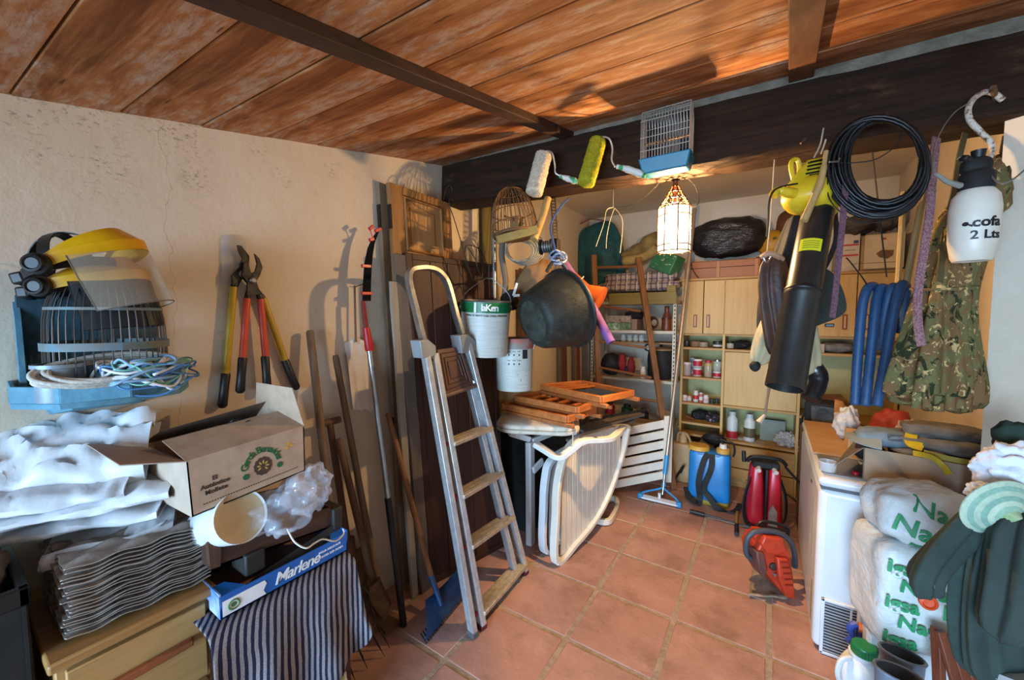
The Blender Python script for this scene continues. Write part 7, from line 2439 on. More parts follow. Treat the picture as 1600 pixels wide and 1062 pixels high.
mk('peak', G().sheet(rows, .004), M('#8fa0a8', .8), root)
mk('patch', G().box(c_ + Rk @ V((.02, -.07, .028)), (.05, .01, .03), Rk @ Matrix.Rotation(-.6, 3, 'X')), M('#4a565f', .8), root)
YS = M('#c9a818', .6, 0, '#b39412', 20)
c1 = b0 + bd * .40 + bn * .16 + hb
root = thing('yellow_strap', 'yellow strap wound round the folded clothes in the freezer box', 'strap', c1)
mk('webbing', G().belt(smo([c1 + bn * .09 + V((0, 0, .03)), c1 + bn * .03 + V((0, 0, .085)), c1 - bn * .05 + V((0, 0, .075)), c1 - bn * .09 + V((0, 0, .04)), c1 - bn * .10 + bd * .10 + V((0, 0, .03))], 6), bd, .04, .004), YS, root)
p0 = b0 + bd * .42 + bn * .01 + hb + V((0, 0, .012))
mk('webbing', G().belt(smo([p0, b0 + bd * .56 + hb - bn * .012 + V((0, 0, .012)), b0 + bd * .64 + hb - bn * .02 + V((0, 0, -.01)), b0 + bd * .70 + hb - bn * .012 + V((0, 0, -.045))], 5), V((0, 0, 1)), .022, .004), YS, root)
mk('loose_band', G().belt(smo([b0 + bd * .50 + bn * .02 + hb + V((0, 0, .02)), b0 + bd * .7 + bn * .015 + hb + V((0, 0, .012)), b0 + bd * .98 + bn * .02 + hb + V((0, 0, .01))], 5), V((0, 0, 1)), .022, .004), M('#a38c1c', .6), root)
# clutter behind the box
def onf(u, v, z=tf):
    return PZ(u, v, z)


def blk(name, lab, cat, u0, u1, y, h, dd, m, z=tf + .013, bev=.003):
    x0, x1 = PY(u0, 531, y).x, PY(u1, 531, y).x
    return one(name, G().bx(x0, x1, y, y + dd, z, z + h), m, lab, cat, bev=bev)


blk('wooden_box', 'small open pale wooden box behind the freezer clothes', 'box', 1334, 1366, 2.78, .095, .14, wood('#b79467', '#cdaa7c', 0, .6, 40))
blk('wooden_tray', 'pale wooden tray with an orange pot, right of the small wooden box', 'tray', 1374, 1394, 2.80, .085, .14, wood('#b58a5a', '#c79e6e', 0, .6, 40))
c_ = V((PY(1362, 531, 2.72).x, 2.72, tf + .013))
one('orange_pot', G().lathe([(0, 0), (.03, 0), (.034, .10), (.03, .10), (.026, .01), (0, .01)], Matrix.Translation(c_), 20), M('#a86a42', .6), 'orange clay pot standing between the wooden box and tray', 'pot')
one('black_hat', G().blob(V((PY(1366, 531, 2.66).x, 2.645, tf + .062)), (.065, .05, .05), 22, 14, .15, 4, 97), BLACKM, 'black knitted hat behind the blue grey cap', 'hat', ang=180)
one('white_bag', G().blob(V((PY(1332, 531, 2.98).x, 3.02, tf + .115)), (.06, .07, .09), 44, 28, .45, 5, 98), M('#cbc8c4', .6), 'crumpled white bag standing behind the wooden boxes on the freezer', 'bag', ang=70)
one('blue_tub', G().lathe([(0, 0), (.05, 0), (.055, .09), (.05, .09), (0, .08)], Matrix.Translation((PY(1404, 531, 2.82).x, 2.86, tf + .0)), 22), M('#203a78', .5), 'dark blue plastic tub behind the yellow strap', 'tub')
one('red_bag', G().blob(V((PY(1405, 531, 3.0).x, 3.03, tf + .11)), (.10, .08, .11), 26, 16, .3, 6, 99), M('#a03527', .6), 'red cloth bag under the camouflage parasol', 'bag', ang=180)
one('clear_bag', G().blob(V((PY(1432, 531, 2.78).x, 2.80, tf + .13)), (.06, .06, .075), 44, 28, .5, 5, 100), clear('#dde0e4', .4, .1), 'crumpled clear bag glinting under the camouflage parasol', 'bag', ang=30)
one('orange_helmet', G().blob(V((PY(1518, 531, 2.66).x - .03, 2.68, tf + .09)), (.075, .085, .09), 26, 16, .06, 3, 101), M('#b8512a', .5), 'orange rounded helmet behind the clothes at the pillar', 'helmet', ang=180)
one('brown_bag', G().blob(V((.74, 2.72, tf + .07)), (.055, .12, .07), 24, 14, .2, 5, 102), M('#6b3a20', .7), 'brown leather bag at the right rear of the freezer', 'bag', ang=180)
# black lantern and board behind the freezer
c_ = PY(1285, 648, 3.62)
root = thing('square_lantern', 'black square floodlight box with a glass front behind the freezer', 'floodlight', (c_.x, c_.y + .05, .80))
Rl = Matrix.Rotation(math.radians(-14), 3, 'Z') @ Matrix.Rotation(math.radians(10), 3, 'X')
mk('housing', G().box(c_ + V((0, .06, 0)), (.19, .12, .19), Rl), BLACKM, root, bev=.012)
mk('glass', G().box(c_ + Rl @ V((0, -.003, 0)) + V((0, 0, 0)), (.135, .008, .13), Rl), M('#3f4447', .15, 0, '#6a6f70', 8), root, bev=.004)
mk('bracket', G().tube(smo([c_ + V((-.10, .05, 0)), c_ + V((-.105, .05, -.11)), c_ + V((.105, .05, -.11)), c_ + V((.10, .05, 0))], 4), .007, 6), BLACK, root)
one('stand_block', G().bx(c_.x - .12, c_.x + .12, 3.56, 3.78, 0, c_.z - .125), wood('#5a4028', '#735439', 2, .7, 40), 'brown wooden block behind the freezer carrying the black floodlight', 'block', bev=.004)
a, b = PY(1302, 668, 3.30), PY(1340, 668, 3.12)
one('orange_board', G().prism([V((a.x, a.y, tf + .013)), V((b.x, b.y, tf + .013)), V((b.x - .02, b.y, tf + .06)), V((a.x + .03, a.y, tf + .19)), V((a.x, a.y, tf + .20))], V((.014, .02, 0))), wood('#a8703c', '#c08a52', 0, .6, 40), 'triangular orange brown wooden board standing on the plywood sheet', 'board')

# sacks in front of the freezer
t = NT('sack_plastic').p(.42, 0, .4)
t.col(t.ramp(t.noise(t.map(), 9, 4), [(.4, '#d5d8d6'), (.7, '#c2c8c6')]))
t.bump(t.noise(t.map((1, 1, 1.6)), 16, 5, .6, .8), .45, .02)
SKP = t.m
SG = M('#2f9560', .5, 0, '#257e50', 20)


class Sack:
    def __init__(s, c, r, rz, amp, seed, p=4.0):
        s.c, s.r, s.M, s.p, s.amp, s.seed = V(c), r, RZ(rz).to_3x3(), p, amp, seed

    def disp(s, q):
        return s.amp * (noise.noise(q * 11 + V((s.seed, 0, 0))) + .5 * noise.noise(q * 26 + V((0, s.seed, 0))))

    def pt(s, x, z, off=0.0):
        """front face: local x, z -> scene point"""
        k = 1 - min(abs(x / s.r[0]), .999) ** s.p - min(abs(z / s.r[2]), .999) ** s.p
        y = -s.r[1] * max(k, 0.0) ** (1 / s.p)
        q = V((x, y, z))
        return s.c + s.M @ V((x, y - off - s.disp(q), z))

    def mesh(s, n=56, m=34):
        rings = []
        for i in range(m + 1):
            ph = max(min(math.pi * i / m - math.pi / 2, 1.56), -1.56)
            rg = []
            for j in range(n):
                th = 2 * math.pi * j / n
                d = V((math.cos(ph) * math.cos(th), math.cos(ph) * math.sin(th), math.sin(ph)))
                k = (abs(d.x) ** s.p + abs(d.y) ** s.p + abs(d.z) ** s.p) ** (-1 / s.p)
                q = V((d.x * k * s.r[0], d.y * k * s.r[1], d.z * k * s.r[2]))
                nn = d.normalized()
                rg.append(s.c + s.M @ (q + nn * s.disp(q)))
            rings.append(rg)
        return G().loft(rings)

    def text(s, txt, size, x, z, rot, m, par, bold=.002, off=.014):
        a = math.radians(rot)

        def fn(u, v, w_):
            uu, vv = u * math.cos(a) - v * math.sin(a) + x, u * math.sin(a) + v * math.cos(a) + z
            return s.pt(uu, vv, off + w_)
        return mk('lettering', text_g(txt, size, fn, .0008, bold=bold, res=2), m, par)


one('white_bin', G().bx(.365, .60, 2.03, 2.25, 0, .345), M('#c5c8cc', .5), 'white plastic bin standing under the fertiliser sacks', 'bin', bev=.015)
S1 = Sack((.475, 2.085, .55), (.135, .135, .20), 14, .007, 3.0, 8.0)
root = thing('fertiliser_sack', 'lower white sack with rows of green lettering in front of the freezer', 'sack', (.475, 2.085, .35))
mk('film', S1.mesh(), SKP, root, ang=180)
for row in range(5):
    z = .135 - .068 * row
    if row % 2 == 0:
        S1.text('igsa', .066, -.075, z, -4, SG, root)
        S1.text('Na', .066, .075, z - .004, -4, SG, root)
    else:
        S1.text('Nagsa', .066, -.005, z - .003, -4, SG, root)
root = thing('fertiliser_sack', 'upper crumpled white sack with large outlined green letters, slumped on the lower one', 'sack', (.5, 2.1, .74))
S2 = Sack((.505, 2.10, .845), (.155, .14, .105), 10, .022, 8.0, 3.0)
mk('film', S2.mesh(), SKP, root, ang=50)
S2.text('Nagsa', .085, -.02, -.03, -14, SG, root, .002, .006)
S2.text('Nagsa', .075, .02, .045, -16, SG, root, .001, .006)
g = G()
rows = [[S2.pt(x, -.085 + .03 * zz + .02 * math.sin(x * 30), .006) for x in [-.07 + .14 * i / 10 for i in range(11)]] for zz in (0, .5, 1)]
mk('green_print', g.sheet(rows, .0015), SG, root)
# white jug, sprayer, boots
c_ = PZ(1342, 1010, 0)
c_ = DP(1343, 1030, 1.575)
c_.z = 0
T_ = Matrix.Translation(c_)
root = thing('white_jug', 'white plastic jug with a green screw lid on the floor by the freezer', 'jug', c_)
mk('body', G().lathe([(0, 0), (.060, 0), (.066, .008), (.066, .17), (.06, .205), (.046, .235), (.036, .245), (.036, .262), (0, .262)], T_, 32), M('#dadde0', .4, 0, '#cdd0d4'), root)
lid = T_ @ V((.012, .0, .262))
mk('lid', G().lathe([(0, 0), (.040, 0), (.040, .032), (.036, .037), (0, .038)], Matrix.Translation(lid), 32), M('#117a45', .4), root)
ld = bpy.data.objects[root.children[-1].name]
rg_ = [[lid + V(((.0402 + (.0018 if j % 2 else 0)) * math.cos(2 * math.pi * j / 56), (.0402 + (.0018 if j % 2 else 0)) * math.sin(2 * math.pi * j / 56), z)) for j in range(56)] for z in (.003, .030)]
mk('knurl', G().loft(rg_, caps=False), M('#0f6e3e', .4), ld, ang=0)
h0 = T_ @ V((-.05, -.045, .23))
mk('handle', G().tube(smo([T_ @ V((-.03, -.03, .245)), T_ @ V((-.062, -.05, .235)), T_ @ V((-.072, -.055, .18)), T_ @ V((-.058, -.04, .13))], 5), .010, 8), M('#d2d5d9', .4), root)
c2 = DP(1345, 985, 1.66)
root = thing('trigger_sprayer', 'spray bottle with a blue and orange trigger head behind the white jug', 'sprayer', (c2.x, c2.y, 0))
T2 = Matrix.Translation((c2.x, c2.y, 0))
mk('bottle', G().lathe([(0, 0), (.036, 0), (.038, .01), (.038, .18), (.015, .235), (.014, .26), (0, .26)], T2, 22), M('#d6c9c6', .5), root)
mk('nozzle', G().tube([T2 @ V((-.01, 0, .29)), T2 @ V((.07, .0, .285))], [.020, .024], 10), M('#c4642c', .5), root)
mk('trigger', G().tube(smo([T2 @ V((-.015, 0, .30)), T2 @ V((-.035, -.01, .285)), T2 @ V((-.03, -.015, .25)), T2 @ V((-.045, -.02, .225))], 4), [.014, .014, .010, .012], 8), M('#2646a0', .5), root)
mk('neck', G().tube([T2 @ V((0, 0, .245)), T2 @ V((0, 0, .285))], .018, 10), M('#2646a0', .5), root)
BT = M('#6d7786', .5, 0, '#5f6876')
for k, (u, v, d, lab) in enumerate(((1410, 1022, 1.40, 'grey rubber boot by the bin, farther one of the pair'), (1406, 1052, 1.27, 'grey rubber boot nearest the camera, beside the white jug'))):
    c_ = DP(u, v, d)
    zt_ = c_.z
    sd = (rt * .95 + fw * .25)
    sd.z = 0
    sd.normalize()
    pr_ = sd.cross(V((0, 0, 1)))
    rings, inn = [], []
    for s_, a_, b_ in ((0, .085, .05), (.3, .072, .048), (.7, .06, .048), (.92, .062, .05), (1.0, .06, .048)):
        z = zt_ * (1 - s_)
        rings.append([V((c_.x, c_.y, z)) + sd * (a_ * math.cos(q)) + pr_ * (b_ * math.sin(q)) + V((0, 0, -.03 * math.cos(q) * (1 - s_))) for q in [2 * math.pi * j / 28 for j in range(28)]])
    for s_ in (.5, .0):
        z = zt_ * (1 - s_)
        inn.append([V((c_.x, c_.y, z)) + sd * (.079 * math.cos(q)) + pr_ * (.045 * math.sin(q)) + V((0, 0, -.03 * math.cos(q) * (1 - s_))) for q in [2 * math.pi * j / 28 for j in range(28)]])
    root = thing('rubber_boot', lab, 'boot', (c_.x, c_.y, 0), None, 'grey rubber boots')
    mk('shaft', G().loft(list(reversed(rings)) + [inn[1], inn[0]]), BT, root, ang=60)
    mk('rim', G().tube(rings[0], .005, 6, closed=True), BT, root)
    f0 = V((c_.x, c_.y, .045)) + pr_ * -.0
    mk('foot', G().blob(V((c_.x, c_.y, .045)) + sd * .09, (.11, .05, .045), 22, 12, .03, 3, 3, Matrix((sd, pr_ * -1, V((0, 0, 1)))).transposed()), BT, root)
    mk('sole', G().blob(V((c_.x, c_.y, .012)) + sd * .08, (.125, .055, .012), 22, 8, .0, 3, 3, Matrix((sd, pr_ * -1, V((0, 0, 1)))).transposed(), .6), BLACKM, root)

# reddish slats, clothes hanging on the right wall
CH = wood('#5f2d1a', '#7d4026', 2, .5, 40)
root = thing('wooden_shutter', 'reddish brown wooden shutter with slanting slats leaning behind the grey boots', 'shutter', DP(1490, 1070, 1.3))
for k in range(4):
    a_, b_ = DP(1470 + 16 * k, 986 + 6 * k, 1.34 - .01 * k), DP(1496 + 16 * k, 1075, 1.30 - .01 * k)
    mk('slat', G().beam(a_, b_, .030, rt, .014), CH, root, bev=.002)
mk('rail', G().beam(DP(1464, 980, 1.36), DP(1468, 1075, 1.34), .02, rt, .03), CH, root, bev=.002)
one('white_board', G().slab([DP(1498, 1028, 1.17), DP(1600, 1068, 1.00), DP(1600, 1078, 1.00), DP(1498, 1038, 1.17)], V((.1, .15, 0))), M('#c4c6c4', .5), 'white painted board edge at the lower right below the green jacket', 'board')
# green jacket
GJ = M('#2e3e38', .9, 0, '#24322d', 9, bump=.25)
root = thing('green_jacket', 'dark green work jacket hanging on the right wall, its sleeve pointing left', 'jacket', DP(1540, 1040, 1.2))
mk('body', G().hang(dp([(1590, 770, 1.06), (1578, 790, 1.08), (1562, 835, 1.09), (1552, 890, 1.10), (1546, 950, 1.10), (1548, 1010, 1.10), (1555, 1065, 1.09)]), [.03, .06, .08, .09, .092, .09, .085], [.03, .04, .045, .045, .045, .045, .045], rt, 56, 5, [.05, .10, .14, .17, .19, .21, .22], 14), GJ, root, ang=180, sub=1)
mk('sleeve', G().hang(dp([(1545, 790, 1.12), (1515, 820, 1.10), (1485, 850, 1.09), (1455, 882, 1.08), (1440, 905, 1.08), (1448, 930, 1.09)]), [.035, .042, .042, .040, .038, .034], [.03, .032, .032, .034, .036, .036], rt + up * -.5, 36, 3, .20, 15), GJ, root, ang=180, sub=1)
mk('sleeve', G().hang(dp([(1604, 800, 1.0), (1592, 880, 1.0), (1580, 950, 1.0), (1562, 1005, 1.0)]), [.05, .055, .05, .045], [.05, .05, .05, .04], rt, 36, 3, .22, 16), M('#2f3a34', .9, 0, '#27312c', 9, bump=.25), root, ang=180, sub=1)
mk('buckle', G().tube(smo(dp([(1458, 905, 1.06), (1464, 900, 1.06), (1468, 912, 1.06), (1460, 918, 1.06)]), 4, True), .004, 6, closed=True), STEEL, root)
root = thing('orange_plug', 'orange round plastic cap at the cuff of the green jacket', 'cap', DP(1452, 945, 1.10))
axp = axis(DP(1450, 940, 1.09), d=-fw - rt * .5)
mk('knob', G().lathe([(0, -.012), (.016, -.012), (.020, -.004), (.020, .006), (.014, .009), (.012, .004), (0, .003)], axp, 20), M('#c8471f', .45), root)
mk('stem', G().tube([axp @ V((0, 0, -.01)), axp @ V((.02, 0, -.035))], .010, 10), M('#b54020', .45), root)
WBAG = M('#cfd3dc', .5, 0, '#bcc3cf', 10, bump=.35)
one('white_bag', G().blob(DP(1584, 735, 1.07), (.075, .05, .068), 56, 36, .34, 6, 110), WBAG, 'crumpled white plastic bag on top of the green jacket at the right edge', 'bag', ang=70)
one('white_scarf', G().blob(DP(1540, 772, 1.06), (.036, .03, .028), 40, 26, .36, 6, 111), WBAG, 'small white cloth tucked beside the green straw hat', 'cloth', ang=70)
one('white_tape', G().belt(smo(dp([(1528, 768, 1.10), (1538, 740, 1.10), (1553, 706, 1.12), (1560, 690, 1.14)]), 4), rt, .012, .003), WHITE, 'white tape running from the small cloth up to the box', 'tape')
one('dark_green_cloth', G().blob(DP(1590, 685, 1.14), (.05, .05, .05), 24, 14, .3, 5, 112), M('#223b33', .9), 'dark green cloth behind the white bag at the right edge', 'cloth', ang=180)
c_ = DP(1562, 796, 1.04)
root = thing('straw_hat', 'pale green striped straw hat hanging on the green jacket', 'hat', c_)
axh = axis(c_, d=(-fw * .9 - rt * .1 - up * .3))
cols_ = ('#8fae96', '#b5c2a8', '#7fa38f', '#a9bba2', '#86a894', '#b0bfa6')
for k in range(6):
    r0a, r1a = .022 + .0105 * k, .022 + .0105 * (k + 1)
    mk('braid', G().lathe([(r0a, .030 - .006 * k), (r1a, .024 - .006 * k), (r1a, .021 - .006 * k), (r0a, .027 - .006 * k)], axh, 36), M(cols_[k], .8, 0, None, 90, bump=.3), root)
mk('crown', G().lathe([(.0, .046), (.014, .044), (.022, .030), (.020, .026), (0, .040)], axh, 28), M('#7c9a62', .8, 0, '#a3b08c', 60), root)

# ------------------------------------------------------------------ floor tools by the cabinet
# blue knapsack sprayer
root = thing('knapsack_sprayer', 'blue knapsack sprayer with yellow caps and black shoulder straps', 'sprayer', PZ(1108, 790))
fa, fb = PZ(1073, 782), PZ(1140, 797)
BLS = M('#1878b8', .35, 0, '#146ca6', spec=.6)
bd2 = fb - fa
bn2 = V((-bd2.y, bd2.x, 0)).normalized()
W2 = bd2.length
th = .19
zt_ = 1.6 - (706 - 493) * dep((fa + fb) / 2) / F
c_ = (fa + fb) / 2 + bn2 * th / 2
Rb = RZ(math.degrees(math.atan2(bd2.y, bd2.x))).to_3x3()


def srings(c, R, prof, w_, t_, n=40, p=.42):
    out = []
    for z, s1, s2 in prof:
        out.append([c + R @ V((w_ / 2 * s1 * math.copysign(abs(math.cos(a)) ** p, math.cos(a)), t_ / 2 * s2 * math.copysign(abs(math.sin(a)) ** p, math.sin(a)), z)) for a in [2 * math.pi * j / n for j in range(n)]])
    return out


cz = V((c_.x, c_.y, 0))
mk('tank', G().loft(srings(cz, Rb, ((.035, .9, .85), (.045, 1, .97), (.10, 1.0, 1), (zt_ * .5, .985, 1), (zt_ * .93, .97, .97), (zt_ * .985, .93, .9), (zt_, .8, .75)), W2, th)), BLS, root, ang=50)
mk('base', G().loft(srings(cz, Rb, ((.0, .92, .95), (.004, .96, 1.0), (.034, .96, 1.0), (.04, .9, .9)), W2, th)), M('#a8913c', .6), root, ang=50)
l_ = cz + Rb @ V((-W2 * .27, 0, zt_))
mk('filler_cap', G().lathe([(0, 0), (.085, 0), (.085, .022), (.075, .034), (.03, .038), (0, .038)], Matrix.Translation(l_), 30), M('#c99a3c', .5), root)
l2 = cz + Rb @ V((W2 * .30, -.01, zt_))
mk('pump_cap', G().lathe([(0, 0), (.052, 0), (.052, .032), (.042, .04), (0, .04)], Matrix.Translation(l2), 24), M('#c99a3c', .5), root)
mk('pump_neck', G().lathe([(0, .04), (.03, .04), (.026, .075), (0, .075)], Matrix.Translation(l2), 20), M('#d5d0c0', .5), root)
mk('lever', G().tube(smo([l2 + V((0, 0, .075)), l2 + V((-.02, 0, .11)), l2 + Rb @ V((.02, .0, .10)), l2 + Rb @ V((.07, .0, .09)), l2 + Rb @ V((.085, 0, .03)), l2 + Rb @ V((.075, 0, -.02))], 5), .008, 8), BLACK, root)
fr = -bn2
s0 = cz + Rb @ V((-.01, -th / 2, zt_ * .97))
mk('shoulder_strap', G().belt(smo([s0 + V((0, 0, .01)), s0 + fr * .03 + V((-.03, 0, -.06)), s0 + fr * .05 + Rb @ V((-.06, 0, -.22)), s0 + fr * .035 + Rb @ V((-.05, 0, -.36)), s0 + fr * .06 + Rb @ V((-.06, 0, .0)) + V((0, 0, .03 - s0.z)), s0 + fr * .03 + Rb @ V((-.13, 0, 0)) + V((0, 0, .05 - s0.z)), s0 + Rb @ V((-.17, .05, 0)) + V((0, 0, .10 - s0.z))], 6), Rb @ V((1, 0, 0)), .045, .006), BLACKM, root)
mk('shoulder_strap', G().belt(smo([s0 + Rb @ V((.03, 0, .01)), s0 + fr * .035 + Rb @ V((.03, 0, -.10)), s0 + fr * .03 + Rb @ V((-.02, 0, -.28)), s0 + fr * .04 + Rb @ V((.02, 0, 0)) + V((0, 0, .09 - s0.z)), s0 + fr * .07 + Rb @ V((.10, 0, 0)) + V((0, 0, .02 - s0.z)), s0 + fr * .04 + Rb @ V((.21, 0, 0)) + V((0, 0, .02 - s0.z)), s0 + Rb @ V((.25, .06, 0)) + V((0, 0, .05 - s0.z))], 6), Rb @ V((1, 0, .2)), .045, .006), BLACKM, root)
# small container and helmet behind it
c_ = PZ(1072, 742, .0)
root = thing('jerrycan', 'tan plastic jerrycan behind the blue knapsack sprayer', 'jerrycan', (-.72, 4.02, 0))
Tj = V((-.66, 4.06, 0))
mk('body', G().bx(Tj.x - .10, Tj.x + .10, 3.98, 4.15, 0, .38), M('#a98a5e', .55, 0, '#997b50'), root, bev=.02, seg=3)
mk('spout', G().lathe([(.04, .38), (.035, .44), (.025, .45), (.025, .48), (0, .48)], Matrix.Translation((Tj.x - .01, 4.06, 0)), 16), M('#a98a5e', .55), root)
mk('handle', G().tube(smo([Tj + V((-.06, 0, .38)), Tj + V((-.05, 0, .46)), Tj + V((.02, 0, .46)), Tj + V((.06, 0, .38))], 4), .012, 8), M('#a98a5e', .55), root)
one('grey_canister', G().lathe([(0, 0), (.07, 0), (.075, .02), (.075, .36), (.05, .42), (0, .43)], Matrix.Translation((-.47, 4.07, 0)), 24), M('#6d7064', .6), 'grey green canister behind the pump of the blue sprayer', 'canister')
one('rubber_glove', G().blob((-.40, 4.04, .46), (.10, .05, .05), 22, 12, .5, 6, 120), BLACKM, 'black crumpled rubber glove on the grey canister', 'glove', ang=180)
# red knapsack sprayer
root = thing('knapsack_sprayer', 'narrow red knapsack sprayer with black straps in front of the drawers', 'sprayer', PZ(1192, 822))
REDS = M('#c0182a', .35, 0, '#a81424', spec=.6)
fa, fb = PZ(1168, 822), PZ(1222, 832)
bd2 = fb - fa
bn2 = V((-bd2.y, bd2.x, 0)).normalized()
W2 = bd2.length * 1.08
cz = (fa + fb) / 2 + bn2 * .09
cz.z = 0
dpt = dep(cz)
zt_ = 1.6 - (722 - 493) * dpt / F
Rb = RZ(math.degrees(math.atan2(bd2.y, bd2.x))).to_3x3()
for s in (-1, 1):
    cs = cz + Rb @ V((s * W2 * .235, 0, 0))
    mk('tank', G().loft(srings(cs, Rb, ((.012, .9, .9), (.03, 1.05, 1), (.10, 1.02, 1), (zt_ * .55, .9, .98), (zt_ * .93, .68, .9), (zt_ * .98, .55, .8)), W2 * .50, .18, 28, .6)), REDS, root, ang=50)
mk('centre_seam', G().bx(-.008, .008, -.105, .06, .03, zt_ * .98, Matrix.Translation(cz) @ Rb.to_4x4()), BLACK, root, bev=.003)
mk('head_frame', G().box(cz + V((0, -.0, zt_ + .01)), (W2 * .72, .15, .05), Rb), BLACKM, root, bev=.012)
mk('carry_handle', G().tube(smo([cz + Rb @ V((-.12, -.03, zt_ + .02)), cz + Rb @ V((-.08, -.05, zt_ + .065)), cz + Rb @ V((.08, -.05, zt_ + .065)), cz + Rb @ V((.13, -.03, zt_ + .02))], 5), .014, 8), BLACK, root)
mk('valve', G().tube([cz + Rb @ V((-.145, -.06, zt_ + .02)), cz + Rb @ V((-.15, -.06, zt_ + .10))], .015, 10), BLACK, root)
for s in (-1, 1):
    mk('nozzle_cap', G().tube([cz + Rb @ V((.05 * s, -.07, zt_ - .01)), cz + Rb @ V((.055 * s, -.11, zt_ - .02))], .016, 12), M('#cfc8b8', .5), root)
fr = -bn2
mk('shoulder_strap', G().belt(smo([cz + Rb @ V((-W2 * .40, -.06, zt_ * .80)), cz + Rb @ V((-W2 * .56, -.10, zt_ * .55)), cz + Rb @ V((-W2 * .60, -.11, zt_ * .3)), cz + Rb @ V((-W2 * .52, -.12, zt_ * .1)), cz + Rb @ V((-W2 * .30, -.14, .03))], 6), Rb @ V((.5, 1, 0)), .05, .008), BLACKM, root)
mk('shoulder_strap', G().belt(smo([cz + Rb @ V((W2 * .36, -.05, zt_ * .85)), cz + Rb @ V((W2 * .54, -.06, zt_ * .55)), cz + Rb @ V((W2 * .56, -.06, zt_ * .25)), cz + Rb @ V((W2 * .5, -.05, .05))], 6), Rb @ V((.5, 1, 0)), .04, .008), BLACKM, root)
mk('hose', G().tube(smo([cz + Rb @ V((.13, .0, zt_)), cz + Rb @ V((.22, .0, zt_ - .10)), cz + Rb @ V((.32, .05, zt_ - .20)), cz + Rb @ V((.36, .06, .3))], 5), .009, 8), BLACK, root)
# spray lance on the floor
root = thing('spray_lance', 'thin black spray lance with a yellow trigger lying on the tiles', 'lance', PZ(1125, 812))
mk('tube', G().tube([PZ(1078, 798, .02), PZ(1100, 803, .02), PZ(1175, 824, .02)], [.010, .008, .006], 8), DSTEEL, root)
mk('grip', G().tube([PZ(1078, 798, .022), PZ(1101, 804, .022)], .016, 10), BLACK, root)
mk('trigger', G().tube(smo([PZ(1152, 800, .02), PZ(1151, 812, .022), PZ(1151, 822, .02)], 3), .011, 8), M('#a8862c', .5), root)
mk('trigger_grip', G().tube([PZ(1151, 820, .022), PZ(1151, 834, .022)], .015, 10), BLACK, root)
# black tubing near the shelf
one('black_hose', G().tube(smo([PZ(1052, 752, .03), PZ(1060, 740, .10), PZ(1068, 728, .2), PZ(1062, 745, .03), PZ(1075, 750, .02)], 5), .010, 8), BLACK, 'short black hose curled between the pool brush and the blue sprayer', 'hose')
one('wire_lead', G().tube(smo([PZ(1225, 770, .06), PZ(1238, 778, .03), PZ(1252, 790, .02)], 4), .007, 6), BLACK, 'black lead running from the red sprayer behind the freezer', 'lead')

# chainsaw, nose down on a rag
root = thing('chainsaw', 'orange red chainsaw with a grey wrap handle standing on a rag by the freezer', 'chainsaw', PZ(1218, 930))
SAW = M('#b5371c', .45, 0, '#9c2c16', 14)
GRP = M('#3d424b', .5)
d0 = 2.27


def SD(u, v, d=0.0):
    return DP(u, v, d0 + d)


def saw_block(name, pts, d_front, d_back, m, bev=.008):
    return mk(name, G().prism([SD(u, v, d_front) for u, v in pts], fw * (d_back - d_front)), m, root, bev=bev)


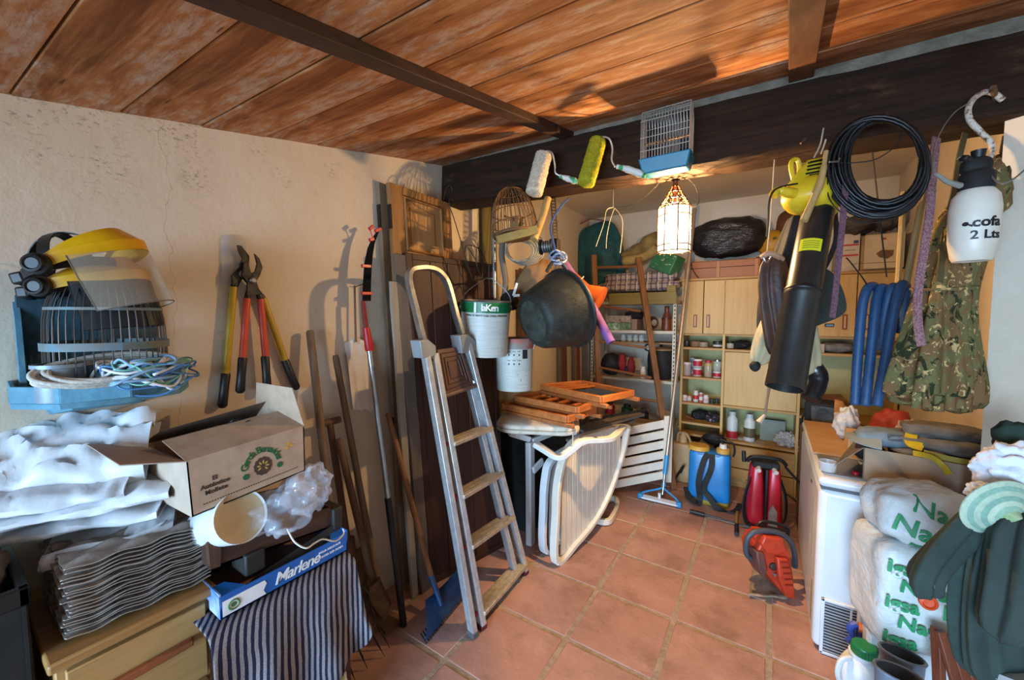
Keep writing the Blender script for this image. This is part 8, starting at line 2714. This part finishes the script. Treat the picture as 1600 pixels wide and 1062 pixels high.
saw_block('engine_block', [(1184, 860), (1192, 846), (1222, 850), (1234, 862), (1240, 900), (1243, 935), (1226, 930), (1206, 905), (1186, 884)], -.06, .10, SAW)
saw_block('top_cover', [(1190, 850), (1196, 838), (1224, 842), (1230, 862), (1216, 868), (1198, 864)], -.075, .06, SAW)
saw_block('rear_fairing', [(1215, 872), (1232, 874), (1240, 905), (1244, 937), (1230, 934), (1218, 905)], -.09, -.02, SAW)
saw_block('starter_cover', [(1182, 862), (1194, 864), (1200, 890), (1196, 906), (1186, 890)], -.085, .03, M('#6b3a30', .5, 0, '#4a3430'))
mk('wrap_handle', G().tube(smo([SD(1181, 873, -.02), SD(1168, 868, -.02), SD(1166, 850, -.03), SD(1172, 835, -.04), SD(1188, 829, -.04), SD(1212, 831, -.03), SD(1232, 842, .0), SD(1241, 862, .04), SD(1242, 885, .08)], 6), .015, 10), GRP, root)
mk('hand_guard', G().tube(smo([SD(1182, 826, .06), SD(1190, 815, .06), SD(1215, 818, .06), SD(1232, 826, .06), SD(1230, 836, .06)], 5), .009, 8), BLACK, root)
mk('guard_bar', G().tube([SD(1186, 820, .05), SD(1232, 830, .05)], .008, 8), BLACK, root)
mk('fuel_cap', G().lathe([(0, 0), (.020, 0), (.020, .012), (.012, .016), (0, .016)], axis(SD(1207, 884, -.06), d=-fw), 18), M('#2c2623', .5), root)
mk('choke_knob', G().lathe([(0, 0), (.009, 0), (.009, .014), (0, .014)], axis(SD(1209, 896, -.06), d=-fw), 12), STEEL, root)
for k in range(5):
    mk('cooling_rib', G().beam(SD(1221 + 1.5 * k, 878 + 9 * k, -.094), SD(1233 + 1.5 * k, 878 + 9 * k, -.094), .006, up, .008), M('#7d2411', .5), root)
mk('guide_bar', G().prism([SD(1200, 860, .11), SD(1215, 862, .11), SD(1214, 800, .22), SD(1208, 790, .23), SD(1202, 800, .22)], fw * .008), STEEL, root)
mk('muffler', G().box(SD(1192, 884, .06), (.05, .06, .05)), DSTEEL, root, bev=.006)
rows = []
r0v = PZ(1205, 915)
for i in range(9):
    r = []
    for j in range(9):
        p = PZ(1176 + 60 * j / 8 - 6 * i / 8, 884 + 50 * i / 8 + 6 * j / 8 - (10 * (1 - i / 8) * (j > 4)))
        p.z = .006 + .012 * abs(noise.noise(V((i * .7, j * .7, 3)))) + .01 * (i in (0, 8))
        r.append(p)
    rows.append(r)
one('floor_rag', G().sheet(rows, .004), M('#a0917a', .95, 0, '#6b5d4a', 12), 'dirty beige rag spread on the tiles under the chainsaw', 'rag', ang=180)
